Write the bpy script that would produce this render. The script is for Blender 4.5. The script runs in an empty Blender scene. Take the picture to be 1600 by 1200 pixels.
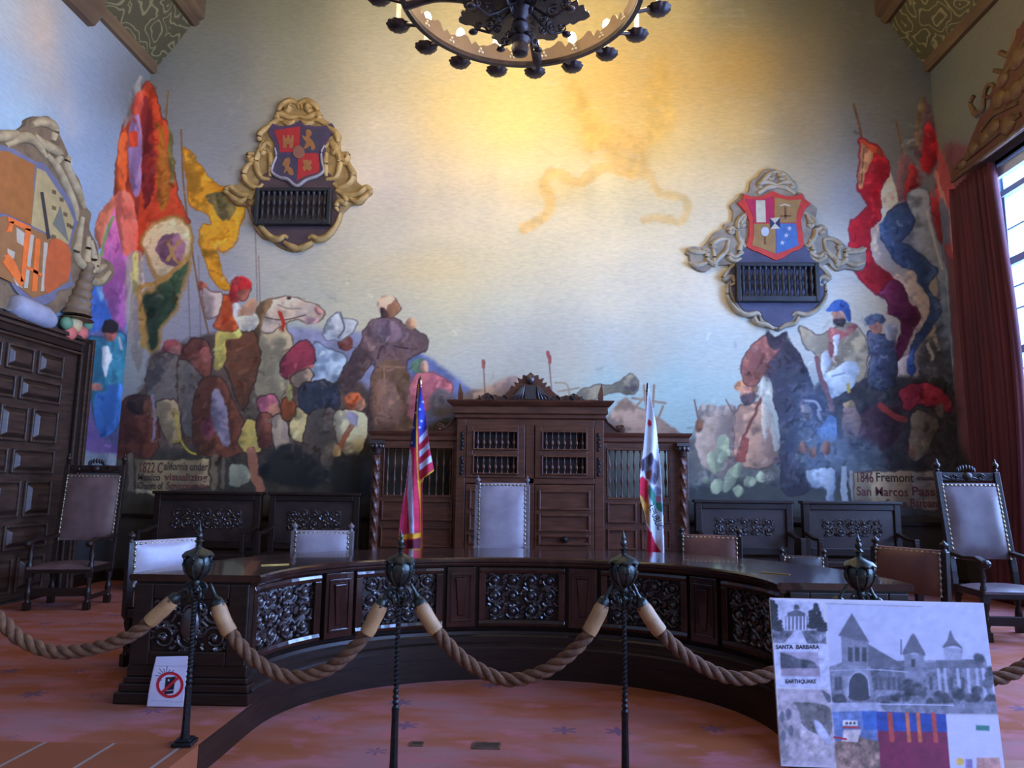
import bpy, bmesh, math, random
import numpy as np
from mathutils import Vector, Matrix
random.seed(7)
SC = bpy.context.scene
COL = SC.collection
PI = math.pi

# ------------------------------------------------------------------ camera
F, HC = 1109.0, 1.45
PITCH, YAW, ROLL, SX = 7.95, 1.3, 0.6, 18.6
_p, _y, _r = [math.radians(a) for a in (PITCH, YAW, ROLL)]
FW = np.array([-math.sin(_y)*math.cos(_p), math.cos(_y)*math.cos(_p), math.sin(_p)])
_rt = np.array([math.cos(_y), math.sin(_y), 0.0]); _up = np.cross(_rt, FW)
RT = _rt*math.cos(_r)+_up*math.sin(_r)
UP = -_rt*math.sin(_r)+_up*math.cos(_r)
CAM = np.array([0.0, 0.0, HC])
cd = bpy.data.cameras.new('camera'); cam = bpy.data.objects.new('camera', cd); COL.objects.link(cam)
cam.matrix_world = Matrix(((RT[0], UP[0], -FW[0], 0), (RT[1], UP[1], -FW[1], 0), (RT[2], UP[2], -FW[2], HC), (0, 0, 0, 1)))
cd.sensor_width = 36.0; cd.sensor_fit = 'HORIZONTAL'; cd.lens = F/1600*36; cd.shift_x = -SX/1600
cd.clip_start = 0.05
SC.camera = cam

# ------------------------------------------------------------------ view, world, daylight
SC.view_settings.view_transform = 'Standard'
SC.view_settings.look = 'None'
SC.view_settings.exposure = 0.0
SC.view_settings.gamma = 1.0
SC.view_settings.use_curve_mapping = False
w = bpy.data.worlds.new('world'); SC.world = w; w.use_nodes = True
wb = w.node_tree.nodes['Background']
wb.inputs[0].default_value = (0.64, 0.78, 1.0, 1)
_tc = w.node_tree.nodes.new('ShaderNodeTexCoord'); _sx = w.node_tree.nodes.new('ShaderNodeSeparateXYZ'); _mr = w.node_tree.nodes.new('ShaderNodeMapRange')
w.node_tree.links.new(_tc.outputs['Generated'], _sx.inputs[0]); w.node_tree.links.new(_sx.outputs['X'], _mr.inputs['Value'])
_mr.inputs['From Min'].default_value = 0.15; _mr.inputs['From Max'].default_value = 0.6; _mr.inputs['To Min'].default_value = 0.20; _mr.inputs['To Max'].default_value = 2.6
w.node_tree.links.new(_mr.outputs['Result'], wb.inputs[1])                 # the open sky lies outside the windows
YW, XL, XR, ZT = 10.45, -6.27, 6.07, 10.4       # back wall, side walls, ceiling
WIN = [(6.2, 9.35), (1.6, 4.75), (-3.0, 0.15)]                  # window openings along the right wall (Y from, to)
WZ0, WZ1 = 0.9, 5.72

def area(name, loc, rot, sx, sy, power, col):
    l = bpy.data.lights.new(name, 'AREA'); l.shape = 'RECTANGLE'; l.size = sx; l.size_y = sy
    l.energy = power; l.color = col
    o = bpy.data.objects.new(name, l); COL.objects.link(o); o.location = loc; o.rotation_euler = rot
    return o
for (y0, y1) in WIN:                             # daylight outside each window
    area('daylight', (XR+0.85, (y0+y1)/2, (WZ0+WZ1)/2+0.3), (0, PI/2-0.12, 0), 4.6, y1-y0, 1650, (0.25, 0.44, 1.0))
AX = -0.14                                       # the room's axis

# ------------------------------------------------------------------ pixel helpers (1600 x 1200 photo)
def ray(u, v): return RT*((u-800-SX)/F)+UP*((600-v)/F)+FW
def onz(u, v, z): d = ray(u, v); return CAM+d*((z-HC)/d[2])
def ony(u, v, y): d = ray(u, v); return CAM+d*(y/d[1])
def onx(u, v, x): d = ray(u, v); return CAM+d*(x/d[0])
def lin(c):
    c = np.asarray(c, float)/255.0
    return np.where(c <= 0.04045, c/12.92, ((c+0.055)/1.055)**2.4)

# ------------------------------------------------------------------ objects
def tag(o, label=None, cat=None, group=None, kind=None):
    if label: o['label'] = label
    if cat: o['category'] = cat
    if group: o['group'] = group
    if kind: o['kind'] = kind
    return o
def empty(name, loc=(0, 0, 0), rz=0.0, label=None, cat=None, group=None):
    o = bpy.data.objects.new(name, None); COL.objects.link(o)
    o.location = loc; o.rotation_euler = (0, 0, rz); o.empty_display_size = 0.1
    return tag(o, label, cat, group)
def copy_tree(o, parent=None):
    c = o.copy(); COL.objects.link(c)
    if parent is not None: c.parent = parent
    for ch in list(o.children): copy_tree(ch, c)
    return c

class MB:
    def __init__(s): s.v = []; s.f = []
    def add(s, vs, fs):
        b = len(s.v); s.v += [tuple(map(float, p)) for p in vs]; s.f += [tuple(b+i for i in q) for q in fs]; return s
    def box(s, x0, x1, y0, y1, z0, z1, M=None):
        vs = [(x, y, z) for z in (z0, z1) for (x, y) in ((x0, y0), (x1, y0), (x1, y1), (x0, y1))]
        if M is not None: vs = [M @ Vector(p) for p in vs]
        return s.add(vs, [(3, 2, 1, 0), (4, 5, 6, 7), (0, 1, 5, 4), (1, 2, 6, 5), (2, 3, 7, 6), (3, 0, 4, 7)])
    def lathe(s, prof, c=(0, 0, 0), n=14, M=None):
        """prof = [(r, z)...] bottom to top, about a vertical axis at c"""
        vs = []
        for (r, z) in prof:
            for k in range(n):
                a = 2*PI*k/n; p = Vector((r*math.cos(a), r*math.sin(a), z))
                if M is not None: p = M @ p
                vs.append((p.x+c[0], p.y+c[1], p.z+c[2]))
        fs = [(i*n+k, i*n+(k+1) % n, (i+1)*n+(k+1) % n, (i+1)*n+k) for i in range(len(prof)-1) for k in range(n)]
        fs.append(tuple(range(n-1, -1, -1))); fs.append(tuple((len(prof)-1)*n+k for k in range(n)))
        return s.add(vs, fs)
    def tube(s, pts, r, n=8, sq=(1, 1), up=(0, 0, 1)):
        pts = [Vector(p) for p in pts]; m = len(pts)
        rr = r if hasattr(r, '__len__') else [r]*m
        vs = []; up = Vector(up)
        for i, p in enumerate(pts):
            t = (pts[min(i+1, m-1)]-pts[max(i-1, 0)])
            t = t.normalized() if t.length > 1e-9 else Vector((0, 0, 1))
            a = t.cross(up)
            if a.length < 1e-3: a = t.cross(Vector((1, 0.2, 0)))
            a.normalize(); b = a.cross(t)
            for k in range(n):
                q = 2*PI*k/n; vs.append(p+a*(rr[i]*sq[0]*math.cos(q))+b*(rr[i]*sq[1]*math.sin(q)))
        fs = [(i*n+k, i*n+(k+1) % n, (i+1)*n+(k+1) % n, (i+1)*n+k) for i in range(m-1) for k in range(n)]
        fs.append(tuple(range(n-1, -1, -1))); fs.append(tuple((m-1)*n+k for k in range(n)))
        return s.add(vs, fs)
    def ball(s, c, rx, ry=None, rz=None, n=10, m=7, M=None):
        ry = rx if ry is None else ry; rz = rx if rz is None else rz
        vs = []; fs = []
        for i in range(m+1):
            th = PI*(0.02+0.96*i/m)
            for k in range(n):
                a = 2*PI*k/n
                p = Vector((rx*math.sin(th)*math.cos(a), ry*math.sin(th)*math.sin(a), -rz*math.cos(th)))
                if M is not None: p = M @ p
                vs.append((p.x+c[0], p.y+c[1], p.z+c[2]))
        for i in range(m):
            for k in range(n): fs.append((i*n+k, i*n+(k+1) % n, (i+1)*n+(k+1) % n, (i+1)*n+k))
        fs.append(tuple(range(n-1, -1, -1))); fs.append(tuple(m*n+k for k in range(n)))
        return s.add(vs, fs)
    def prism(s, front, back):
        """two matching outlines: front face, back face and the sides between"""
        n = len(front)
        return s.add(list(front)+list(back), [tuple(range(n)), tuple(range(2*n-1, n-1, -1))]+[(i, n+i, n+(i+1) % n, (i+1) % n) for i in range(n)])
    def sweep(s, rows):
        """rows = list of cross-sections (lists of points); closed cross-sections, capped ends"""
        n = len(rows[0]); m = len(rows)
        vs = [p for r in rows for p in r]
        fs = [(i*n+k, (i+1)*n+k, (i+1)*n+(k+1) % n, i*n+(k+1) % n) for i in range(m-1) for k in range(n)]
        fs.append(tuple(range(n))); fs.append(tuple((m-1)*n+k for k in range(n-1, -1, -1)))
        return s.add(vs, fs)
    def build(s, name, mat, parent=None, smooth=None, bevel=0.0, loc=None):
        me = bpy.data.meshes.new(name); me.from_pydata(s.v, [], s.f)
        bm = bmesh.new(); bm.from_mesh(me); bmesh.ops.recalc_face_normals(bm, faces=bm.faces); bm.to_mesh(me); bm.free()
        if mat: me.materials.append(mat)
        if smooth is not None:
            me.shade_smooth()
            if smooth < 179:
                try: me.set_sharp_from_angle(angle=math.radians(smooth))
                except Exception: pass
        o = bpy.data.objects.new(name, me); COL.objects.link(o)
        if parent is not None: o.parent = parent
        if loc is not None: o.location = loc
        if bevel > 0:
            b = o.modifiers.new('bevel', 'BEVEL'); b.width = bevel; b.segments = 2; b.limit_method = 'ANGLE'; b.angle_limit = math.radians(40)
        return o

def text_mesh(s, size, fn, mat, name, parent, bold=0.0, xscale=1.0, align='LEFT', space=1.0, fit=None):
    cu = bpy.data.curves.new(name, 'FONT'); cu.body = s; cu.size = size; cu.align_x = align; cu.offset = bold; cu.resolution_u = 3; cu.space_character = space
    t = bpy.data.objects.new(name, cu); COL.objects.link(t)
    dg = bpy.context.evaluated_depsgraph_get(); me = bpy.data.meshes.new_from_object(t.evaluated_get(dg))
    bpy.data.objects.remove(t); bpy.data.curves.remove(cu)
    if fit: xscale = fit/max(v.co.x for v in me.vertices)
    for v in me.vertices: v.co = Vector(fn(v.co.x*xscale, v.co.y))
    me.materials.clear(); me.materials.append(mat)
    o = bpy.data.objects.new(name, me); COL.objects.link(o)
    if parent is not None: o.parent = parent
    return o

# ------------------------------------------------------------------ materials
MATS = {}
def nodes(name):
    m = bpy.data.materials.new(name); m.use_nodes = True
    nt = m.node_tree; return m, nt, nt.nodes, nt.links, nt.nodes['Principled BSDF']
def mat(name, c, rough=0.5, metal=0.0, c2=None, scale=8.0, stretch=(1, 1, 1), bump=0.0, bscale=None, spec=0.5, coat=0.0, detail=5):
    m, nt, N, L, P = nodes(name)
    P.inputs['Roughness'].default_value = rough; P.inputs['Metallic'].default_value = metal
    P.inputs['Specular IOR Level'].default_value = spec; P.inputs['Coat Weight'].default_value = coat
    tc = N.new('ShaderNodeTexCoord'); mp = N.new('ShaderNodeMapping'); mp.inputs['Scale'].default_value = stretch
    L.new(tc.outputs['Object'], mp.inputs['Vector'])
    nz = N.new('ShaderNodeTexNoise'); nz.inputs['Scale'].default_value = scale; nz.inputs['Detail'].default_value = detail
    L.new(mp.outputs['Vector'], nz.inputs['Vector'])
    rp = N.new('ShaderNodeValToRGB'); c2 = c2 or tuple(x*0.62 for x in c)
    rp.color_ramp.elements[0].position = 0.32; rp.color_ramp.elements[1].position = 0.68
    rp.color_ramp.elements[0].color = (*c2, 1); rp.color_ramp.elements[1].color = (*c, 1)
    L.new(nz.outputs['Fac'], rp.inputs['Fac']); L.new(rp.outputs['Color'], P.inputs['Base Color'])
    if bump:
        n2 = N.new('ShaderNodeTexNoise'); n2.inputs['Scale'].default_value = bscale or scale*4; n2.inputs['Detail'].default_value = 4
        L.new(mp.outputs['Vector'], n2.inputs['Vector'])
        b = N.new('ShaderNodeBump'); b.inputs['Strength'].default_value = bump; b.inputs['Distance'].default_value = 0.01
        L.new(n2.outputs['Fac'], b.inputs['Height']); L.new(b.outputs['Normal'], P.inputs['Normal'])
    MATS[name] = m; return m
def painted(name, rough=0.8, amount=0.14, spec=0.3):
    """colour attribute 'paint' with brush-stroke and canvas variation on top"""
    m, nt, N, L, P = nodes(name)
    P.inputs['Roughness'].default_value = rough; P.inputs['Specular IOR Level'].default_value = spec
    at = N.new('ShaderNodeAttribute'); at.attribute_name = 'paint'
    tc = N.new('ShaderNodeTexCoord'); mp = N.new('ShaderNodeMapping'); mp.inputs['Scale'].default_value = (1.2, 1.2, 4.5); mp.inputs['Rotation'].default_value = (0, 0.35, 0)
    L.new(tc.outputs['Object'], mp.inputs['Vector'])
    nz = N.new('ShaderNodeTexNoise'); nz.inputs['Scale'].default_value = 7; nz.inputs['Detail'].default_value = 6; nz.inputs['Roughness'].default_value = 0.7
    L.new(mp.outputs['Vector'], nz.inputs['Vector'])
    mr = N.new('ShaderNodeMapRange'); mr.inputs['From Min'].default_value = 0.25; mr.inputs['From Max'].default_value = 0.75
    mr.inputs['To Min'].default_value = 1-amount; mr.inputs['To Max'].default_value = 1+amount
    L.new(nz.outputs['Fac'], mr.inputs['Value'])
    mx = N.new('ShaderNodeVectorMath'); mx.operation = 'SCALE'
    L.new(at.outputs['Color'], mx.inputs[0]); L.new(mr.outputs['Result'], mx.inputs['Scale']); L.new(mx.outputs['Vector'], P.inputs['Base Color'])
    b = N.new('ShaderNodeBump'); b.inputs['Strength'].default_value = 0.12; b.inputs['Distance'].default_value = 0.01
    L.new(nz.outputs['Fac'], b.inputs['Height']); L.new(b.outputs['Normal'], P.inputs['Normal'])
    return m
M_MURAL = painted('mural_paint', 0.8, 0.13)
M_PRINT = painted('printed_card', 0.55, 0.03)
M_CLOTH = painted('flag_cloth', 0.75, 0.06)
M_DARK = mat('dark_carved_oak', (0.026, 0.011, 0.007), 0.38, c2=(0.012, 0.006, 0.004), scale=5, stretch=(1, 1, 8), bump=0.10, spec=0.38)
M_DESK = mat('polished_desk_wood', (0.042, 0.014, 0.009), 0.16, c2=(0.020, 0.008, 0.005), scale=4, stretch=(3, 1, 1), coat=0.4)
M_CARVE = mat('carved_relief_wood', (0.040, 0.022, 0.018), 0.40, c2=(0.026, 0.014, 0.012), scale=9, bump=0.2, bscale=60, spec=0.9, coat=0.4)
M_CAB = mat('red_brown_walnut', (0.125, 0.042, 0.020), 0.34, c2=(0.062, 0.020, 0.010), scale=4, stretch=(1, 1, 7), bump=0.08)
M_CABD = mat('walnut_back_board', (0.020, 0.008, 0.005), 0.6, scale=6)
M_DOOR = mat('old_door_oak', (0.070, 0.036, 0.022), 0.36, c2=(0.030, 0.015, 0.010), scale=4, stretch=(1, 1, 7), bump=0.12)
M_LEATH = mat('mauve_brown_leather', (0.155, 0.088, 0.080), 0.36, c2=(0.10, 0.055, 0.050), scale=6, bump=0.12, bscale=90)
M_LEATHW = mat('pale_leather', (0.40, 0.33, 0.36), 0.30, c2=(0.29, 0.23, 0.26), scale=6, bump=0.12, bscale=90)
M_LEATHR = mat('red_brown_leather', (0.20, 0.070, 0.042), 0.42, c2=(0.12, 0.042, 0.028), scale=5, bump=0.12, bscale=90)
M_LEATHD = mat('black_brown_leather', (0.045, 0.025, 0.020), 0.40, c2=(0.022, 0.013, 0.011), scale=5, bump=0.15, bscale=80)
M_STUD = mat('brass_stud', (0.50, 0.40, 0.28), 0.28, 0.9, scale=20)
M_IRON = mat('black_wrought_iron', (0.035, 0.033, 0.034), 0.38, 0.75, c2=(0.018, 0.017, 0.017), scale=20, bump=0.3, bscale=70)
M_BRONZE = mat('dark_green_bronze', (0.075, 0.085, 0.072), 0.36, 0.8, c2=(0.030, 0.032, 0.030), scale=30, bump=0.25, bscale=80)
M_CHAND = mat('chandelier_iron', (0.055, 0.034, 0.030), 0.45, 0.55, c2=(0.028, 0.018, 0.017), scale=12, bump=0.25)
M_CHINN = mat('chandelier_band', (0.22, 0.145, 0.085), 0.5, 0.3, c2=(0.20, 0.13, 0.08), scale=10, bump=0.2)
M_CANDLE = mat('candle_sleeve', (0.62, 0.55, 0.40), 0.5, scale=8)
M_ROPE = mat('brown_hemp_rope', (0.175, 0.074, 0.030), 0.85, c2=(0.085, 0.034, 0.016), scale=26, bump=0.6, bscale=160)
M_TAN = mat('tan_leather_wrap', (0.46, 0.245, 0.10), 0.55, c2=(0.30, 0.15, 0.06), scale=12, bump=0.2)
M_BRASS = mat('polished_brass', (0.75, 0.52, 0.18), 0.25, 1.0, scale=10)
M_GOLD = mat('painted_gold', (0.42, 0.28, 0.10), 0.6, c2=(0.25, 0.15, 0.055), scale=7, bump=0.15)
M_STONE = mat('painted_taupe', (0.36, 0.30, 0.21), 0.65, c2=(0.22, 0.18, 0.13), scale=7, bump=0.15)
M_CREAMY = mat('painted_cream_scroll', (0.52, 0.43, 0.28), 0.65, c2=(0.34, 0.27, 0.16), scale=7, bump=0.15)
M_PLATE1 = mat('plum_plate', (0.105, 0.060, 0.062), 0.6, scale=5)
M_PLATE2 = mat('violet_grey_plate', (0.085, 0.080, 0.135), 0.6, scale=5)
M_GRILLE = mat('grey_grille_wood', (0.030, 0.027, 0.026), 0.5, c2=(0.016, 0.014, 0.014), scale=9)
M_BLACK = mat('black_recess', (0.008, 0.007, 0.007), 0.8, scale=5)
M_CURT = mat('maroon_velvet', (0.125, 0.018, 0.024), 0.75, c2=(0.060, 0.010, 0.016), scale=3, stretch=(1, 1, 0.2), bump=0.1)
M_WFRAME = mat('grey_window_frame', (0.25, 0.27, 0.30), 0.45, c2=(0.18, 0.20, 0.22), scale=6)
M_BEAM = mat('painted_beam_wood', (0.20, 0.125, 0.060), 0.6, c2=(0.105, 0.062, 0.034), scale=3, stretch=(1, 0.3, 1), bump=0.15)
M_CEIL = mat('ceiling_wood', (0.10, 0.062, 0.035), 0.7, scale=3)
M_VENT = mat('vent_bronze', (0.16, 0.10, 0.075), 0.5, 0.5, scale=9)
M_INK = mat('black_ink', (0.015, 0.014, 0.016), 0.6, scale=9)
M_INKB = mat('faded_brown_ink', (0.075, 0.050, 0.035), 0.8, scale=9)
M_INKR = mat('faded_red_ink', (0.17, 0.045, 0.038), 0.8, scale=9)
M_INKP = mat('purple_ink', (0.07, 0.055, 0.10), 0.7, scale=9)
M_WHITE = mat('white_cloth_star', (0.85, 0.86, 0.90), 0.7, scale=9, c2=(0.8, 0.81, 0.85))
def flat(name, rgb255, rough=0.65, k=1.0):
    c = tuple(float(x)*k for x in lin(rgb255)); return mat(name, c, rough, c2=tuple(x*0.8 for x in c), scale=9)
def emis(name, c, s):
    m, nt, N, L, P = nodes(name); P.inputs['Emission Color'].default_value = (*c, 1); P.inputs['Emission Strength'].default_value = s; return m
M_BULB = emis('lit_bulb', (1.0, 0.82, 0.52), 40)

def glass():
    m, nt, N, L, P = nodes('window_glass'); N.remove(P)
    t = N.new('ShaderNodeBsdfTransparent'); g = N.new('ShaderNodeBsdfGlossy'); g.inputs['Roughness'].default_value = 0.02
    mx = N.new('ShaderNodeMixShader'); mx.inputs[0].default_value = 0.06
    L.new(t.outputs[0], mx.inputs[1]); L.new(g.outputs[0], mx.inputs[2]); L.new(mx.outputs[0], N['Material Output'].inputs[0]); return m
M_GLASS = glass()

def carpet():
    m, nt, N, L, P = nodes('patterned_carpet'); P.inputs['Roughness'].default_value = 0.95; P.inputs['Specular IOR Level'].default_value = 0.15
    tc = N.new('ShaderNodeTexCoord')
    def noise(sc, st=(1, 1, 1), det=4):
        mp = N.new('ShaderNodeMapping'); mp.inputs['Scale'].default_value = st; L.new(tc.outputs['Object'], mp.inputs['Vector'])
        n = N.new('ShaderNodeTexNoise'); n.inputs['Scale'].default_value = sc; n.inputs['Detail'].default_value = det; L.new(mp.outputs['Vector'], n.inputs['Vector']); return n
    n1 = noise(2.0, (0.6, 1.5, 1), 7); r1 = N.new('ShaderNodeValToRGB'); e = r1.color_ramp.elements
    e[0].position = 0.36; e[0].color = (0.275, 0.078, 0.030, 1); e[1].position = 0.64; e[1].color = (0.31, 0.135, 0.135, 1)  # orange mottled with mauve; the mauve puts blue window light into the colour
    x = e.new(0.48); x.color = (0.31, 0.098, 0.058, 1)
    L.new(n1.outputs['Fac'], r1.inputs['Fac'])
    n2 = noise(4.5, (0.7, 1.3, 1), 7); r2 = N.new('ShaderNodeValToRGB'); r2.color_ramp.elements[0].position = 0.52; r2.color_ramp.elements[1].position = 0.66
    L.new(n2.outputs['Fac'], r2.inputs['Fac'])
    mx = N.new('ShaderNodeMix'); mx.data_type = 'RGBA'; L.new(r2.outputs['Color'], mx.inputs['Factor']); L.new(r1.outputs['Color'], mx.inputs['A']); mx.inputs['B'].default_value = (0.37, 0.125, 0.125, 1)
    # woven star flowers: a repeat of eight-armed motifs
    mp = N.new('ShaderNodeMapping'); mp.inputs['Scale'].default_value = (1.15, 1.3, 0.0); L.new(tc.outputs['Object'], mp.inputs['Vector'])
    vo = N.new('ShaderNodeTexVoronoi'); vo.inputs['Scale'].default_value = 1.7; vo.inputs['Randomness'].default_value = 0.35; L.new(mp.outputs['Vector'], vo.inputs['Vector'])
    sb = N.new('ShaderNodeVectorMath'); sb.operation = 'SUBTRACT'
    sc_ = N.new('ShaderNodeVectorMath'); sc_.operation = 'SCALE'; sc_.inputs['Scale'].default_value = 1.0
    L.new(mp.outputs['Vector'], sb.inputs[0]); L.new(vo.outputs['Position'], sb.inputs[1])
    sx = N.new('ShaderNodeSeparateXYZ'); L.new(sb.outputs['Vector'], sx.inputs[0])
    at = N.new('ShaderNodeMath'); at.operation = 'ARCTAN2'; L.new(sx.outputs['X'], at.inputs[0]); L.new(sx.outputs['Y'], at.inputs[1])
    m8 = N.new('ShaderNodeMath'); m8.operation = 'MULTIPLY'; m8.inputs[1].default_value = 6; L.new(at.outputs[0], m8.inputs[0])
    co = N.new('ShaderNodeMath'); co.operation = 'COSINE'; L.new(m8.outputs[0], co.inputs[0])
    ln = N.new('ShaderNodeVectorMath'); ln.operation = 'LENGTH'; L.new(sb.outputs['Vector'], ln.inputs[0])
    ra = N.new('ShaderNodeMath'); ra.operation = 'MULTIPLY_ADD'; ra.inputs[1].default_value = 0.035; ra.inputs[2].default_value = 0.075; L.new(co.outputs[0], ra.inputs[0])
    lt = N.new('ShaderNodeMath'); lt.operation = 'LESS_THAN'; L.new(ln.outputs['Value'], lt.inputs[0]); L.new(ra.outputs[0], lt.inputs[1])
    mf = N.new('ShaderNodeMath'); mf.operation = 'MULTIPLY'; mf.inputs[1].default_value = 0.72; L.new(lt.outputs[0], mf.inputs[0])
    m3 = N.new('ShaderNodeMix'); m3.data_type = 'RGBA'; L.new(mf.outputs[0], m3.inputs['Factor']); L.new(mx.outputs['Result'], m3.inputs['A']); m3.inputs['B'].default_value = (0.10, 0.065, 0.125, 1)
    L.new(m3.outputs['Result'], P.inputs['Base Color'])
    n4 = noise(140); b = N.new('ShaderNodeBump'); b.inputs['Strength'].default_value = 0.35; b.inputs['Distance'].default_value = 0.006
    L.new(n4.outputs['Fac'], b.inputs['Height']); L.new(b.outputs['Normal'], P.inputs['Normal'])
    return m
M_CARPET = carpet()
def tiles():
    m, nt, N, L, P = nodes('terracotta_tiles'); P.inputs['Roughness'].default_value = 0.5
    tc = N.new('ShaderNodeTexCoord'); br = N.new('ShaderNodeTexBrick'); br.offset = 0.0
    br.inputs['Scale'].default_value = 1.0; br.inputs['Brick Width'].default_value = 0.385; br.inputs['Row Height'].default_value = 0.62
    br.inputs['Mortar Size'].default_value = 0.010; br.inputs['Color1'].default_value = (0.29, 0.078, 0.024, 1); br.inputs['Color2'].default_value = (0.24, 0.062, 0.022, 1)
    br.inputs['Mortar'].default_value = (0.27, 0.22, 0.19, 1)
    mp = N.new('ShaderNodeMapping'); mp.inputs['Location'].default_value = (0.03, 0.18, 0); L.new(tc.outputs['Object'], mp.inputs['Vector']); L.new(mp.outputs['Vector'], br.inputs['Vector'])
    L.new(br.outputs['Color'], P.inputs['Base Color']); return m
M_TILE = tiles()

# ------------------------------------------------------------------ painting on flat surfaces (numbers -> vertex colours)
RNG = np.random.default_rng(5)
def vnoise(h, w, cell):
    gh, gw = int(h/cell)+3, int(w/cell)+3
    g = RNG.random((gh, gw)); y = np.arange(h)/cell; x = np.arange(w)/cell
    i = y.astype(int); j = x.astype(int); fy = y-i; fx = x-j; fy = fy*fy*(3-2*fy); fx = fx*fx*(3-2*fx)
    a = g[i][:, j]*(1-fx)+g[i][:, j+1]*fx; b = g[i+1][:, j]*(1-fx)+g[i+1][:, j+1]*fx
    return a*(1-fy[:, None])+b*fy[:, None]
def smooth_closed(p, n=5):
    p = np.asarray(p, float); m = len(p); out = []
    for i in range(m):
        a, b, c, d = p[i-1], p[i], p[(i+1) % m], p[(i+2) % m]
        for k in range(n):
            t = k/n; out.append(0.5*((2*b)+(c-a)*t+(2*a-5*b+4*c-d)*t*t+(3*b-a-3*c+d)*t**3))
    return np.array(out)
def smooth_open(p, n=8):
    p = np.asarray(p, float); q = np.vstack([2*p[0]-p[1], p, 2*p[-1]-p[-2]]); out = []
    for i in range(1, len(q)-2):
        a, b, c, d = q[i-1], q[i], q[i+1], q[i+2]
        for k in range(n):
            t = k/n; out.append(0.5*((2*b)+(c-a)*t+(2*a-5*b+4*c-d)*t*t+(3*b-a-3*c+d)*t**3))
    out.append(p[-1]); return np.array(out)

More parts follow.
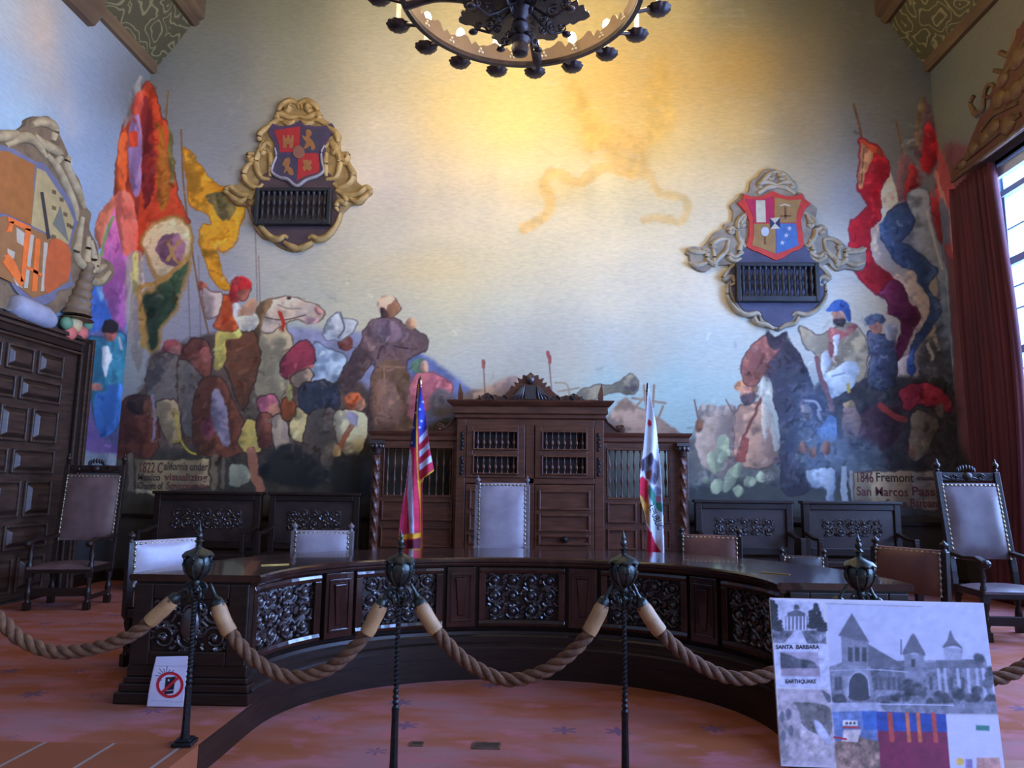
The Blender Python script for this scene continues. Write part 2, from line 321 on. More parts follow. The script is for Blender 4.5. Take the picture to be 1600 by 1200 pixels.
class Canvas:
    """a regular grid of points on a flat surface; U, V = where the photograph shows each of them"""
    def __init__(s, O, ex, ey, nx, ny, warp=0.0, cell=9):
        s.O, s.ex, s.ey, s.nx, s.ny = np.asarray(O, float), np.asarray(ex, float), np.asarray(ey, float), nx, ny
        a = np.linspace(0, 1, nx+1); b = np.linspace(0, 1, ny+1); s.A, s.B = np.meshgrid(a, b)
        P = s.O+s.A[..., None]*s.ex+s.B[..., None]*s.ey-CAM
        z = np.maximum(P @ FW, 0.4); s.U = 800+SX+F*(P @ RT)/z; s.V = 600-F*(P @ UP)/z
        s.U0, s.V0 = s.U, s.V
        if warp:
            h, w_ = s.U.shape
            s.U = s.U+warp*(vnoise(h, w_, cell)+0.5*vnoise(h, w_, cell/2.5)-0.75)*2
            s.V = s.V+warp*(vnoise(h, w_, cell)+0.5*vnoise(h, w_, cell/2.5)-0.75)*2
        s.U1, s.V1 = s.U, s.V
        s.C = np.zeros(s.U.shape+(3,)); s.T = vnoise(ny+1, nx+1, 14)*0.6+vnoise(ny+1, nx+1, 5)*0.4-0.5
        s.mask = None; s.form = 0.0; s.rg = np.random.default_rng(9)
    def sub(s, u0, u1, v0, v1):
        m = (s.U > u0) & (s.U < u1) & (s.V > v0) & (s.V < v1)
        r = np.nonzero(m.any(1))[0]; c = np.nonzero(m.any(0))[0]
        if len(r) == 0: return None
        return (slice(r[0], r[-1]+1), slice(c[0], c[-1]+1))
    def sky(s, pts, power=3.0):
        num = np.zeros(s.C.shape); den = np.zeros(s.U.shape)
        for (u, v, c) in pts:
            w_ = 1.0/((s.U-u)**2+(s.V-v)**2+900)**(power/2); num += w_[..., None]*np.asarray(c, float); den += w_
        s.C = num/den[..., None]
    def mixin(s, sl, a, c, blot=0.0):
        c = np.asarray(c, float)
        cc = c*(1+blot*s.T[sl])[..., None] if c.ndim == 1 else c
        s.C[sl] = s.C[sl]*(1-a[..., None])+cc*a[..., None]
    def poly(s, pts, c, soft=1.2, sm=True, alpha=1.0, blot=0.35, line=None, c2=None, lw=1.3):
        p = smooth_closed(pts, 4) if sm else np.asarray(pts, float)
        sl = s.sub(p[:, 0].min()-4-soft, p[:, 0].max()+4+soft, p[:, 1].min()-4-soft, p[:, 1].max()+4+soft)
        if sl is None: return
        u, v = s.U[sl], s.V[sl]; ins = np.zeros(u.shape, bool); d2 = np.full(u.shape, 1e9)
        q = np.roll(p, -1, 0)
        for (x0, y0), (x1, y1) in zip(p, q):
            dx, dy = x1-x0, y1-y0; l2 = dx*dx+dy*dy
            if l2 < 1e-9: continue
            t = np.clip(((u-x0)*dx+(v-y0)*dy)/l2, 0, 1)
            d2 = np.minimum(d2, (u-x0-t*dx)**2+(v-y0-t*dy)**2)
            if dy != 0:
                cr = (y0 > v) != (y1 > v); ins ^= cr & (u < x0+(v-y0)*dx/dy)
        d = np.sqrt(d2); d = np.where(ins, d, -d); a = np.clip(d/soft*0.5+0.5, 0, 1)*alpha
        w_, h_ = np.ptp(p[:, 0]), np.ptp(p[:, 1])
        if s.form and blot > 0.2 and min(w_, h_) > 7 and soft < 4:
            # painted modelling: folds and a lighter flank, part of the picture itself
            rg = s.rg; th = rg.uniform(-0.7, 0.7); lam = max(2.2, min(w_, h_)/rg.uniform(3.5, 6.0))
            f = np.sin((u*math.cos(th)+v*math.sin(th)*0.5)/lam+5.0*s.T[sl]+rg.uniform(0, 6)); f = np.sign(f)*np.abs(f)**0.6
            gsd = 1.0 if p[:, 0].mean() < 845 else -1.0
            gr = ((u-p[:, 0].mean())/w_*0.55*gsd-(v-p[:, 1].mean())/h_*0.45)
            fac = 1+s.form*(0.13*f+0.42*gr)
            base = np.asarray(c, float)
            if c2 is not None:
                t = np.clip((v-p[:, 1].min())/max(1, h_), 0, 1)[..., None]; base = base*(1-t)+np.asarray(c2, float)*t
            cool = np.array((0.98, 1.0, 1.05)); ff = fac[..., None]; cc = base*np.where(ff < 1, ff*cool, ff)*(1+blot*s.T[sl])[..., None]
            s.mixin(sl, a, cc)
        elif c2 is not None:
            t = np.clip((v-p[:, 1].min())/max(1, np.ptp(p[:, 1])), 0, 1)[..., None]
            cc = (np.asarray(c, float)*(1-t)+np.asarray(c2, float)*t)*(1+blot*s.T[sl])[..., None]; s.mixin(sl, a, cc)
        else: s.mixin(sl, a, c, blot)
        if line is not None: s.mixin(sl, np.clip(1.4-np.abs(d)/lw, 0, 1)*0.75*alpha, line)
    def stroke(s, pts, wd, c, alpha=1.0, sm=True, soft=1.2, blot=0.25):
        p = smooth_open(pts, 6) if sm and len(pts) > 2 else np.asarray(pts, float)
        sl = s.sub(p[:, 0].min()-wd-4, p[:, 0].max()+wd+4, p[:, 1].min()-wd-4, p[:, 1].max()+wd+4)
        if sl is None: return
        u, v = (s.U0[sl], s.V0[sl]) if wd < 4.5 else (s.U[sl], s.V[sl]); d2 = np.full(u.shape, 1e9)
        for (x0, y0), (x1, y1) in zip(p[:-1], p[1:]):
            dx, dy = x1-x0, y1-y0; l2 = dx*dx+dy*dy+1e-9
            t = np.clip(((u-x0)*dx+(v-y0)*dy)/l2, 0, 1); d2 = np.minimum(d2, (u-x0-t*dx)**2+(v-y0-t*dy)**2)
        s.mixin(sl, np.clip((wd/2-np.sqrt(d2))/soft+0.5, 0, 1)*alpha, c, blot)
    def ell(s, cx, cy, rx, ry, c, rot=0, soft=1.2, alpha=1.0, blot=0.3, line=None):
        t = np.linspace(0, 2*PI, 20, endpoint=False); a = math.radians(rot)
        x, y = rx*np.cos(t), ry*np.sin(t)
        s.poly(np.stack([cx+x*math.cos(a)-y*math.sin(a), cy+x*math.sin(a)+y*math.cos(a)], 1), c, soft, False, alpha, blot, line)
    def gauss(s, cx, cy, rx, ry, c, alpha=0.7):
        sl = s.sub(cx-2.6*rx, cx+2.6*rx, cy-2.6*ry, cy+2.6*ry)
        if sl is None: return
        g = np.exp(-0.9*(((s.U[sl]-cx)/rx)**2+((s.V[sl]-cy)/ry)**2)*1.0)*alpha; s.mixin(sl, g, c)
    def build(s, name, m, parent=None, thr=5.0, pos=None, gain=1.0, smax=16):
        C = np.clip(s.C, 0, 255); ny, nx = s.ny, s.nx
        done = np.zeros((ny, nx), bool)
        if s.mask is not None: done |= s.mask
        quads = []
        size = smax
        while size >= 1:
            hi, wi = ny//size, nx//size
            H2, W2 = hi*size, wi*size
            free = ~done[:H2, :W2].reshape(hi, size, wi, size).any((1, 3))
            if size > 1:
                err = np.zeros((hi, wi)); k = np.arange(size+1)/size
                c00 = C[0:H2:size, 0:W2:size]; c01 = C[0:H2:size, size:W2+1:size]; c10 = C[size:H2+1:size, 0:W2:size]; c11 = C[size:H2+1:size, size:W2+1:size]
                for a in range(size+1):
                    for b in range(size+1):
                        if (a in (0, size)) and (b in (0, size)): continue
                        e = c00*(1-k[a])*(1-k[b])+c01*(1-k[a])*k[b]+c10*k[a]*(1-k[b])+c11*k[a]*k[b]
                        err = np.maximum(err, np.abs(C[a:a+H2-size+1:size, b:b+W2-size+1:size]-e).max(2))
                free &= err < thr
            ii, jj = np.nonzero(free); ii = ii*size; jj = jj*size
            quads.append(np.stack([ii*(nx+1)+jj, ii*(nx+1)+jj+size, (ii+size)*(nx+1)+jj+size, (ii+size)*(nx+1)+jj], 1))
            fill = np.zeros((ny, nx), bool); fill[:H2, :W2] = np.kron(free, np.ones((size, size), bool)); done |= fill
            size //= 2
        Q = np.concatenate(quads); ids, inv = np.unique(Q.ravel(), return_inverse=True); Q = inv.reshape(-1, 4)
        a, b = s.A.ravel()[ids], s.B.ravel()[ids]
        P = pos(a, b) if pos else s.O+a[:, None]*s.ex+b[:, None]*s.ey
        me = bpy.data.meshes.new(name); nv, nf = len(ids), len(Q)
        me.vertices.add(nv); me.vertices.foreach_set('co', np.asarray(P, np.float32).ravel())
        me.loops.add(nf*4); me.loops.foreach_set('vertex_index', Q.astype(np.int32).ravel())
        me.polygons.add(nf); me.polygons.foreach_set('loop_start', np.arange(0, nf*4, 4, dtype=np.int32)); me.update(calc_edges=True); me.validate()
        at = me.color_attributes.new('paint', 'FLOAT_COLOR', 'POINT')
        col = np.ones((nv, 4), np.float32); col[:, :3] = np.clip(lin(C.reshape(-1, 3)[ids])*gain, 0, 0.92); at.data.foreach_set('color', col.ravel())
        me.materials.append(m)
        o = bpy.data.objects.new(name, me); COL.objects.link(o)
        if parent is not None: o.parent = parent
        print(name, 'faces', nf)
        return o

# ------------------------------------------------------------------ the wall paintings: a generic crowd under banners before a golden sky
def paint_left_group(c):
    P, S, E, G = c.poly, c.stroke, c.ell, c.gauss
    dk = (60, 45, 42)
    # banners
    S([(263, 142), (258, 200), (250, 300)], 2.5, (140, 110, 70)); S([(283, 203), (288, 300), (308, 440), (335, 560)], 3, (135, 105, 75))
    for x, a, b in ((398, 330, 470), (404, 400, 520), (293, 400, 530), (310, 400, 540)): S([(x, a), (x+4, b)], 2, (130, 110, 105), 0.6)
    P([(222, 140), (232, 126), (246, 150), (250, 180), (262, 193), (272, 250), (276, 295), (288, 330), (298, 348), (270, 345), (240, 360), (225, 385), (220, 405), (203, 405), (182, 350), (178, 300), (182, 250), (190, 208), (204, 170)], (190, 72, 42), line=(120, 60, 50))
    P([(222, 160), (236, 160), (242, 230), (240, 290), (226, 330), (222, 260)], (140, 48, 45))
    P([(203, 195), (216, 175), (221, 220), (219, 300), (206, 300), (200, 240)], (165, 128, 170))
    P([(186, 222), (199, 210), (198, 290), (192, 330), (181, 300)], (226, 98, 48)); P([(201, 208), (214, 206), (213, 228), (203, 228)], (228, 80, 50))
    P([(246, 190), (258, 215), (266, 290), (256, 330), (244, 300), (248, 240)], (176, 110, 42)); P([(262, 190), (270, 230), (273, 270), (268, 290), (264, 240)], (120, 125, 68))
    P([(207, 140), (221, 118), (220, 150), (206, 180), (196, 200), (196, 185)], (150, 145, 140), alpha=.8); P([(205, 165), (222, 140), (223, 168), (212, 182)], (226, 92, 72))
    P([(180, 305), (165, 320), (152, 338), (149, 368), (156, 388), (166, 352), (180, 335), (190, 318)], (236, 128, 92))
    P([(180, 318), (196, 330), (206, 400), (200, 470), (196, 510), (190, 560), (178, 510), (170, 480), (158, 442), (160, 400), (166, 360)], (228, 115, 170), c2=(150, 92, 165))
    P([(178, 305), (200, 300), (215, 340), (214, 395), (196, 400), (184, 360)], (226, 112, 92)); S([(176, 338), (164, 370), (158, 400)], 5, (140, 165, 95))
    P([(200, 400), (220, 395), (226, 440), (228, 520), (215, 580), (200, 520), (196, 460)], (175, 160, 150), alpha=.8); P([(206, 400), (216, 398), (214, 450), (206, 455)], (205, 195, 120), alpha=.8)
    P([(221, 372), (250, 345), (280, 339), (299, 362), (297, 402), (270, 426), (245, 432), (232, 405)], (232, 212, 165), line=(165, 125, 60), lw=3)
    E(268, 390, 23, 26, (142, 102, 122)); S([(262, 376), (276, 410)], 5, (185, 145, 90)); S([(280, 376), (262, 408)], 5, (185, 145, 90))
    P([(297, 404), (286, 450), (271, 490), (252, 515), (246, 545), (232, 545), (225, 500), (221, 465), (240, 450), (272, 425)], (58, 80, 58), line=(175, 135, 75), lw=3.5)
    S([(224, 540), (219, 480), (217, 452), (240, 443), (270, 424), (296, 402)], 8, (186, 146, 80))
    P([(286, 232), (305, 245), (318, 265), (335, 285), (352, 292), (382, 298), (383, 330), (376, 356), (370, 375), (352, 395), (344, 392), (341, 382), (341, 398), (350, 430), (360, 452), (340, 449), (329, 430), (317, 400), (310, 372), (317, 350), (331, 350), (325, 335), (305, 325), (296, 315), (291, 280)], (216, 150, 42), line=(180, 115, 40))
    P([(322, 305), (345, 300), (366, 312), (364, 338), (348, 344), (332, 322)], (130, 116, 74))
    # hills and ground behind the group
    P([(560, 540), (600, 515), (650, 548), (700, 580), (735, 612), (765, 645), (600, 665)], (112, 124, 178), soft=4); P([(430, 518), (500, 515), (600, 530), (620, 600), (430, 600)], (150, 152, 186), soft=5)
    P([(225, 600), (232, 560), (250, 545), (300, 530), (345, 520), (400, 520), (470, 560), (540, 590), (575, 610), (585, 680), (580, 720), (190, 720), (195, 640)], (98, 82, 76), soft=4, blot=.6)
    P([(185, 708), (260, 700), (420, 700), (590, 690), (725, 660), (730, 830), (180, 830)], (66, 62, 56), soft=5, blot=.5)
    # rider and pale horse
    P([(380, 560), (400, 528), (445, 560), (452, 620), (432, 662), (385, 652)], (136, 120, 100), line=dk)
    P([(403, 486), (440, 500), (456, 530), (462, 575), (440, 622), (420, 642), (395, 600), (399, 540)], (172, 158, 128), line=(110, 90, 75))
    P([(400, 490), (412, 474), (430, 466), (446, 462), (470, 468), (500, 478), (506, 490), (497, 502), (482, 506), (460, 500), (442, 508), (425, 520), (405, 515)], (212, 190, 170), line=(120, 90, 80))
    E(497, 485, 6, 6, (198, 140, 135)); P([(478, 497), (497, 497), (492, 506), (478, 507)], (200, 160, 165)); E(450, 466, 3.5, 2.5, (60, 45, 40)); S([(400, 492), (440, 500), (478, 492)], 1.6, (90, 65, 60)); S([(434, 476), (450, 482), (470, 482)], 2, (165, 140, 125))
    S([(437, 488), (443, 514)], 6, (205, 62, 48)); P([(402, 482), (415, 468), (425, 474), (410, 500), (404, 540), (397, 520)], (128, 100, 72))
    P([(346, 530), (372, 520), (398, 520), (406, 560), (396, 600), (380, 640), (362, 600), (352, 570)], (112, 72, 52), line=dk); P([(338, 545), (352, 520), (350, 570), (336, 575)], (205, 185, 98))
    P([(340, 516), (372, 513), (374, 528), (350, 535), (342, 570), (335, 572)], (206, 188, 100))
    P([(345, 462), (362, 462), (374, 485), (368, 516), (334, 512), (344, 485)], (216, 96, 52), line=(120, 60, 45)); P([(364, 468), (376, 480), (376, 502), (366, 500)], (215, 205, 205))
    P([(316, 452), (330, 455), (348, 458), (347, 480), (334, 496), (320, 492)], (212, 186, 176), line=(130, 95, 90)); E(315, 446, 7, 8, (170, 95, 72))
    P([(372, 488), (390, 470), (402, 470), (400, 486), (384, 500), (372, 510)], (196, 150, 120)); P([(366, 495), (400, 492), (400, 512), (376, 514)], (215, 208, 190))
    E(380, 455, 12, 15, (188, 112, 92), line=(110, 60, 55)); P([(358, 455), (362, 438), (378, 433), (392, 440), (390, 450), (372, 456), (372, 470), (360, 470)], (196, 52, 54))
    # crowd
    E(268, 542, 15, 13, (150, 78, 82)); E(273, 548, 8, 9, (176, 118, 108))
    P([(286, 545), (300, 530), (318, 530), (330, 546), (330, 575), (316, 602), (292, 595), (284, 570)], (122, 72, 62), line=dk); E(322, 555, 9, 13, (165, 100, 92))
    P([(232, 575), (250, 552), (285, 560), (308, 590), (312, 640), (250, 650), (228, 610)], (106, 98, 96), line=(70, 60, 58))
    P([(182, 655), (198, 622), (234, 618), (246, 645), (242, 712), (180, 714)], (92, 52, 42), line=dk); E(218, 632, 18, 18, (56, 40, 40)); E(232, 636, 9, 13, (112, 72, 56)); S([(238, 618), (243, 640), (240, 690)], 5, (135, 130, 150))
    P([(246, 630), (276, 624), (282, 660), (284, 690), (262, 690), (248, 660)], (158, 138, 108), line=dk); S([(275, 640), (280, 680), (295, 705), (320, 712)], 3, (200, 175, 70)); P([(280, 560), (318, 590), (325, 640), (318, 680), (290, 680), (280, 630)], (112, 104, 98), line=dk)
    P([(310, 600), (345, 590), (372, 640), (392, 700), (330, 714), (300, 690)], (108, 66, 52), line=dk); E(325, 668, 12, 16, (115, 62, 72)); P([(334, 610), (350, 625), (360, 690), (345, 690), (330, 650)], (140, 130, 150))
    P([(372, 690), (386, 655), (404, 662), (410, 690), (406, 708), (380, 706)], (192, 170, 96), line=dk); S([(392, 705), (398, 740), (408, 765)], 14, (165, 110, 90)); E(418, 632, 18, 17, (190, 108, 126), line=dk); E(428, 640, 8, 11, (198, 140, 115)); P([(402, 650), (425, 650), (430, 690), (405, 700)], (120, 72, 60), line=dk)
    P([(425, 655), (445, 650), (452, 690), (430, 705)], (178, 160, 140), line=dk); P([(455, 642), (478, 638), (490, 665), (478, 690), (456, 686)], (202, 182, 130), line=dk); E(449, 640, 12, 18, (150, 82, 52), line=dk); P([(450, 600), (456, 605), (456, 625), (450, 625)], (200, 190, 120))
    P([(492, 534), (515, 545), (540, 560), (528, 596), (486, 598), (480, 560)], (168, 186, 206), line=(90, 90, 105)); P([(437, 572), (450, 548), (475, 531), (492, 545), (490, 570), (470, 582), (446, 592)], (146, 60, 76), line=dk); S([(455, 590), (475, 578), (490, 572)], 6, (200, 120, 110))
    P([(454, 590), (482, 575), (488, 596), (465, 606)], (150, 128, 110), line=dk); E(540, 536, 12, 14, (118, 66, 58)); P([(505, 520), (511, 500), (524, 492), (531, 488), (537, 497), (558, 502), (549, 524), (532, 531), (514, 531)], (190, 196, 204), line=(110, 110, 120)); S([(531, 490), (538, 512), (528, 528)], 3, (120, 120, 135))
    P([(470, 602), (520, 598), (528, 640), (490, 652), (468, 632)], (56, 62, 76), line=dk); P([(490, 640), (524, 640), (528, 690), (516, 745), (494, 748), (498, 700), (470, 724), (478, 662)], (98, 88, 80), line=dk); S([(495, 742), (528, 756)], 9, (105, 112, 110)); E(508, 736, 7, 5, (150, 155, 150))
    P([(525, 642), (560, 640), (574, 655), (570, 700), (542, 714), (524, 682)], (206, 196, 160), line=dk); E(552, 626, 14, 13, (204, 108, 68)); E(565, 632, 7, 9, (212, 150, 120)); S([(556, 652), (528, 702)], 8, (165, 105, 80)); E(525, 705, 7, 10, (205, 170, 120)); P([(545, 640), (560, 650), (556, 665), (542, 655)], (165, 160, 185))
    # tall robed figure
    P([(572, 512), (590, 497), (616, 496), (634, 508), (652, 514), (668, 532), (661, 550), (641, 560), (636, 582), (642, 645), (648, 672), (584, 672), (576, 640), (580, 590), (585, 562), (562, 592), (540, 612), (528, 592), (556, 545)], (104, 84, 92), line=(70, 56, 60), c2=(120, 92, 78))
    P([(585, 575), (634, 573), (646, 668), (586, 668)], (122, 92, 72)); S([(584, 572), (634, 574)], 3, (160, 125, 100)); S([(600, 575), (602, 640)], 2.5, (165, 130, 105)); P([(582, 512), (600, 500), (622, 508), (628, 528), (606, 536), (588, 528)], (128, 106, 118)); S([(590, 560), (600, 540), (640, 545)], 3, (75, 60, 70))
    E(610, 479, 15, 17, (184, 132, 98), line=(105, 75, 65)); P([(590, 475), (594, 464), (608, 460), (618, 466), (606, 478), (602, 492), (592, 488)], (214, 184, 158)); P([(594, 482), (602, 482), (606, 494), (596, 495)], (70, 52, 52)); E(642, 506, 9, 9, (196, 150, 118))
    P([(585, 610), (600, 592), (615, 600), (625, 620), (628, 655), (605, 665), (588, 650)], (168, 128, 112), soft=3, alpha=.8)
    P([(645, 592), (668, 582), (695, 590), (708, 604), (700, 622), (668, 640), (640, 652)], (206, 120, 130), line=(140, 90, 100)); E(655, 572, 13, 12, (100, 132, 110)); E(663, 574, 8, 9, (206, 160, 140)); E(690, 630, 22, 22, (110, 105, 115), soft=4)
    P([(405, 742), (430, 702), (448, 692), (472, 702), (500, 725), (522, 745), (470, 762)], (46, 46, 48), soft=3); P([(520, 720), (560, 708), (590, 720), (590, 770), (520, 770)], (52, 54, 56), soft=3)
    # scroll with the caption
    S([(204, 712), (204, 765)], 9, (105, 95, 86)); S([(334, 715), (335, 762)], 10, (118, 102, 84)); S([(350, 716), (348, 762)], 6, (110, 98, 84))
    P([(210, 716), (260, 719), (300, 717), (326, 716), (328, 762), (270, 765), (244, 776), (224, 770), (212, 768)], (132, 116, 90), sm=False, line=(60, 50, 42)); P([(212, 770), (224, 768), (244, 776), (244, 768), (212, 765)], (165, 155, 130))
    P([(360, 730), (380, 725), (392, 745), (375, 760), (358, 755)], (150, 150, 130))

def paint_right_group(c):
    P, S, E, G = c.poly, c.stroke, c.ell, c.gauss
    dk = (44, 42, 50)
    P([(1475, 230), (1540, 260), (1560, 420), (1540, 760), (1490, 700), (1486, 500), (1480, 400)], (118, 78, 92), soft=5)
    S([(1334, 163), (1346, 215), (1352, 300)], 4, (120, 90, 72)); S([(1401, 192), (1410, 240), (1416, 320)], 3, (130, 100, 78)); S([(1472, 228), (1484, 280), (1496, 330)], 3, (125, 98, 92))
    P([(1408, 238), (1426, 250), (1442, 276), (1432, 302), (1405, 312), (1401, 280)], (150, 112, 122)); P([(1422, 260), (1434, 272), (1428, 320), (1414, 318)], (178, 60, 72))
    P([(1444, 150), (1457, 180), (1464, 215), (1467, 250), (1450, 277), (1440, 256), (1428, 236), (1431, 190)], (116, 92, 104)); P([(1448, 190), (1460, 205), (1466, 235), (1462, 255), (1450, 272), (1438, 252)], (178, 44, 60)); P([(1431, 180), (1445, 150), (1440, 200), (1431, 232)], (138, 118, 96))
    P([(1468, 235), (1480, 260), (1492, 300), (1501, 345), (1499, 402), (1482, 400), (1470, 362), (1462, 300)], (172, 84, 96)); S([(1462, 270), (1480, 330), (1490, 390)], 6, (205, 150, 155)); P([(1452, 300), (1466, 320), (1472, 370), (1462, 390), (1452, 350)], (165, 58, 72)); P([(1470, 310), (1482, 330), (1482, 380), (1472, 370)], (110, 120, 150))
    P([(1422, 298), (1450, 298), (1456, 340), (1473, 395), (1481, 440), (1490, 610), (1470, 570), (1464, 500), (1464, 430), (1440, 397), (1408, 378), (1428, 345), (1418, 320)], (142, 158, 182), line=(100, 115, 145)); S([(1448, 330), (1462, 385), (1472, 420)], 4, (205, 210, 220))
    P([(1405, 318), (1420, 324), (1429, 345), (1421, 366), (1408, 379), (1430, 390), (1452, 410), (1466, 425), (1458, 436), (1450, 450), (1466, 470), (1469, 492), (1450, 522), (1431, 546), (1426, 578), (1418, 578), (1424, 540), (1446, 502), (1452, 470), (1436, 440), (1428, 424), (1404, 412), (1387, 390), (1373, 350)], (74, 102, 152), line=(55, 70, 115))
    P([(1378, 240), (1390, 268), (1402, 300), (1403, 316), (1386, 330), (1374, 355), (1371, 380), (1386, 414), (1405, 428), (1426, 424), (1436, 450), (1451, 470), (1451, 492), (1436, 516), (1421, 542), (1413, 582), (1392, 594), (1402, 560), (1428, 512), (1434, 495), (1429, 480), (1412, 470), (1411, 450), (1378, 420), (1361, 400), (1359, 360), (1374, 345), (1376, 315), (1370, 295)], (212, 196, 184))
    P([(1344, 218), (1360, 222), (1374, 232), (1390, 264), (1376, 292), (1377, 318), (1374, 346), (1360, 360), (1362, 400), (1378, 420), (1402, 440), (1412, 452), (1416, 472), (1390, 492), (1386, 470), (1364, 456), (1340, 430), (1330, 402), (1327, 370), (1331, 345), (1352, 325), (1350, 312), (1340, 295), (1342, 262)], (198, 40, 56), line=(130, 40, 60))
    P([(1346, 222), (1358, 225), (1366, 240), (1356, 262), (1348, 292), (1342, 290), (1343, 258)], (205, 150, 112)); S([(1350, 232), (1346, 285)], 2, (120, 90, 72)); P([(1345, 219), (1372, 232), (1378, 246), (1362, 238)], (205, 92, 62))
    P([(1390, 440), (1404, 440), (1414, 452), (1418, 470), (1432, 480), (1437, 496), (1428, 516), (1408, 558), (1392, 594), (1380, 600), (1390, 560), (1398, 548), (1408, 512), (1406, 500), (1390, 490), (1386, 470), (1374, 460)], (112, 46, 82), line=(80, 36, 66)); P([(1390, 590), (1408, 560), (1420, 560), (1412, 590), (1398, 602)], (205, 200, 205))
    P([(1418, 560), (1428, 545), (1430, 575), (1422, 590)], (70, 105, 190)); P([(1436, 540), (1468, 530), (1486, 600), (1440, 600)], (92, 100, 118), soft=4); S([(1451, 538), (1457, 560)], 6, (196, 196, 200)); S([(1462, 530), (1466, 544)], 5, (190, 180, 185))
    # distant guns, wreckage and people behind the bench top
    P([(720, 618), (760, 604), (800, 600), (830, 612), (830, 640), (720, 640)], (176, 150, 134), soft=3); P([(770, 600), (800, 588), (826, 596), (818, 612), (780, 616)], (176, 150, 140), soft=2)
    S([(755, 562), (758, 618)], 2, (140, 110, 105)); S([(755, 562), (756, 572)], 5, (165, 95, 92)); S([(857, 552), (862, 612)], 2, (140, 112, 110)); S([(857, 550), (858, 566)], 6, (170, 92, 92))
    P([(902, 612), (925, 604), (955, 600), (975, 591), (988, 586), (997, 596), (995, 610), (984, 617), (965, 612), (930, 624), (905, 626)], (140, 134, 118), line=(100, 95, 88)); E(990, 600, 6, 12, (110, 108, 104)); S([(868, 598), (885, 600), (890, 616)], 3, (170, 160, 140)); S([(872, 612), (905, 606)], 3, (175, 160, 140))
    P([(945, 660), (960, 635), (978, 622), (1000, 640), (1030, 652), (1052, 668), (1085, 690), (1070, 700), (940, 700)], (156, 130, 116), soft=2)
    for a, b in (((1006, 602), (1010, 640)), ((1022, 602), (1020, 636)), ((988, 622), (1040, 630)), ((980, 630), (1016, 645)), ((1028, 655), (1036, 635)), ((990, 640), (1005, 622))): S([a, b], 3.5, (158, 134, 120))
    P([(1060, 705), (1080, 690), (1100, 650), (1150, 660), (1210, 690), (1270, 700), (1275, 830), (1055, 830)], (104, 104, 104), soft=5, blot=.5); P([(1080, 760), (1500, 740), (1540, 760), (1540, 840), (1060, 840)], (70, 72, 74), soft=5)
    for x, y, r in ((1100, 645, 11), (1112, 642, 10), (1128, 648, 13), (1140, 643, 10)): E(x, y, r, r*1.2, (156, 142, 136))
    P([(1088, 690), (1092, 655), (1120, 650), (1150, 660), (1150, 740), (1100, 730)], (158, 140, 130), blot=.5); S([(1085, 625), (1092, 660)], 2.5, (125, 98, 88)); E(1092, 665, 6, 11, (140, 98, 78)); S([(1134, 624), (1148, 650)], 2, (120, 100, 95))
    # man with a long gun
    P([(1150, 642), (1166, 632), (1185, 630), (1204, 642), (1212, 722), (1152, 724)], (176, 138, 118), line=(110, 84, 78)); P([(1148, 608), (1152, 596), (1178, 595), (1184, 612), (1166, 610)], (186, 132, 98)); E(1166, 614, 9, 11, (196, 140, 118)); P([(1158, 618), (1178, 612), (1180, 626), (1164, 634)], (92, 78, 84)); S([(1202, 596), (1160, 690), (1152, 720)], 5, (120, 72, 66)); S([(1166, 690), (1158, 718)], 12, (150, 82, 74))
    for x, y, rx, ry, ro in ((1128, 700, 10, 20, 10), (1116, 722, 11, 17, -15), (1131, 712, 7, 12, 40), (1142, 748, 9, 24, 25), (1152, 735, 9, 14, 30), (1172, 752, 9, 9, 0), (1188, 745, 8, 9, 0), (1102, 749, 6, 6, 0), (1154, 766, 8, 10, 0), (1120, 760, 10, 14, 15)): E(x, y, rx, ry, (156, 164, 136), ro)
    # dark horse
    P([(1205, 530), (1232, 538), (1255, 568), (1272, 620), (1280, 700), (1266, 765), (1222, 765), (1218, 655), (1196, 600), (1202, 560)], (70, 66, 78), line=dk); P([(1157, 577), (1164, 555), (1180, 536), (1196, 522), (1208, 528), (1224, 530), (1222, 546), (1206, 558), (1199, 578), (1180, 602), (1163, 600)], (156, 98, 88), line=(86, 60, 66))
    P([(1196, 527), (1200, 516), (1210, 526), (1230, 518), (1232, 530), (1250, 552), (1262, 580), (1242, 566), (1222, 548), (1206, 545)], (62, 54, 64)); E(1170, 584, 3, 4, (60, 44, 48)); S([(1180, 580), (1196, 556)], 2, (96, 70, 72)); S([(1196, 600), (1204, 640), (1212, 700)], 8, (186, 186, 176), 0.7); P([(1190, 590), (1204, 596), (1206, 640), (1196, 690), (1190, 640)], (206, 206, 190), alpha=.7)
    # riders and foot
    P([(1266, 620), (1300, 590), (1360, 592), (1420, 588), (1486, 600), (1500, 690), (1500, 745), (1262, 745)], (62, 62, 70), soft=4, blot=.6)
    P([(1355, 520), (1378, 524), (1398, 532), (1398, 602), (1356, 604), (1360, 560)], (78, 88, 114), line=dk); E(1369, 512, 10, 12, (160, 112, 100)); P([(1350, 502), (1360, 491), (1378, 494), (1382, 506), (1368, 504), (1352, 509)], (84, 94, 120)); P([(1384, 512), (1402, 508), (1398, 530), (1384, 530)], (160, 158, 165))
    P([(1250, 508), (1264, 516), (1276, 522), (1300, 514), (1330, 504), (1346, 520), (1356, 546), (1350, 592), (1316, 600), (1292, 582), (1276, 556), (1260, 544), (1252, 524)], (172, 156, 130), line=(100, 86, 80)); P([(1297, 512), (1318, 518), (1332, 504), (1338, 512), (1318, 528), (1306, 540), (1300, 560), (1294, 540)], (152, 86, 88)); P([(1284, 555), (1294, 548), (1296, 575), (1286, 582)], (206, 210, 220)); P([(1302, 524), (1310, 526), (1308, 552), (1302, 548)], (215, 215, 222))
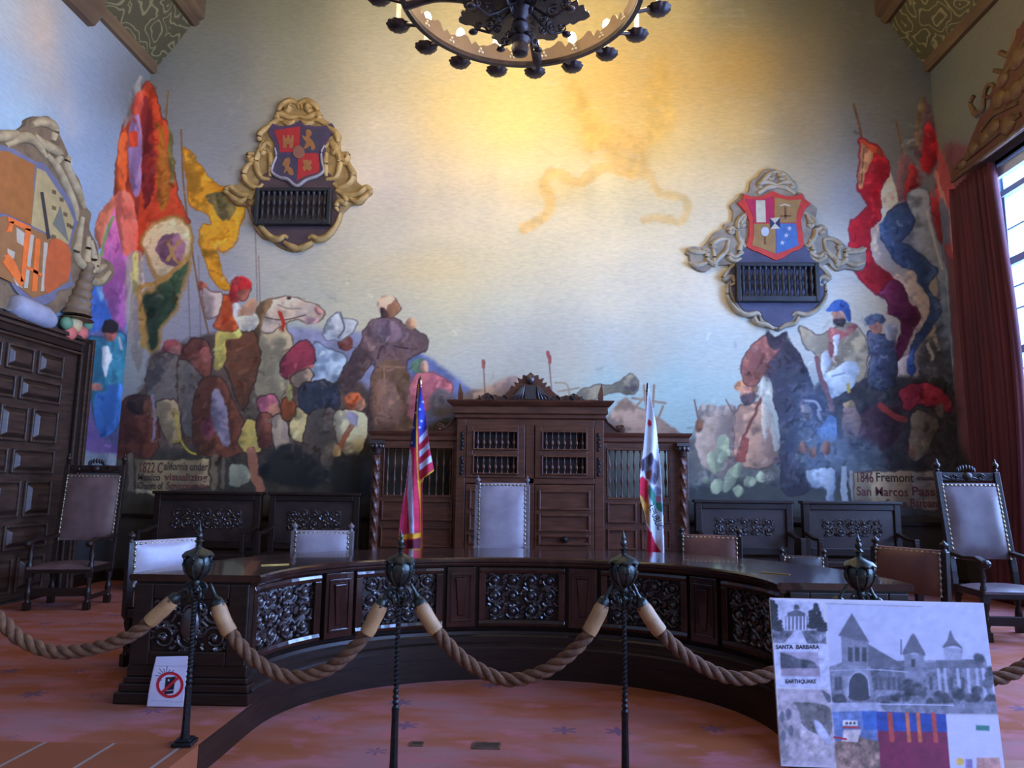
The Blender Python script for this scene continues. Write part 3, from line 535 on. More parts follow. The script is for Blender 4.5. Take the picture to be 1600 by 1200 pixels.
    E(1310, 496, 11, 12, (178, 130, 112)); P([(1301, 500), (1320, 498), (1318, 510), (1304, 508)], (62, 54, 60)); P([(1293, 488), (1300, 473), (1314, 468), (1327, 476), (1331, 500), (1322, 500), (1318, 488)], (62, 92, 158)); P([(1286, 592), (1304, 576), (1322, 566), (1340, 572), (1334, 602), (1300, 622), (1288, 610)], (192, 204, 216)); S([(1276, 560), (1284, 590), (1300, 640)], 8, (130, 82, 82)); S([(1300, 588), (1330, 580)], 3, (150, 165, 190))
    E(1262, 638, 11, 17, (172, 140, 122)); P([(1250, 630), (1258, 618), (1276, 618), (1290, 636), (1290, 664), (1280, 668), (1274, 646), (1262, 632)], (38, 38, 56)); S([(1254, 626), (1274, 628), (1282, 640)], 4, (196, 186, 190)); S([(1278, 640), (1284, 656)], 5, (190, 176, 180)); P([(1254, 645), (1266, 645), (1262, 652)], (50, 42, 46)); P([(1268, 662), (1282, 668), (1294, 650), (1306, 655), (1306, 684), (1290, 698), (1276, 680)], (102, 136, 190), line=dk)
    P([(1318, 640), (1336, 632), (1344, 660), (1334, 690), (1316, 680)], (130, 108, 106)); E(1328, 632, 10, 6, (170, 140, 105)); S([(1324, 600), (1326, 612)], 5, (190, 170, 90)); P([(1350, 640), (1400, 632), (1410, 660), (1390, 700), (1350, 690)], (72, 44, 56), alpha=.7)
    P([(1406, 612), (1430, 598), (1464, 604), (1486, 622), (1486, 645), (1442, 632), (1416, 642)], (150, 50, 70), line=dk); P([(1424, 650), (1436, 640), (1456, 646), (1468, 664), (1456, 690), (1444, 716), (1420, 716), (1420, 684)], (118, 112, 104), line=dk); P([(1460, 640), (1475, 632), (1474, 652)], (110, 100, 98)); E(1424, 704, 6, 10, (150, 110, 92)); E(1446, 668, 5, 9, (84, 82, 78)); S([(1376, 632), (1398, 650), (1414, 656)], 9, (150, 62, 60))
    P([(1262, 690), (1320, 684), (1372, 700), (1370, 738), (1262, 738)], (94, 106, 120), soft=5, alpha=.8, blot=.6); G(1270, 650, 40, 70, (100, 128, 172), .5); G(1300, 700, 55, 40, (106, 128, 160), .45)  # the two soft blue blurs are a glare veil painted into the colours
    for x, y in ((1255, 700), (1270, 706), (1290, 700)): E(x, y, 7, 10, (124, 96, 92))
    P([(1258, 736), (1280, 732), (1304, 734), (1304, 780), (1292, 780), (1290, 765), (1268, 762)], (150, 162, 182), line=(80, 86, 100)); S([(1319, 733), (1319, 780)], 9, (158, 166, 180)); S([(1330, 738), (1332, 780)], 5, (150, 152, 160))
    P([(1334, 737), (1380, 736), (1425, 735), (1466, 737), (1466, 796), (1400, 794), (1398, 786), (1334, 784)], (158, 142, 120), sm=False, line=(84, 74, 70)); P([(1425, 736), (1466, 738), (1466, 795), (1425, 795)], (150, 146, 146), sm=False, alpha=.7)
    P([(1400, 796), (1430, 796), (1432, 840), (1404, 842)], (66, 70, 80)); 

def paint_sky(c):
    k = []
    def row(v, d):
        for u, col in d.items(): k.append((u, v, col))
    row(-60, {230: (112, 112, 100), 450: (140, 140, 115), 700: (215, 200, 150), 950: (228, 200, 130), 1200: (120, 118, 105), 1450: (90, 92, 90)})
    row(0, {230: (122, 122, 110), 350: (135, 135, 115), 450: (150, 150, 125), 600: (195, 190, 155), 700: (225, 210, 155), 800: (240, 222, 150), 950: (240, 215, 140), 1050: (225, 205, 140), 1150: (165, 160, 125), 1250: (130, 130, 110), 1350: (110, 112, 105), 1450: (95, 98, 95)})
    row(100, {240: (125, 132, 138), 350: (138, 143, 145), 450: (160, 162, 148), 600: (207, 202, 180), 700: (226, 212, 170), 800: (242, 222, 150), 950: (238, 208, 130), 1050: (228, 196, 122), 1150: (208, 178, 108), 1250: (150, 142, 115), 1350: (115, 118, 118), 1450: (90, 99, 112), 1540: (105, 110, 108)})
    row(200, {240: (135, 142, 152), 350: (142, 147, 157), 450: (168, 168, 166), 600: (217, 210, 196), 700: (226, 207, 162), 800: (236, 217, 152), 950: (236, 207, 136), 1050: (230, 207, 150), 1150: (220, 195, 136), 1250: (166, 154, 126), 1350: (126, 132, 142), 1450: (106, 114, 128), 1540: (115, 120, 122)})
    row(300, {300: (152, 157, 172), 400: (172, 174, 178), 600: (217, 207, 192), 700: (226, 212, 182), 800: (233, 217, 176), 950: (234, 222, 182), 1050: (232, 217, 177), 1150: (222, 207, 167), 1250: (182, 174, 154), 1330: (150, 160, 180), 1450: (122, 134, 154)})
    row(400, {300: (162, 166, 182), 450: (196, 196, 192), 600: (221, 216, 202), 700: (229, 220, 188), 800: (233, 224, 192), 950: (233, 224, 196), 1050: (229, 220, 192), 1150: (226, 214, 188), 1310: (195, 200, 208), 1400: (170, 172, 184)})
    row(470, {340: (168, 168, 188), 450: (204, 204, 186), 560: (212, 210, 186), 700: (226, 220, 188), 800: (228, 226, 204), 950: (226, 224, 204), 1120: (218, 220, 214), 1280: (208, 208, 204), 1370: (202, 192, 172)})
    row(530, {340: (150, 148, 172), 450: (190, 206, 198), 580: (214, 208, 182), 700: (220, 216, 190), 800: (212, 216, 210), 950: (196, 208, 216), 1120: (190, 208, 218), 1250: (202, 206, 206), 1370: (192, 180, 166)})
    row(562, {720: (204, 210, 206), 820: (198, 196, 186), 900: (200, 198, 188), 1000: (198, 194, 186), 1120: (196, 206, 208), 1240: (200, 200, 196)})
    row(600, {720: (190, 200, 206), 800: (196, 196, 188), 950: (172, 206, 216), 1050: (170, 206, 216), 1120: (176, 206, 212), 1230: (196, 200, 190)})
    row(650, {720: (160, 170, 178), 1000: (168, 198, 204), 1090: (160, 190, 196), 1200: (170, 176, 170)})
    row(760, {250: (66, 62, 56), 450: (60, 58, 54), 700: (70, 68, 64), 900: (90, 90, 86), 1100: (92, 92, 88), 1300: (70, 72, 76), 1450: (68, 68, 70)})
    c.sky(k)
    # drifting golden cloud bands and a ribbon-like wisp
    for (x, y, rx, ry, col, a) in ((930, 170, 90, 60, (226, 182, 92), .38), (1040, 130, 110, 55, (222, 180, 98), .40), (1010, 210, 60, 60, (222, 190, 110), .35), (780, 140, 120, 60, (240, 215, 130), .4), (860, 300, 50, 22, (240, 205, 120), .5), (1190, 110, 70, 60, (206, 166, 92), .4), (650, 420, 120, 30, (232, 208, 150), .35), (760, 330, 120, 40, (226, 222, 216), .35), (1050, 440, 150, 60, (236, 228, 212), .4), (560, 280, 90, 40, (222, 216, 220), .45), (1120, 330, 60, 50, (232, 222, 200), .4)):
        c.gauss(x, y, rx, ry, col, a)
    w_ = (226, 186, 96)
    c.poly([(893, 108), (905, 130), (925, 160), (945, 195), (950, 215), (920, 236), (910, 200), (893, 165), (888, 135)], w_, soft=8, alpha=.55); c.poly([(1012, 130), (1030, 90), (1045, 120), (1052, 165), (1055, 190), (1035, 215), (1012, 225), (1004, 180)], w_, soft=8, alpha=.55)
    c.poly([(905, 205), (945, 196), (985, 200), (1012, 225), (1010, 270), (990, 282), (960, 262), (940, 240), (915, 238)], (220, 176, 98), soft=7, alpha=.55)
    c.stroke([(985, 270), (940, 262), (905, 285), (868, 270), (850, 285), (860, 318), (848, 340), (818, 358)], 17, (236, 192, 112), .6, soft=5); c.stroke([(1012, 270), (1030, 300), (1070, 312), (1066, 345), (1030, 340), (1006, 345)], 13, (228, 190, 120), .6, soft=5)
    for _ in range(420):
        u, v = random.uniform(240, 1440), random.uniform(0, 480); l = random.uniform(10, 34); a = 0.25+0.3*math.sin(u/210.0)
        lgt = random.uniform(-14, 16); i = None
        c.stroke([(u, v), (u+l*math.cos(a), v+l*math.sin(a))], random.uniform(3, 6), (222+lgt, 212+lgt, 190+lgt) if 520 < u < 1200 else (150+lgt, 156+lgt, 160+lgt), random.uniform(.08, .22), sm=False, soft=3)

def daub(c, boxes, n, seed=3):
    """short broken brush marks picked from the paint already there"""
    rg = np.random.default_rng(seed)
    for (u0, u1, v0, v1, wt) in boxes:
        for _ in range(int(n*wt)):
            u, v = rg.uniform(u0, u1), rg.uniform(v0, v1)
            sl = c.sub(u-2.5, u+2.5, v-2.5, v+2.5)
            if sl is None: continue
            col = c.C[sl].reshape(-1, 3).mean(0); lum = col.mean()
            if lum > 128 and np.ptp(col) < 62 and rg.random() > 0.04: continue
            k = rg.normal(0, 1); d = np.array((1.0, 0.92, 0.9) if k > 0 else (0.8, 0.85, 1.0))*k*(6+0.16*lum)+rg.normal(0, 4, 3)
            a = rg.uniform(0, PI); l = rg.uniform(4, 12); q = rg.uniform(-.5, .5)
            e = c.sub(u+l*math.cos(a)-2.5, u+l*math.cos(a)+2.5, v+l*math.sin(a)-2.5, v+l*math.sin(a)+2.5)
            if e is None or np.abs(c.C[e].reshape(-1, 3).mean(0)-col).max() > 34: continue
            c.stroke([(u, v), (u+l*.5*math.cos(a), v+l*.5*math.sin(a)), (u+l*math.cos(a+q), v+l*math.sin(a+q))], rg.uniform(2.5, 5.5), np.clip(col+d, 12, 245), rg.uniform(.35, .75), soft=2.0, blot=.1)
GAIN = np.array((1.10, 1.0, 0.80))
cb = Canvas((XL, YW, 0), (XR-XL, 0, 0), (0, 0, ZT), 1024, 832, warp=2.2)
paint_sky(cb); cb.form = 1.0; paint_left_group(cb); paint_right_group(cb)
daub(cb, [(185, 580, 430, 720, 1.3), (500, 720, 480, 680, .7), (225, 390, 130, 520, .8), (1080, 1270, 520, 760, .8), (1240, 1500, 460, 750, 1.3), (1325, 1490, 170, 560, .7), (720, 1060, 570, 690, .4)], 900)
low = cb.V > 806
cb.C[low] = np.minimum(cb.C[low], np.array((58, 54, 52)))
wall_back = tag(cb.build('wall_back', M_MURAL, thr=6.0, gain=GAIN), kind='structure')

cl = Canvas((XL, -4.0, 0), (0, YW+4.0, 0), (0, 0, ZT), 1024, 640, warp=2.0)
cl.sky([(-200, 0, (185, 195, 205)), (-100, 200, (160, 185, 215)), (0, 20, (190, 200, 210)), (60, 60, (205, 190, 180)), (110, 60, (165, 185, 215)), (0, 120, (165, 195, 230)), (70, 130, (190, 190, 195)), (130, 120, (150, 170, 205)), (170, 140, (140, 150, 178)), (210, 150, (120, 125, 132)), (30, 190, (180, 215, 245)), (110, 190, (170, 190, 225)), (160, 220, (150, 172, 205)), (205, 140, (130, 135, 140)), (130, 270, (168, 190, 225)), (170, 300, (170, 190, 220)), (150, 460, (130, 185, 235)), (160, 420, (160, 190, 225)), (-60, 500, (110, 110, 120)), (100, 560, (70, 68, 80)), (160, 640, (80, 80, 110)), (150, 760, (56, 54, 60)), (-300, 700, (60, 58, 62))])
cl.poly([(18, -60), (60, -60), (85, 20), (90, 80), (108, 160), (112, 210), (80, 120), (48, 50)], (212, 192, 176), soft=16, alpha=.5)
cl.poly([(138, 520), (140, 455), (150, 448), (158, 470), (168, 462), (176, 500), (178, 540)], (66, 104, 188), soft=3)
cl.form = 0.9; cl.rg = np.random.default_rng(9)
paint_left_group(cl)
cl.poly([(118, 545), (140, 520), (198, 520), (198, 640), (190, 735), (106, 735)], (92, 88, 124), soft=3)
cl.poly([(138, 535), (150, 524), (170, 528), (196, 524), (198, 600), (190, 655), (160, 684), (144, 640), (138, 590)], (58, 122, 148), line=(40, 70, 95)); cl.poly([(150, 620), (190, 600), (190, 650), (165, 684), (150, 665)], (62, 110, 178))
cl.poly([(112, 620), (134, 610), (146, 660), (170, 690), (186, 700), (186, 722), (108, 722)], (104, 82, 134), soft=3)
cl.poly([(158, 545), (168, 540), (174, 560), (166, 588), (160, 575)], (206, 212, 218)); cl.ell(172, 518, 11, 15, (172, 98, 92)); cl.poly([(158, 515), (162, 502), (176, 500), (186, 510), (183, 520), (165, 518)], (40, 34, 38)); cl.stroke([(186, 528), (190, 545)], 4, (190, 190, 205)); cl.ell(134, 552, 9, 18, (165, 112, 100)); cl.ell(150, 606, 9, 6, (170, 110, 100))
cl.poly([(106, 712), (140, 706), (190, 712), (190, 726), (106, 730)], (128, 134, 146), soft=2)
daub(cl, [(100, 215, 130, 720, .8)], 420)
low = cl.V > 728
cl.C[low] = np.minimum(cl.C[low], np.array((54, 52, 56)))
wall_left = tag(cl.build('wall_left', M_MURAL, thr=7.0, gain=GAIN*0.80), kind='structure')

cr = Canvas((XR, YW, 0), (0, -4.0-YW, 0), (0, 0, ZT), 768, 512, warp=2.0)
cr.sky([(1452, 110, (98, 106, 112)), (1480, 180, (112, 118, 116)), (1540, 80, (112, 114, 108)), (1600, 0, (112, 112, 104)), (1490, 300, (120, 125, 150)), (1500, 450, (116, 86, 104)), (1500, 640, (104, 76, 92)), (1560, 500, (96, 66, 78)), (1500, 800, (60, 56, 60)), (1900, 300, (110, 110, 110)), (1900, 900, (60, 56, 60))])
paint_right_group(cr)
yy = YW+(-4.0-YW)*(cr.A[:-1, :-1]+0.5/768); zz = ZT*(cr.B[:-1, :-1]+0.5/512)
mk = np.zeros(yy.shape, bool)
for (y0, y1) in WIN: mk |= (yy > y0) & (yy < y1) & (zz > WZ0) & (zz < WZ1)
cr.mask = mk
wall_right = tag(cr.build('wall_right', M_MURAL, thr=7.0, gain=GAIN), kind='structure')

# captions lettered on the painted scrolls
def wallfn(u, v, ang=0.0, plane=YW, off=0.006):
    p = ony(u, v, plane); ca, sa = math.cos(ang), math.sin(ang)
    return lambda x, y: (p[0]+x*ca-y*sa, plane-off, p[2]+x*sa+y*ca)
for s, u, v, h, m, wd in (('1822 C', 216, 738, 18, M_INKR, 39), ('alifornia under', 256, 734, 14, M_INKB, 70), ('Mexico', 215, 750, 11.5, M_INKB, 36), ('visualizing', 257, 750, 12, M_INKR, 68), ('Change of', 215, 763.5, 12, M_INKB, 40), ('Sovereignity', 260, 763.5, 12, M_INKR, 65),
        ('1846', 1337, 753, 17, M_INKR, 27), ('Fremont', 1368, 752, 15, M_INKB, 58), ('crosses', 1432, 750, 8, M_INKP, 26), ('San Marcos', 1338, 774, 15, M_INKR, 78), ('Pass', 1424, 774, 15, M_INKR, 36), ('Santa', 1384, 792, 13, M_INKB, 32), ('Barbara', 1422, 792, 14, M_INKR, 44)):
    text_mesh(s, h*1.28*YW/F, wallfn(u, v, -0.008), m, 'painted_lettering', wall_back, bold=0.0025, fit=wd*YW/F)

# ------------------------------------------------------------------ floors: raised dais with a bowed well cut into it
ZP = -0.17                                        # the well's floor
PA, PB, PY, PN = 1.73, 1.35, 4.85, 2.1            # half width, depth, centre, exponent of the bow
def bow(t, a=PA, b=PB, n=PN):
    """t 0..1 from the left end over the apex to the right end -> (x, y, outward normal)"""
    th = PI*(1-t); c, s = math.cos(th), math.sin(th)
    x = a*math.copysign(abs(c)**(2/n), c); y = b*abs(s)**(2/n)
    return x, y
def bow_path(a=PA, b=PB, n=PN, y0=PY, num=121):
    th = [bow(i/(400.0), a, b, n) for i in range(401)]
    P = np.array(th); d = np.concatenate([[0], np.cumsum(np.hypot(*np.diff(P, axis=0).T))])
    L = np.linspace(0, d[-1], num); X = np.interp(L, d, P[:, 0]); Y = np.interp(L, d, P[:, 1])
    return np.stack([AX+X, y0+Y], 1)
def normals(P):
    T = np.gradient(P, axis=0); T /= np.linalg.norm(T, axis=1)[:, None]
    return np.stack([-T[:, 1], T[:, 0]], 1)        # outward (away from the well)
B0 = bow_path(); N0 = normals(B0)
Y0D = 4.12                                        # where the carpet gives way to tiles
m = MB(); m.box(-9, 9, -4, 11, ZP-0.1, ZP); tag(m.build('floor', M_CARPET), kind='structure')
# dais: side strips and back
edge = np.vstack([[AX-PA, Y0D], B0, [AX+PA, Y0D]])
m = MB(); k = int(len(edge)/2)
for i in range(len(edge)-1):
    (x0, y0), (x1, y1) = edge[i], edge[i+1]
    s0 = XL if i < k else XR
    if i == k: pass
    m.add([(x0, y0, 0), (x1, y1, 0), (s0, y1, 0), (s0, y0, 0)], [(0, 1, 2, 3)])
ya = edge[k][1]
m.add([(XL, ya, 0), (XR, ya, 0), (XR, YW, 0), (XL, YW, 0)], [(0, 1, 2, 3)])
tag(m.build('floor_dais', M_CARPET), kind='structure')
m = MB()
m.box(XL, AX-PA, -3.0, Y0D, -0.16, 0.0); m.box(AX+PA, XR, -3.0, Y0D, -0.16, 0.0)
tag(m.build('floor_tiles', M_TILE), kind='structure')
m = MB(); rows = []
for i in range(len(edge)):
    x, y = edge[i]
    nx, ny = (N0[min(max(i-1, 0), len(N0)-1)])
    rows.append([(x-nx*0.004, y-ny*0.004, ZP), (x+nx*0.05, y+ny*0.05, ZP), (x+nx*0.05, y+ny*0.05, -0.001), (x-nx*0.004, y-ny*0.004, -0.001)])
m.sweep(rows); tag(m.build('trim_1', M_DARK, smooth=30), kind='structure')

# ------------------------------------------------------------------ ceiling, coves and beams
m = MB(); m.box(XL-0.3, XR+0.9, -4.0, YW+0.2, ZT, ZT+0.2); tag(m.build('ceiling', M_CEIL), kind='structure')
def frieze_mat():
    mm, nt, N, L, P = nodes('painted_frieze'); P.inputs['Roughness'].default_value = 0.65
    tc = N.new('ShaderNodeTexCoord'); nz = N.new('ShaderNodeTexNoise'); nz.inputs['Scale'].default_value = 2.2; nz.inputs['Detail'].default_value = 2; L.new(tc.outputs['Object'], nz.inputs['Vector'])
    mxv = N.new('ShaderNodeMix'); mxv.data_type = 'RGBA'; mxv.inputs['Factor'].default_value = 0.35; L.new(tc.outputs['Object'], mxv.inputs['A']); L.new(nz.outputs['Color'], mxv.inputs['B'])
    vo = N.new('ShaderNodeTexVoronoi'); vo.feature = 'F1'; vo.inputs['Scale'].default_value = 4.0; L.new(mxv.outputs['Result'], vo.inputs['Vector'])
    mu = N.new('ShaderNodeMath'); mu.operation = 'MULTIPLY'; mu.inputs[1].default_value = 26; L.new(vo.outputs['Distance'], mu.inputs[0])
    si = N.new('ShaderNodeMath'); si.operation = 'SINE'; L.new(mu.outputs[0], si.inputs[0])
    rp = N.new('ShaderNodeValToRGB'); e = rp.color_ramp.elements; e[0].position = 0.55; e[0].color = (0.085, 0.075, 0.032, 1); e[1].position = 0.9; e[1].color = (0.24, 0.21, 0.10, 1)
    L.new(si.outputs[0], rp.inputs['Fac']); L.new(rp.outputs['Color'], P.inputs['Base Color']); return mm
M_FRIEZE = frieze_mat()
for nm, xs, sgn in (('trim_2', XL, 1), ('trim_3', XR, -1)):
    m = MB(); pr = [(0.0, 7.98), (0.10, 8.02), (0.34, 8.34), (0.62, 8.78), (0.62, 9.4), (0, 9.4)]
    m.sweep([[(xs+sgn*a, y, z) for a, z in pr] for y in (-4.0, YW-0.004)]); fr = tag(m.build(nm, M_FRIEZE), kind='structure')
    m = MB(); pr = [(0.0, 7.88), (0.07, 7.88), (0.10, 7.93), (0.09, 8.0), (0.12, 8.03), (0.10, 8.06), (0.0, 8.06)]
    m.sweep([[(xs+sgn*a, y, z) for a, z in pr] for y in (-4.0, YW-0.002)]); m.build('moulding', M_BEAM, fr)
    m = MB(); pr = [(0.50, 8.74), (0.66, 8.70), (0.72, 8.74), (0.72, 8.80), (0.80, 8.84), (0.80, 9.3), (0.50, 9.3)]
    m.sweep([[(xs+sgn*a, y, z) for a, z in pr] for y in (-4.0, YW-0.002)]); m.build('beam', M_BEAM, fr)
    # gilded corbel brackets that carry the cross beams
    for yb in (8.58 if sgn > 0 else 7.7, 4.6):
        m = MB(); pr = [(0, 7.62), (0.10, 7.63), (0.20, 7.78), (0.24, 8.05), (0.32, 8.34), (0.50, 8.44), (0.66, 8.60), (0.70, 8.78), (0.95, 8.86), (0.95, 9.5), (0, 9.5)]
        m.sweep([[(xs+sgn*a, y, z) for a, z in pr] for y in (yb-0.30, yb+0.30)]); cb_ = m.build('corbel', M_BEAM, fr)
        m = MB()
        for q in range(5): m.ball((xs+sgn*(0.24+0.11*q), yb-0.23, 8.30+0.11*q), 0.07, 0.04, 0.11)
        for q in (-1, 0, 1): m.ball((xs+sgn*0.52, yb+0.13*q, 8.44), 0.13, 0.06, 0.10)
        m.build('gilded_leaves', M_GOLD, cb_, smooth=60)
for i, yb in enumerate((9.0,)):
    pass
m = MB(); m.box(XL+0.5, XR-0.5, 8.4, 8.8, 9.42, 9.9); m.box(XL+0.5, XR-0.5, 4.4, 4.8, 9.42, 9.9); tag(m.build('ceiling_beam', M_BEAM, bevel=0.03), kind='structure')
for xs in (XL+0.4, XR-0.4): pass

# ------------------------------------------------------------------ window, pelmet, curtain (right wall)
wi = None
for k, (y0, y1) in enumerate(WIN):
    m = MB(); t = 0.36
    m.box(XR, XR+t, y1, y1+0.06, WZ0-0.06, WZ1+0.06); m.box(XR, XR+t, y0-0.06, y0, WZ0-0.06, WZ1+0.06); m.box(XR, XR+t, y0, y1, WZ1, WZ1+0.06); m.box(XR, XR+t, y0, y1, WZ0-0.06, WZ0)
    wo = tag(m.build('window_%d' % (k+1), M_WFRAME), kind='structure')
    m = MB(); x0, x1 = XR+0.20, XR+0.27
    zs = [WZ0, 2.0, 3.25, 4.45, WZ1]
    for z in zs: m.box(x0, x1, y0, y1, z-0.05 if z > WZ0 else z, z+0.05 if z < WZ1 else z)
    ny_ = 4
    for q in range(ny_+1): y = y0+(y1-y0)*q/ny_; m.box(x0+0.005, x1-0.005, max(y0, y-0.035), min(y1, y+0.035), WZ0, WZ1)
    m.box(x0-0.03, x1, y0, y1, WZ1-0.36, WZ1-0.28)
    m.build('window_frame', M_WFRAME, wo)
    m = MB()
    for z in (1.4, 2.6, 3.0, 3.8, 4.1, 4.9): m.box(x0+0.02, x1-0.02, y0, y1, z-0.009, z+0.009)
    m.build('glazing_bars', M_WFRAME, wo)
    m = MB(); m.box(XR+0.232, XR+0.238, y0, y1, WZ0, WZ1); m.build('pane', M_GLASS, wo)
    m = MB(); m.box(XR+0.03, XR+0.09, y0+0.02, y1-0.02, WZ1-0.16, WZ1-0.02); m.build('roller_blind', flat('blind_white', (205, 215, 225)), wo)

XPL = XR-0.20
def relief(pts, on, push, d0, d1, sm=True, n=4, inset=0.0):
    """outline from the photo laid on a wall, as a slab between distances d0 and d1 off the wall, front edge eased in"""
    p = smooth_closed(pts, n) if sm else np.asarray(pts, float)
    c = p.mean(0); W = [np.array(on(u, v)) for u, v in p]
    q = p+(c-p)*inset; W2 = [np.array(on(u, v)) for u, v in q]
    push = np.array(push)
    return [tuple(a+push*d1) for a in W2], [tuple(a+push*d0) for a in W]
pel = empty('window_pelmet', (XR, 8.2, 5.8), 0, 'carved red and gold pelmet board over the tall window', 'pelmet')
onp = lambda u, v: onx(u, v, XPL)
def addw(pts, on, push, d0, d1, mt, name, parent, sm=True, inset=0.0, n=4, bevel=0.0, smooth=None):
    mm = MB(); mm.prism(*relief(pts, on, push, d0, d1, sm, n, inset))
    o = mm.build(name, mt, None, bevel=bevel, smooth=smooth)
    if parent is not None:
        o.parent = parent
        if parent.type == 'EMPTY': o.matrix_parent_inverse = (Matrix.Translation(parent.location) @ Matrix.Rotation(parent.rotation_euler.z, 4, 'Z')).inverted()
    return o
M_PELM = mat('pelmet_red_gold', (0.105, 0.026, 0.017), 0.6, c2=(0.105, 0.055, 0.020), scale=3.4, bump=0.3, bscale=14)
M_PELG = mat('pelmet_gilding', (0.17, 0.10, 0.035), 0.5, c2=(0.10, 0.035, 0.016), scale=8, bump=0.3)
px0 = (-1, 0, 0)
addw([(1491, 287), (1493, 262), (1512, 245), (1524, 214), (1538, 182), (1552, 168), (1557, 140), (1566, 125), (1573, 108), (1582, 84), (1596, 50), (1618, 10), (1640, -60), (1700, -120), (1790, -200), (1830, 25), (1700, 125), (1600, 207)], onp, px0, 0.02, 0.06, M_PELM, 'pelmet_board', pel, sm=False, bevel=0.015)
mm = MB()
for pts, r in (([(1530, 182), (1523, 176), (1519, 160), (1524, 150)], 0.030), ([(1522, 168), (1528, 176), (1538, 172), (1540, 150), (1545, 136), (1553, 132), (1556, 142), (1548, 152), (1541, 150)], 0.030), ([(1566, 82), (1578, 86), (1586, 70), (1592, 45)], 0.035)):
    q = smooth_open(pts, 5); mm.tube([onp(u, v)+np.array((-0.02, 0, 0)) for u, v in q], r, 7)
for (u, v, r) in ((1569, 155, .15), (1585, 150, .12), (1575, 125, .12), (1597, 140, .16), (1560, 200, .14), (1583, 195, .16), (1530, 232, .12), (1548, 215, .11), (1598, 90, .18), (1512, 256, .1), (1620, 120, .2)):
    p = onp(u, v); mm.ball((p[0]-0.06, p[1], p[2]), 0.05, r, r*0.8, 10, 6)
for pts in ([(1500, 280), (1540, 248), (1600, 203), (1700, 120)], [(1500, 262), (1522, 246), (1560, 215), (1604, 178)], [(1540, 205), (1560, 180), (1575, 172), (1600, 160)], [(1562, 110), (1580, 112), (1592, 95), (1612, 60)]):
    q = smooth_open(pts, 6); mm.tube([onp(u, v)+np.array((-0.065, 0, 0)) for u, v in q], 0.03, 6)
g_ = mm.build('gilded_carving', M_PELG, None, smooth=60); g_.parent = pel; g_.matrix_parent_inverse = Matrix.Translation(pel.location).inverted()
# curtain: hanging folds, gathered at the far side of the window
mm = MB(); NY, NZ = 84, 30; grid = []
for j in range(NZ+1):
    tz = j/NZ; z = 0.03+tz*(5.70-0.03)
    ya, yb = 9.93, 8.98-0.22*math.sin(PI*min(1, (1-tz)*1.05))**1.0*(1-tz)**0.3
    for i in range(NY+1):
        t = i/NY; ph = t*2*PI*9
        d = 0.075*math.sin(ph+0.6*math.sin(3*tz))+0.030*math.sin(2.3*ph+2*tz)+0.015*math.sin(5*tz+11*t)
        grid.append((XR-0.115+d*0.75, ya+(yb-ya)*t, z))
for j in range(NZ):
    for i in range(NY):
        a = j*(NY+1)+i; mm.f.append((a, a+1, a+NY+2, a+NY+1))
mm.v = grid
cu = mm.build('curtain', M_CURT, smooth=180); s_ = cu.modifiers.new('solid', 'SOLIDIFY'); s_.thickness = 0.012
tag(cu, 'floor length maroon velvet curtain hanging at the tall window', 'curtain')

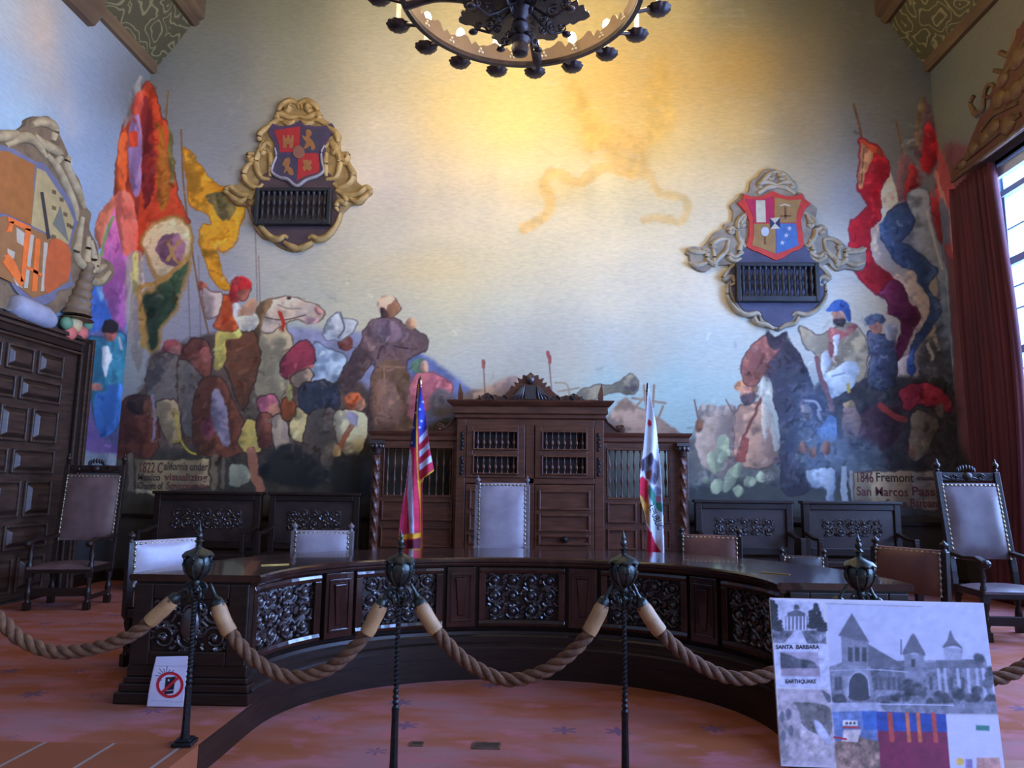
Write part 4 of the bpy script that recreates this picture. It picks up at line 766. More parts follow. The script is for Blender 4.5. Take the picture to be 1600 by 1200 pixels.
# ------------------------------------------------------------------ carved door in the left wall
def big_door():
    x = XL; Yn, Yf, H = 5.60, 9.30, 3.14
    m = MB(); m.box(x, x+0.10, Yf-0.02, Yf+0.24, 0, H+0.20); m.box(x, x+0.10, Yn-0.24, Yn, 0, H+0.20); m.box(x, x+0.10, Yn, Yf-0.02, H, H+0.20)
    d = tag(m.build('door_1', M_DARK, bevel=0.01), 'great dark carved panelled double door in the left wall', 'door', kind='structure')
    m = MB()
    for (o_, r_) in ((0.11, 0.022), (0.13, 0.03), (0.15, 0.016)):
        pass
    for k, (w0, w1, dx) in enumerate(((-0.20, -0.15, 0.14), (-0.13, -0.09, 0.125), (0.02, 0.05, 0.13))):
        m.box(x+0.10, x+dx, Yf-0.02+0.02-w1, Yf-w0, 0, H-w0); m.box(x+0.10, x+dx, Yn+w0, Yn+w1, 0, H-w0); m.box(x+0.10, x+dx, Yn, Yf, H-w1, H-w0)
    m.build('architrave', M_DOOR, d, bevel=0.006)
    ym = (Yn+Yf-0.22)/2
    for (ya, yb) in ((Yn+0.06, ym-0.01), (ym+0.01, Yf-0.20)):
        m = MB(); m.box(x+0.01, x+0.05, ya, Yf-0.02 if yb > ym+0.5 else yb, 0.02, H-0.005); lf = m.build('door_leaf', M_DOOR, d)
        W = yb-ya; rows = [('a', 0.10, 0.52), ('b', 0.60, 0.90), ('a', 0.98, 1.42), ('b', 1.50, 1.80), ('a', 1.88, 2.30), ('b', 2.38, 2.66), ('a', 2.72, 3.02)]
        for kind, z0, z1 in rows:
            cols = [(0.07, 0.47), (0.53, 0.93)] if kind == 'a' else [(0.07, 0.93)]
            cols = [(0.06, 0.33), (0.37, 0.63), (0.67, 0.94)] if kind == 'a' else [(0.06, 0.48), (0.52, 0.94)]
            for a, b in cols:
                p0, p1 = ya+W*a, ya+W*b; m = MB()
                m.box(x+0.05, x+0.085, p0, p0+0.035, z0, z1); m.box(x+0.05, x+0.085, p1-0.035, p1, z0, z1); m.box(x+0.05, x+0.085, p0+0.035, p1-0.035, z0, z0+0.035); m.box(x+0.05, x+0.085, p0+0.035, p1-0.035, z1-0.035, z1)
                pf = m.build('panel_frame', M_DOOR, lf, bevel=0.012)
                m = MB(); q = 0.07
                A = [(x+0.05, p0+0.04, z0+0.04), (x+0.05, p1-0.04, z0+0.04), (x+0.05, p1-0.04, z1-0.04), (x+0.05, p0+0.04, z1-0.04)]
                Bq = [(x+0.105, p0+q+.02, z0+q+.02), (x+0.105, p1-q-.02, z0+q+.02), (x+0.105, p1-q-.02, z1-q-.02), (x+0.105, p0+q+.02, z1-q-.02)]
                m.prism(Bq, A); m.build('raised_panel', M_DOOR, pf, bevel=0.01)
    m = MB(); m.ball((x+0.13, ym-0.09, 1.02), 0.035); m.tube([(x+0.05, ym-0.09, 1.02), (x+0.12, ym-0.09, 1.02)], 0.014); m.build('door_handle', M_IRON, d, smooth=60)
    m = MB(); m.box(x+0.052, x+0.15, Yn, Yf-0.1, 0.001, 0.014); m.build('door_light_strip', mat('light_strip_steel', (0.6, 0.6, 0.62), 0.3, 1.0, scale=9), d, bevel=0.004)  # added reflecting strip, stands in for daylight leaking under the door
    return d
big_door()
m = MB(); m.box(XL+0.002, XL+0.05, 9.6, YW, 0, 0.16); tag(m.build('baseboard_left', M_DARK, bevel=0.008), kind='structure')
m = MB(); m.box(XL+0.05, XR-0.002, YW-0.05, YW-0.001, 0, 0.16); m.box(XL+0.05, XR-0.002, YW-0.035, YW-0.001, 0.90, 0.95); tag(m.build('baseboard_back', M_DARK, bevel=0.008), kind='structure')

# ------------------------------------------------------------------ crests on the walls
onb = lambda u, v: ony(u, v, YW)
def zz_(pts, s, ou, ov): return [(ou+x/s, ov+y/s) for x, y in pts]
def wall_tubes(mb, curves, on, push, d, r, n=6):
    for pts in curves:
        q = smooth_open(pts, 6) if len(pts) > 2 else np.array(pts, float)
        m_ = len(q); rr = [r*(0.45+0.55*math.sin(PI*min(1, max(0.08, (i+0.6)/m_)))) for i in range(m_)]
        mb.tube([np.array(on(u, v))+np.array(push)*d for u, v in q], rr, n)
def parent_keep(o, p):
    o.parent = p
    if p.type == 'EMPTY': o.matrix_parent_inverse = (Matrix.Translation(p.location) @ Matrix.Rotation(p.rotation_euler.z, 4, 'Z')).inverted()
    return o
def mirror(curves, cx): return curves+[[(2*cx-u, v) for u, v in c] for c in curves]
def grille(root, u0, u1, v0, v1, n):
    p0, p1 = onb(u0, v1), onb(u1, v0); x0, x1, z0, z1 = p0[0], p1[0], p0[2], p1[2]; y = YW
    m = MB(); m.box(x0, x1, y-0.055, y-0.045, z0, z1); parent_keep(m.build('grille_back', M_BLACK), root)
    m = MB(); t = (x1-x0)*0.055
    m.box(x0, x0+t, y-0.17, y-0.05, z0, z1); m.box(x1-t, x1, y-0.17, y-0.05, z0, z1); m.box(x0+t, x1-t, y-0.17, y-0.05, z1-t*0.8, z1); m.box(x0+t, x1-t, y-0.17, y-0.05, z0, z0+t*1.3)
    parent_keep(m.build('grille_frame', M_GRILLE, bevel=0.012), root)
    h0, h1 = z0+t*1.3, z1-t*0.8; H = h1-h0; w = (x1-x0-2*t)/n
    prof = [(.32, 0), (.32, .07), (.18, .10), (.16, .16), (.30, .28), (.36, .38), (.20, .47), (.30, .50), (.20, .53), (.36, .62), (.30, .72), (.16, .84), (.18, .90), (.32, .93), (.32, 1)]
    m = MB(); m.lathe([(r*w, z*H) for r, z in prof], (0, 0, 0), 10); me = None
    for k in range(n):
        if me is None:
            o = m.build('spindle', M_GRILLE, smooth=50); me = o.data
        else: o = bpy.data.objects.new('spindle', me); COL.objects.link(o)
        o.parent = root; o.location = Vector((x0+t+(k+0.5)*w, y-0.12, h0))-root.location

def crest_quartered():
    s, ou, ov = 4.617, 360, 140; Z = lambda p: zz_(p, s, ou, ov); cx = ou+498/s
    root = empty('wall_crest', onb(cx, 390), 0, 'gilded wall crest with red and blue quartered shield above a dark spindle grille', 'crest')
    R = [(530, 75), (575, 88), (615, 118), (655, 165), (668, 205), (735, 250), (760, 290), (802, 335), (798, 385), (805, 450), (862, 470), (862, 520), (912, 600), (915, 660), (960, 700), (1000, 715), (1030, 752), (985, 790), (950, 835), (880, 842), (835, 880), (815, 905), (800, 960), (750, 1040), (690, 1095), (612, 1112), (590, 1140), (530, 1162), (460, 1178)]
    Lf = [(370, 1152), (312, 1110), (300, 1090), (232, 1080), (170, 1000), (132, 890), (110, 850), (40, 842), (0, 800), (-25, 770), (-5, 720), (60, 680), (82, 590), (138, 520), (140, 480), (205, 440), (225, 350), (300, 250), (365, 205), (372, 180), (430, 120), (480, 82)]
    addw(Z(R+Lf), onb, (0, -1, 0), 0.0, 0.05, M_GOLD, 'cartouche', root, inset=0.03, n=3)
    addw(Z([(230, 640), (310, 600), (490, 640), (680, 600), (750, 650), (770, 760), (800, 860), (785, 930), (735, 1010), (650, 1078), (590, 1070), (575, 1110), (460, 1158), (350, 1120), (330, 1070), (290, 1075), (205, 990), (155, 880), (195, 760)]), onb, (0, -1, 0), 0.048, 0.062, M_PLATE1, 'backplate', root, inset=0.01)
    SH = [(315, 262), (365, 280), (420, 282), (470, 265), (518, 238), (565, 268), (620, 284), (690, 280), (745, 260), (775, 312), (725, 355), (698, 420), (690, 500), (684, 590), (640, 640), (580, 662), (490, 716), (420, 668), (370, 655), (310, 610), (320, 560), (338, 470), (330, 400), (300, 350), (285, 320)]
    sh = addw(Z(SH), onb, (0, -1, 0), 0.05, 0.085, flat('shield_plum', (84, 66, 92)), 'shield', root, sm=False, inset=0.01)
    red, blu = flat('shield_red', (182, 48, 48)), flat('shield_slate', (74, 66, 84))
    tan_ = flat('charge_tan', (168, 112, 62))
    def sub(p, mt, d0=0.084, d1=0.090, nm='quarter', sm=False): return addw(Z(p), onb, (0, -1, 0), d0, d1, mt, nm, sh, sm=sm)
    sub([(330, 315), (420, 300), (518, 285), (512, 470), (370, 470), (368, 420), (350, 370)], red); sub([(522, 285), (620, 305), (720, 300), (672, 372), (655, 468), (515, 470)], blu)
    sub([(366, 482), (505, 482), (488, 676), (420, 640), (340, 612), (356, 545)], blu); sub([(505, 478), (645, 476), (655, 560), (650, 612), (560, 640), (494, 672)], red)
    sub([(392, 350), (408, 350), (408, 370), (424, 370), (424, 350), (440, 350), (440, 370), (456, 370), (456, 350), (470, 352), (466, 440), (440, 440), (440, 412), (420, 412), (420, 442), (395, 440)], tan_, .089, .094, 'charge')
    sub([(540, 520), (555, 530), (568, 522), (580, 535), (596, 525), (600, 550), (590, 560), (602, 585), (585, 605), (560, 590), (545, 610), (535, 580), (548, 560), (536, 545)], tan_, .089, .094, 'charge')
    sub([(560, 315), (590, 312), (600, 345), (585, 365), (610, 395), (625, 440), (600, 455), (590, 425), (560, 445), (545, 440), (560, 400), (545, 380), (530, 350), (560, 360)], tan_, .089, .094, 'charge', True)
    sub([(410, 520), (440, 512), (445, 545), (436, 570), (460, 590), (470, 630), (440, 632), (425, 605), (400, 620), (410, 580), (390, 560), (400, 540)], tan_, .089, .094, 'charge', True)
    sub([(x, y) for x, y in [(508+42*math.cos(t), 472+46*math.sin(t)) for t in np.linspace(0, 2*PI, 16, endpoint=False)]], flat('shield_boss', (150, 100, 78)), .089, .105, 'boss')
    m = MB(); wall_tubes(m, [Z(c) for c in ([(335, 440), (345, 500), (322, 560), (314, 612), (370, 652), (425, 664), (490, 712), (560, 668), (640, 640), (684, 600), (672, 540), (668, 470), (690, 420)],)], onb, (0, -1, 0), 0.088, 0.030); parent_keep(m.build('silver_edge', flat('silver_paint', (168, 160, 158)), smooth=60), root)
    half = [Z(c) for c in ([(745, 385), (765, 420), (770, 450), (755, 470), (745, 455), (755, 430)], [(690, 430), (730, 400), (780, 470), (800, 540), (770, 640), (700, 660)], [(700, 470), (690, 560), (700, 640)], [(790, 480), (850, 480), (840, 520), (810, 510), (820, 490)], [(800, 540), (860, 560), (890, 630), (860, 690), (790, 720), (750, 690)], [(780, 740), (850, 770), (930, 760), (985, 720), (1018, 742), (980, 770)], [(860, 790), (920, 820), (970, 790), (1000, 760)], [(770, 740), (830, 780), (840, 830), (790, 820), (770, 860), (790, 890)], [(800, 900), (770, 990), (700, 1070), (640, 1090), (600, 1070), (570, 1080)], [(600, 1110), (540, 1145), (460, 1165)], [(500, 112), (560, 95), (620, 130), (640, 165)], [(600, 140), (560, 130), (575, 165), (600, 160)], [(500, 205), (560, 215), (620, 190), (650, 200), (640, 230), (610, 235)], [(610, 245), (560, 260), (520, 235)], [(640, 230), (700, 265)], [(700, 270), (770, 330), (780, 390)])]
    m = MB(); wall_tubes(m, mirror(half, cx), onb, (0, -1, 0), 0.055, 0.055); wall_tubes(m, [Z([(520, 120), (525, 155)]), Z([(490, 110), (500, 150)]), Z([(550, 110), (545, 150)])], onb, (0, -1, 0), .05, .03)
    parent_keep(m.build('gilded_scrollwork', mat('bright_gold_paint', (0.56, 0.36, 0.115), 0.55, c2=(0.36, 0.22, 0.07), scale=9), smooth=60), root)
    grille(root, ou+193/s, ou+752/s, ov+738/s, ov+996/s, 12)
crest_quartered()

def crest_red():
    s, ou, ov = 4.443, 1060, 250; Z = lambda p: zz_(p, s, ou, ov); cx = ou+672/s
    root = empty('wall_crest', onb(cx, 500), 0, 'taupe scrolled wall crest with red rimmed shield and three white stars', 'crest')
    O = [(640, 60), (690, 72), (720, 100), (770, 135), (800, 165), (800, 212), (860, 232), (885, 285), (955, 330), (955, 380), (945, 445), (1000, 450), (1035, 490), (1040, 530), (1110, 555), (1170, 605), (1240, 622), (1290, 608), (1305, 680), (1290, 750), (1250, 775), (1160, 762), (1090, 775), (1042, 725), (1002, 742), (1030, 790), (1052, 835), (1018, 870), (1018, 960), (960, 1050), (905, 1090), (838, 1095), (815, 1150), (750, 1165), (690, 1195), (630, 1165), (570, 1150), (548, 1095), (480, 1102), (400, 1030), (352, 950), (335, 870), (305, 815), (335, 770), (350, 735), (320, 735), (240, 742), (180, 782), (110, 765), (70, 710), (62, 670), (40, 652), (75, 608), (150, 612), (195, 570), (240, 510), (300, 480), (312, 448), (362, 432), (370, 360), (350, 320), (415, 262), (430, 232), (480, 222), (495, 150), (545, 118), (580, 75)]
    addw(Z(O), onb, (0, -1, 0), 0.0, 0.05, M_STONE, 'cartouche', root, inset=0.02, n=3)
    addw(Z([(450, 625), (560, 590), (665, 640), (780, 590), (880, 615), (915, 690), (990, 760), (1000, 870), (995, 960), (930, 1040), (870, 1078), (800, 1065), (790, 1110), (690, 1165), (590, 1120), (560, 1065), (480, 1075), (395, 990), (360, 880), (375, 740), (415, 690)]), onb, (0, -1, 0), 0.048, 0.062, M_PLATE2, 'backplate', root, inset=0.01)
    sh = addw(Z([(398, 310), (435, 285), (440, 248), (500, 268), (560, 266), (605, 248), (640, 228), (690, 250), (745, 268), (800, 262), (845, 245), (865, 285), (908, 315), (865, 360), (840, 430), (850, 520), (862, 605), (830, 635), (780, 650), (720, 690), (665, 712), (600, 680), (540, 652), (500, 640), (458, 610), (478, 540), (482, 440), (450, 370)]), onb, (0, -1, 0), 0.05, 0.085, flat('shield_rim_red', (208, 62, 48)), 'shield', root, sm=False, inset=0.01)
    def sub(p, mt, d0=0.084, d1=0.090, nm='quarter', sm=False): return addw(Z(p), onb, (0, -1, 0), d0, d1, mt, nm, sh, sm=sm)
    tan_ = flat('quarter_tan', (164, 124, 68)); crim = flat('quarter_crimson', (184, 40, 78)); bl = flat('quarter_blue', (74, 112, 168)); cr_ = flat('charge_cream', (206, 198, 168)); dk = flat('charge_brown', (120, 82, 48)); wh = flat('charge_white', (190, 196, 200)); nv = flat('charge_navy', (50, 52, 88))
    sub([(455, 285), (560, 292), (645, 270), (650, 450), (510, 450), (512, 410), (480, 345)], crim); sub([(655, 275), (750, 295), (842, 290), (808, 380), (802, 448), (655, 450)], tan_)
    sub([(512, 458), (660, 458), (662, 665), (560, 625), (500, 605), (512, 530)], tan_); sub([(665, 455), (802, 455), (808, 520), (820, 605), (760, 630), (666, 664)], bl)
    sub([(525, 296), (590, 296), (594, 448), (528, 448)], cr_, .089, .094, 'charge')
    sub([(690, 338), (722, 328), (765, 338), (762, 330), (722, 320), (692, 330)], cr_, .089, .094, 'charge'); sub([(722, 342), (736, 342), (736, 425), (722, 425)], dk, .089, .094, 'charge'); sub([(695, 400), (765, 398), (765, 408), (695, 410)], dk, .089, .094, 'charge')
    sub([(x, y) for x, y in [(588+28*math.cos(t), 512+32*math.sin(t)) for t in np.linspace(0, 2*PI, 14, endpoint=False)]], wh, .089, .097, 'charge'); sub([(582, 545), (594, 545), (596, 600), (582, 600)], dk, .089, .094, 'charge')
    sub([(622, 420), (690, 415), (692, 490), (624, 495)], cr_, .091, .096, 'boss'); sub([(622, 420), (655, 456), (624, 494)], nv, .096, .099, 'boss'); sub([(690, 416), (692, 490), (657, 455)], nv, .096, .099, 'boss')
    for x, y in ((755, 490), (735, 538), (707, 588)):
        sub([(x+(20 if k % 2 == 0 else 8)*math.sin(k*PI/5), y-(20 if k % 2 == 0 else 8)*math.cos(k*PI/5)) for k in range(10)], wh, .089, .094, 'star')
    half = [Z(c) for c in ([(880, 375), (895, 420), (920, 450), (910, 468), (893, 455), (905, 430)], [(850, 370), (930, 420), (940, 520), (900, 600), (870, 600)], [(940, 500), (985, 480), (1000, 505), (975, 515), (968, 495)], [(900, 560), (930, 640), (900, 650)], [(1000, 560), (1060, 560), (1120, 600), (1090, 620), (1110, 600)], [(1000, 560), (1020, 640), (1080, 700), (1100, 740), (1080, 735)], [(1110, 610), (1100, 690), (1110, 730), (1150, 700), (1150, 640), (1180, 630)], [(1150, 650), (1200, 650), (1260, 640), (1290, 620)], [(1150, 720), (1220, 740), (1280, 720)], [(900, 650), (960, 680), (1000, 660), (1000, 690), (960, 710), (915, 690)], [(950, 730), (1000, 770), (1040, 830), (980, 820), (960, 860), (990, 880)], [(1010, 870), (1010, 960), (950, 1045), (880, 1080), (810, 1068), (780, 1085)], [(825, 1095), (800, 1140), (740, 1150), (690, 1180)], [(672, 90), (720, 110), (760, 150), (790, 170)], [(740, 120), (705, 110), (700, 140), (730, 140)], [(672, 185), (730, 165), (780, 170), (790, 195), (770, 200)], [(672, 195), (720, 200), (770, 215)], [(740, 205), (800, 245)])]
    m = MB(); wall_tubes(m, mirror(half, cx), onb, (0, -1, 0), 0.055, 0.042)
    parent_keep(m.build('cream_scrollwork', M_CREAMY, smooth=60), root)
    grille(root, ou+388/s, ou+948/s, ov+735/s, ov+998/s, 13)
crest_red()

def crest_side():
    on = lambda u, v: onx(u, v, XL); pu = (1, 0, 0)
    root = empty('wall_crest', on(40, 520), 0, 'large cream and orange crest with cornucopia above the carved door', 'crest')
    addw([(-90, 150), (-40, 190), (0, 208), (10, 211), (32, 197), (35, 188), (50, 182), (62, 184), (72, 183), (88, 212), (102, 245), (101, 262), (118, 280), (128, 320), (137, 335), (134, 358), (146, 382), (150, 400), (168, 410), (173, 428), (157, 446), (140, 440), (135, 462), (115, 476), (95, 480), (72, 500), (70, 512), (58, 507), (20, 488), (-30, 480), (-90, 500)], on, pu, 0.0, 0.05, mat('crest_umber', (0.26, 0.165, 0.080), 0.65, c2=(0.16, 0.095, 0.050), scale=7), 'cartouche', root, n=3)
    sh = addw([(-90, 190), (-40, 225), (0, 228), (45, 252), (62, 258), (100, 312), (112, 345), (101, 380), (102, 430), (104, 447), (80, 455), (76, 468), (45, 478), (15, 455), (-10, 425), (-90, 430)], on, pu, 0.05, 0.08, flat('crest_slate', (118, 114, 132)), 'shield', root, n=3)
    def sub(p, c, d0=0.079, d1=0.086, nm='quarter'):
        nm_ = 'crest_%d_%d_%d' % c; return addw(p, on, pu, d0, d1, MATS.get(nm_) or flat(nm_, (min(255, c[0]*1.08), c[1], c[2]*0.84)), nm, sh, sm=False)
    sub([(-80, 235), (0, 236), (44, 258), (38, 352), (0, 335), (-80, 320)], (158, 104, 56)); sub([(47, 262), (60, 268), (94, 318), (106, 345), (97, 382), (38, 352)], (176, 164, 128))
    sub([(52, 300), (57, 300), (68, 372), (63, 374)], (60, 54, 62), .086, .089, 'charge'); sub([(72, 350), (84, 322), (97, 378)], (112, 118, 122), .086, .089, 'charge')
    for (u, v) in ((74, 300), (86, 312), (92, 335), (74, 325), (102, 355), (74, 370), (97, 352)): sub([(u-3, v-4), (u+3, v-2), (u+3, v+4), (u-3, v+2)], (108, 92, 66), .086, .089, 'charge')
    sub([(-80, 340), (0, 338), (98, 384), (98, 440), (66, 458), (40, 466), (15, 445), (-80, 400)], (150, 108, 70))
    for a in ([(0, 338), (36, 354), (36, 362), (0, 346)], [(4, 346), (10, 346), (6, 362), (-2, 362)], [(28, 356), (37, 358), (27, 440), (20, 440)], [(44, 372), (52, 374), (46, 455), (38, 455)], [(0, 395), (12, 410), (26, 442), (20, 448), (-8, 410)], [(30, 415), (55, 428), (55, 433), (30, 420)]): sub(a, (228, 118, 52), .086, .094, 'charge')
    for a in ([(14, 355), (28, 365), (26, 385), (15, 378)], [(0, 388), (12, 394), (10, 404), (0, 402)], [(36, 365), (42, 368), (32, 450), (26, 450)], [(58, 378), (64, 380), (58, 455), (53, 455)], [(-5, 398), (2, 402), (24, 450), (14, 446)]): sub(a, (186, 184, 186), .086, .090, 'charge')
    addw([(68, 376), (97, 386), (98, 430), (82, 445), (64, 458), (58, 440)], on, pu, .086, .092, flat('crest_orange', (206, 96, 44)), 'charge', sh)
    m = MB(); wall_tubes(m, [[(0, 228), (25, 215), (45, 220), (65, 245)], [(65, 240), (85, 268), (108, 320), (112, 345)], [(45, 210), (60, 225), (85, 240), (82, 255)], [(42, 195), (60, 190), (78, 200), (76, 220)], [(122, 340), (116, 375), (112, 400), (125, 415), (130, 395), (132, 370)], [(135, 375), (140, 405), (134, 435), (150, 440), (165, 425)], [(148, 400), (142, 420), (158, 415)], [(100, 245), (98, 262), (115, 300), (125, 325)], [(-40, 215), (0, 212), (20, 208)]], on, pu, 0.055, 0.07)
    parent_keep(m.build('cream_scrollwork', mat('crest_cream', (0.55, 0.41, 0.21), 0.65, c2=(0.36, 0.25, 0.12), scale=8), smooth=60), root)
    m = MB(); m.tube([on(u, v)+np.array((0.10, 0, 0)) for u, v in ((6, 474), (12, 478), (55, 496), (66, 502))], [0.10, 0.14, 0.14, 0.10], 12); parent_keep(m.build('scroll_roll', flat('roll_white', (168, 166, 178)), smooth=60), root)
    q = smooth_open([(128, 412), (122, 440), (114, 465), (108, 485), (106, 500)], 6); n = len(q)
    m = MB(); m.tube([on(u, v)+np.array((0.10, 0, 0)) for u, v in q], [0.06+0.15*(i/n)+0.018*math.sin(i*1.9) for i in range(n)], 12); parent_keep(m.build('cornucopia_horn', mat('horn_brown', (0.26, 0.165, 0.09), 0.6, scale=6), smooth=60), root)
    for (u, v, r, c, nmc) in ((106, 506, .12, (222, 190, 130), 'fruit_cream'), (98, 520, .10, (218, 112, 96), 'fruit_coral'), (116, 520, .10, (212, 100, 108), 'fruit_coral'), (110, 498, .09, (206, 120, 150), 'fruit_coral'), (92, 505, .09, (110, 150, 110), 'fruit_green'), (124, 508, .08, (110, 150, 110), 'fruit_green')):
        m = MB(); p = on(u, v); m.ball((p[0]+0.10, p[1], p[2]), 0.07, r, r); parent_keep(m.build('fruit', MATS.get(nmc) or flat(nmc, c), smooth=60), root)
crest_side()

# ------------------------------------------------------------------ curved council desk
HD = 0.823
PERP = bow_path(PA+0.0, PB+0.0, PN, PY, 161)
PN_ = normals(PERP)
SL = np.concatenate([[0], np.cumsum(np.hypot(*np.diff(PERP, axis=0).T))])
def dpt(s, off, z):
    """point along the bowed front: s = distance from the left end, off = distance back from the well's edge"""
    x = np.interp(s, SL, PERP[:, 0]); y = np.interp(s, SL, PERP[:, 1]); nx = np.interp(s, SL, PN_[:, 0]); ny = np.interp(s, SL, PN_[:, 1])
    l = math.hypot(nx, ny); return (x+nx/l*off, y+ny/l*off, z)
def dsweep(mb, prof, s0, s1, n):
    mb.sweep([[dpt(s0+(s1-s0)*i/n, o, z) for o, z in prof] for i in range(n+1)]); return mb
DL = SL[-1]
def spiral(cx, cy, r, a0, turns, sgn, n=26):
    return [(cx+r*(1-0.88*i/n)*math.cos(a0+sgn*turns*2*PI*i/n), cy+r*(1-0.88*i/n)*math.sin(a0+sgn*turns*2*PI*i/n)) for i in range(n+1)]
def scrollwork(mb, w, h, fn, d=0.012, seed=1, r=0.010):
    """leafy scrolls filling a w x h panel; fn maps (x, y, depth) to a point"""
    rg = random.Random(seed); nx = max(2, round(w/0.15)); ny = max(2, round(h/0.15)); sx, sy = w/nx, h/ny
    def put(c, rad, n=6):
        m_ = len(c); mb.tube([fn(x, y, d) for x, y in c], [rad*(0.45+0.55*(1-i/m_)) for i in range(m_)], n)
    for i in range(nx):
        for j in range(ny):
            cx, cy = (i+0.5)*sx, (j+0.5)*sy; R = 0.46*min(sx, sy); sg = 1 if (i+j) % 2 else -1
            put(spiral(cx, cy, R, rg.uniform(0, 6.28), 1.6, sg), r*1.15)
            mb.ball(fn(cx, cy, d), r*2.0, r*2.0, r*2.0, 8, 5)
            for q in range(9):
                a = rg.uniform(0, 6.28); x, y = cx+R*1.12*math.cos(a), cy+R*1.12*math.sin(a)
                x, y = min(max(x, 0.02), w-0.02), min(max(y, 0.02), h-0.02)
                put([(x, y), (x+0.02*math.cos(a+.6), y+0.02*math.sin(a+.6)), (min(max(x+0.042*math.cos(a+1.3), .01), w-.01), min(max(y+0.042*math.sin(a+1.3), .01), h-.01))], r*1.35, 5)
    for k in range(nx*ny):
        x, y = rg.uniform(0.03, w-0.03), rg.uniform(0.03, h-0.03); mb.ball(fn(x, y, d*0.8), r*1.3, r*1.3, r*1.3, 7, 5)
def build_desk():
    D = empty('council_desk', (AX, PY+PB, 0), 0, 'long bowed council desk of dark carved wood with a glossy top', 'desk')
    inv = Matrix.Translation(D.location).inverted()
    def put(o, p=None):
        o.parent = p or D
        if p is None: o.matrix_parent_inverse = inv
        return o
    ov = 0.07
    top = [(-0.015, HD-0.045), (-0.03, HD-0.035), (-0.03, HD-0.012), (-0.018, HD), (0.85, HD), (0.862, HD-0.012), (0.85, HD-0.045)]
    m = MB(); rows = [[(x, PY-0.03, z) for x, z in [(AX-PA-o, zz) for o, zz in top]]]
    rows = [[(p[0], PY-0.04, p[2]) for p in [(AX-PA-o, 0, z) for o, z in top]]]+[[dpt(s, o, z) for o, z in top] for s in np.linspace(0.0, DL, 120)]+[[(AX+PA+o, PY-0.04, z) for o, z in top]]
    m.sweep(rows); put(m.build('worktop', M_DESK, smooth=35))
    m = MB(); dsweep(m, [(0.012, HD-0.075), (0.0, HD-0.06), (0.0, HD-0.046), (0.78, HD-0.046), (0.78, HD-0.075)], 0, DL, 110); put(m.build('frieze_moulding', M_DESK, smooth=35))
    m = MB(); dsweep(m, [(0.085, 0.2), (0.085, HD-0.07), (0.62, HD-0.07), (0.62, 0.2)], 0.0, DL, 110); put(m.build('carcass', M_DARK, smooth=35))
    m = MB(); dsweep(m, [(0.0, 0.001), (0.0, 0.075), (0.012, 0.09), (0.012, 0.11), (0.04, 0.125), (0.04, 0.165), (0.055, 0.18), (0.06, 0.205), (0.085, 0.215), (0.085, 0.24), (0.66, 0.24), (0.66, 0.10), (0.66, 0.001)], 0.0, DL, 110); put(m.build('plinth', M_DARK, smooth=25))
    nb = 5; pw = 0.30; wb_ = (DL-0.10-pw*(nb-1))/nb; s = 0.05
    z0, z1 = 0.245, HD-0.085
    for k in range(nb):
        a, b = s, s+wb_
        m = MB(); t = 0.055
        for (p, q, u0, u1) in ((a, b, z0, z0+t), (a, b, z1-t, z1)): dsweep(m, [(0.045, u0), (0.035, (u0+u1)/2), (0.045, u1), (0.086, u1), (0.086, u0)], p, q, 10)
        for (p, q) in ((a, a+t), (b-t, b)): dsweep(m, [(0.040, z0+t), (0.040, z1-t), (0.086, z1-t), (0.086, z0+t)], p, q, 3)
        f = put(m.build('carved_panel', M_DESK, bevel=0.004))
        w, h = wb_-2*t, z1-z0-2*t; m = MB()
        scrollwork(m, w, h, lambda x, y, d: dpt(a+t+x, 0.088-d, z0+t+y), 0.012, 11+k, 0.0145)
        put(m.build('scroll_carving', M_CARVE, smooth=60), f)
        s = b
        if k < nb-1:
            a, b = s, s+pw; m = MB()
            dsweep(m, [(0.028, z0-0.0), (0.028, z1+0.0), (0.086, z1), (0.086, z0)], a+0.03, b-0.03, 4); pl = put(m.build('pilaster', M_DESK, bevel=0.006))
            m = MB(); 
            for (p, q) in ((a+0.06, a+0.075), (b-0.075, b-0.06)): dsweep(m, [(0.016, z0+0.05), (0.016, z1-0.05), (0.03, z1-0.05), (0.03, z0+0.05)], p, q, 2)
            for (u0, u1) in ((z0+0.05, z0+0.065), (z1-0.065, z1-0.05)): dsweep(m, [(0.016, u0), (0.016, u1), (0.03, u1), (0.03, u0)], a+0.06, b-0.06, 3)
            c_ = (a+b)/2; m.prism([dpt(c_-0.045, 0.006, z1-0.09), dpt(c_+0.045, 0.006, z1-0.09), dpt(c_+0.022, 0.018, z0+0.10), dpt(c_-0.022, 0.018, z0+0.10)], [dpt(c_-0.055, 0.03, z1-0.08), dpt(c_+0.055, 0.03, z1-0.08), dpt(c_+0.028, 0.03, z0+0.09), dpt(c_-0.028, 0.03, z0+0.09)])
            put(m.build('pilaster_moulding', M_DESK, bevel=0.003), pl); s = b
    # the two end walls facing the room
    for sg in (-1, 1):
        xa, xb = (AX-PA-0.82, AX-PA-0.05) if sg < 0 else (AX+PA+0.05, AX+PA+0.82)
        y = PY+0.02; m = MB()
        m.box(xa, xb, y-0.03, y+0.06, 0.24, HD-0.05); e = put(m.build('end_panel', M_DARK))
        m = MB(); m.box(xa-0.07, xb+0.05 if sg < 0 else xb+0.07, y-0.08, y+0.06, 0.001, 0.075); m.box(xa-0.05, xb+0.035, y-0.062, y+0.06, 0.075, 0.125); m.box(xa-0.03, xb+0.02, y-0.05, y+0.06, 0.125, 0.165); m.box(xa-0.015, xb+0.01, y-0.04, y+0.06, 0.165, 0.24)
        put(m.build('end_plinth', M_DARK, bevel=0.008), e)
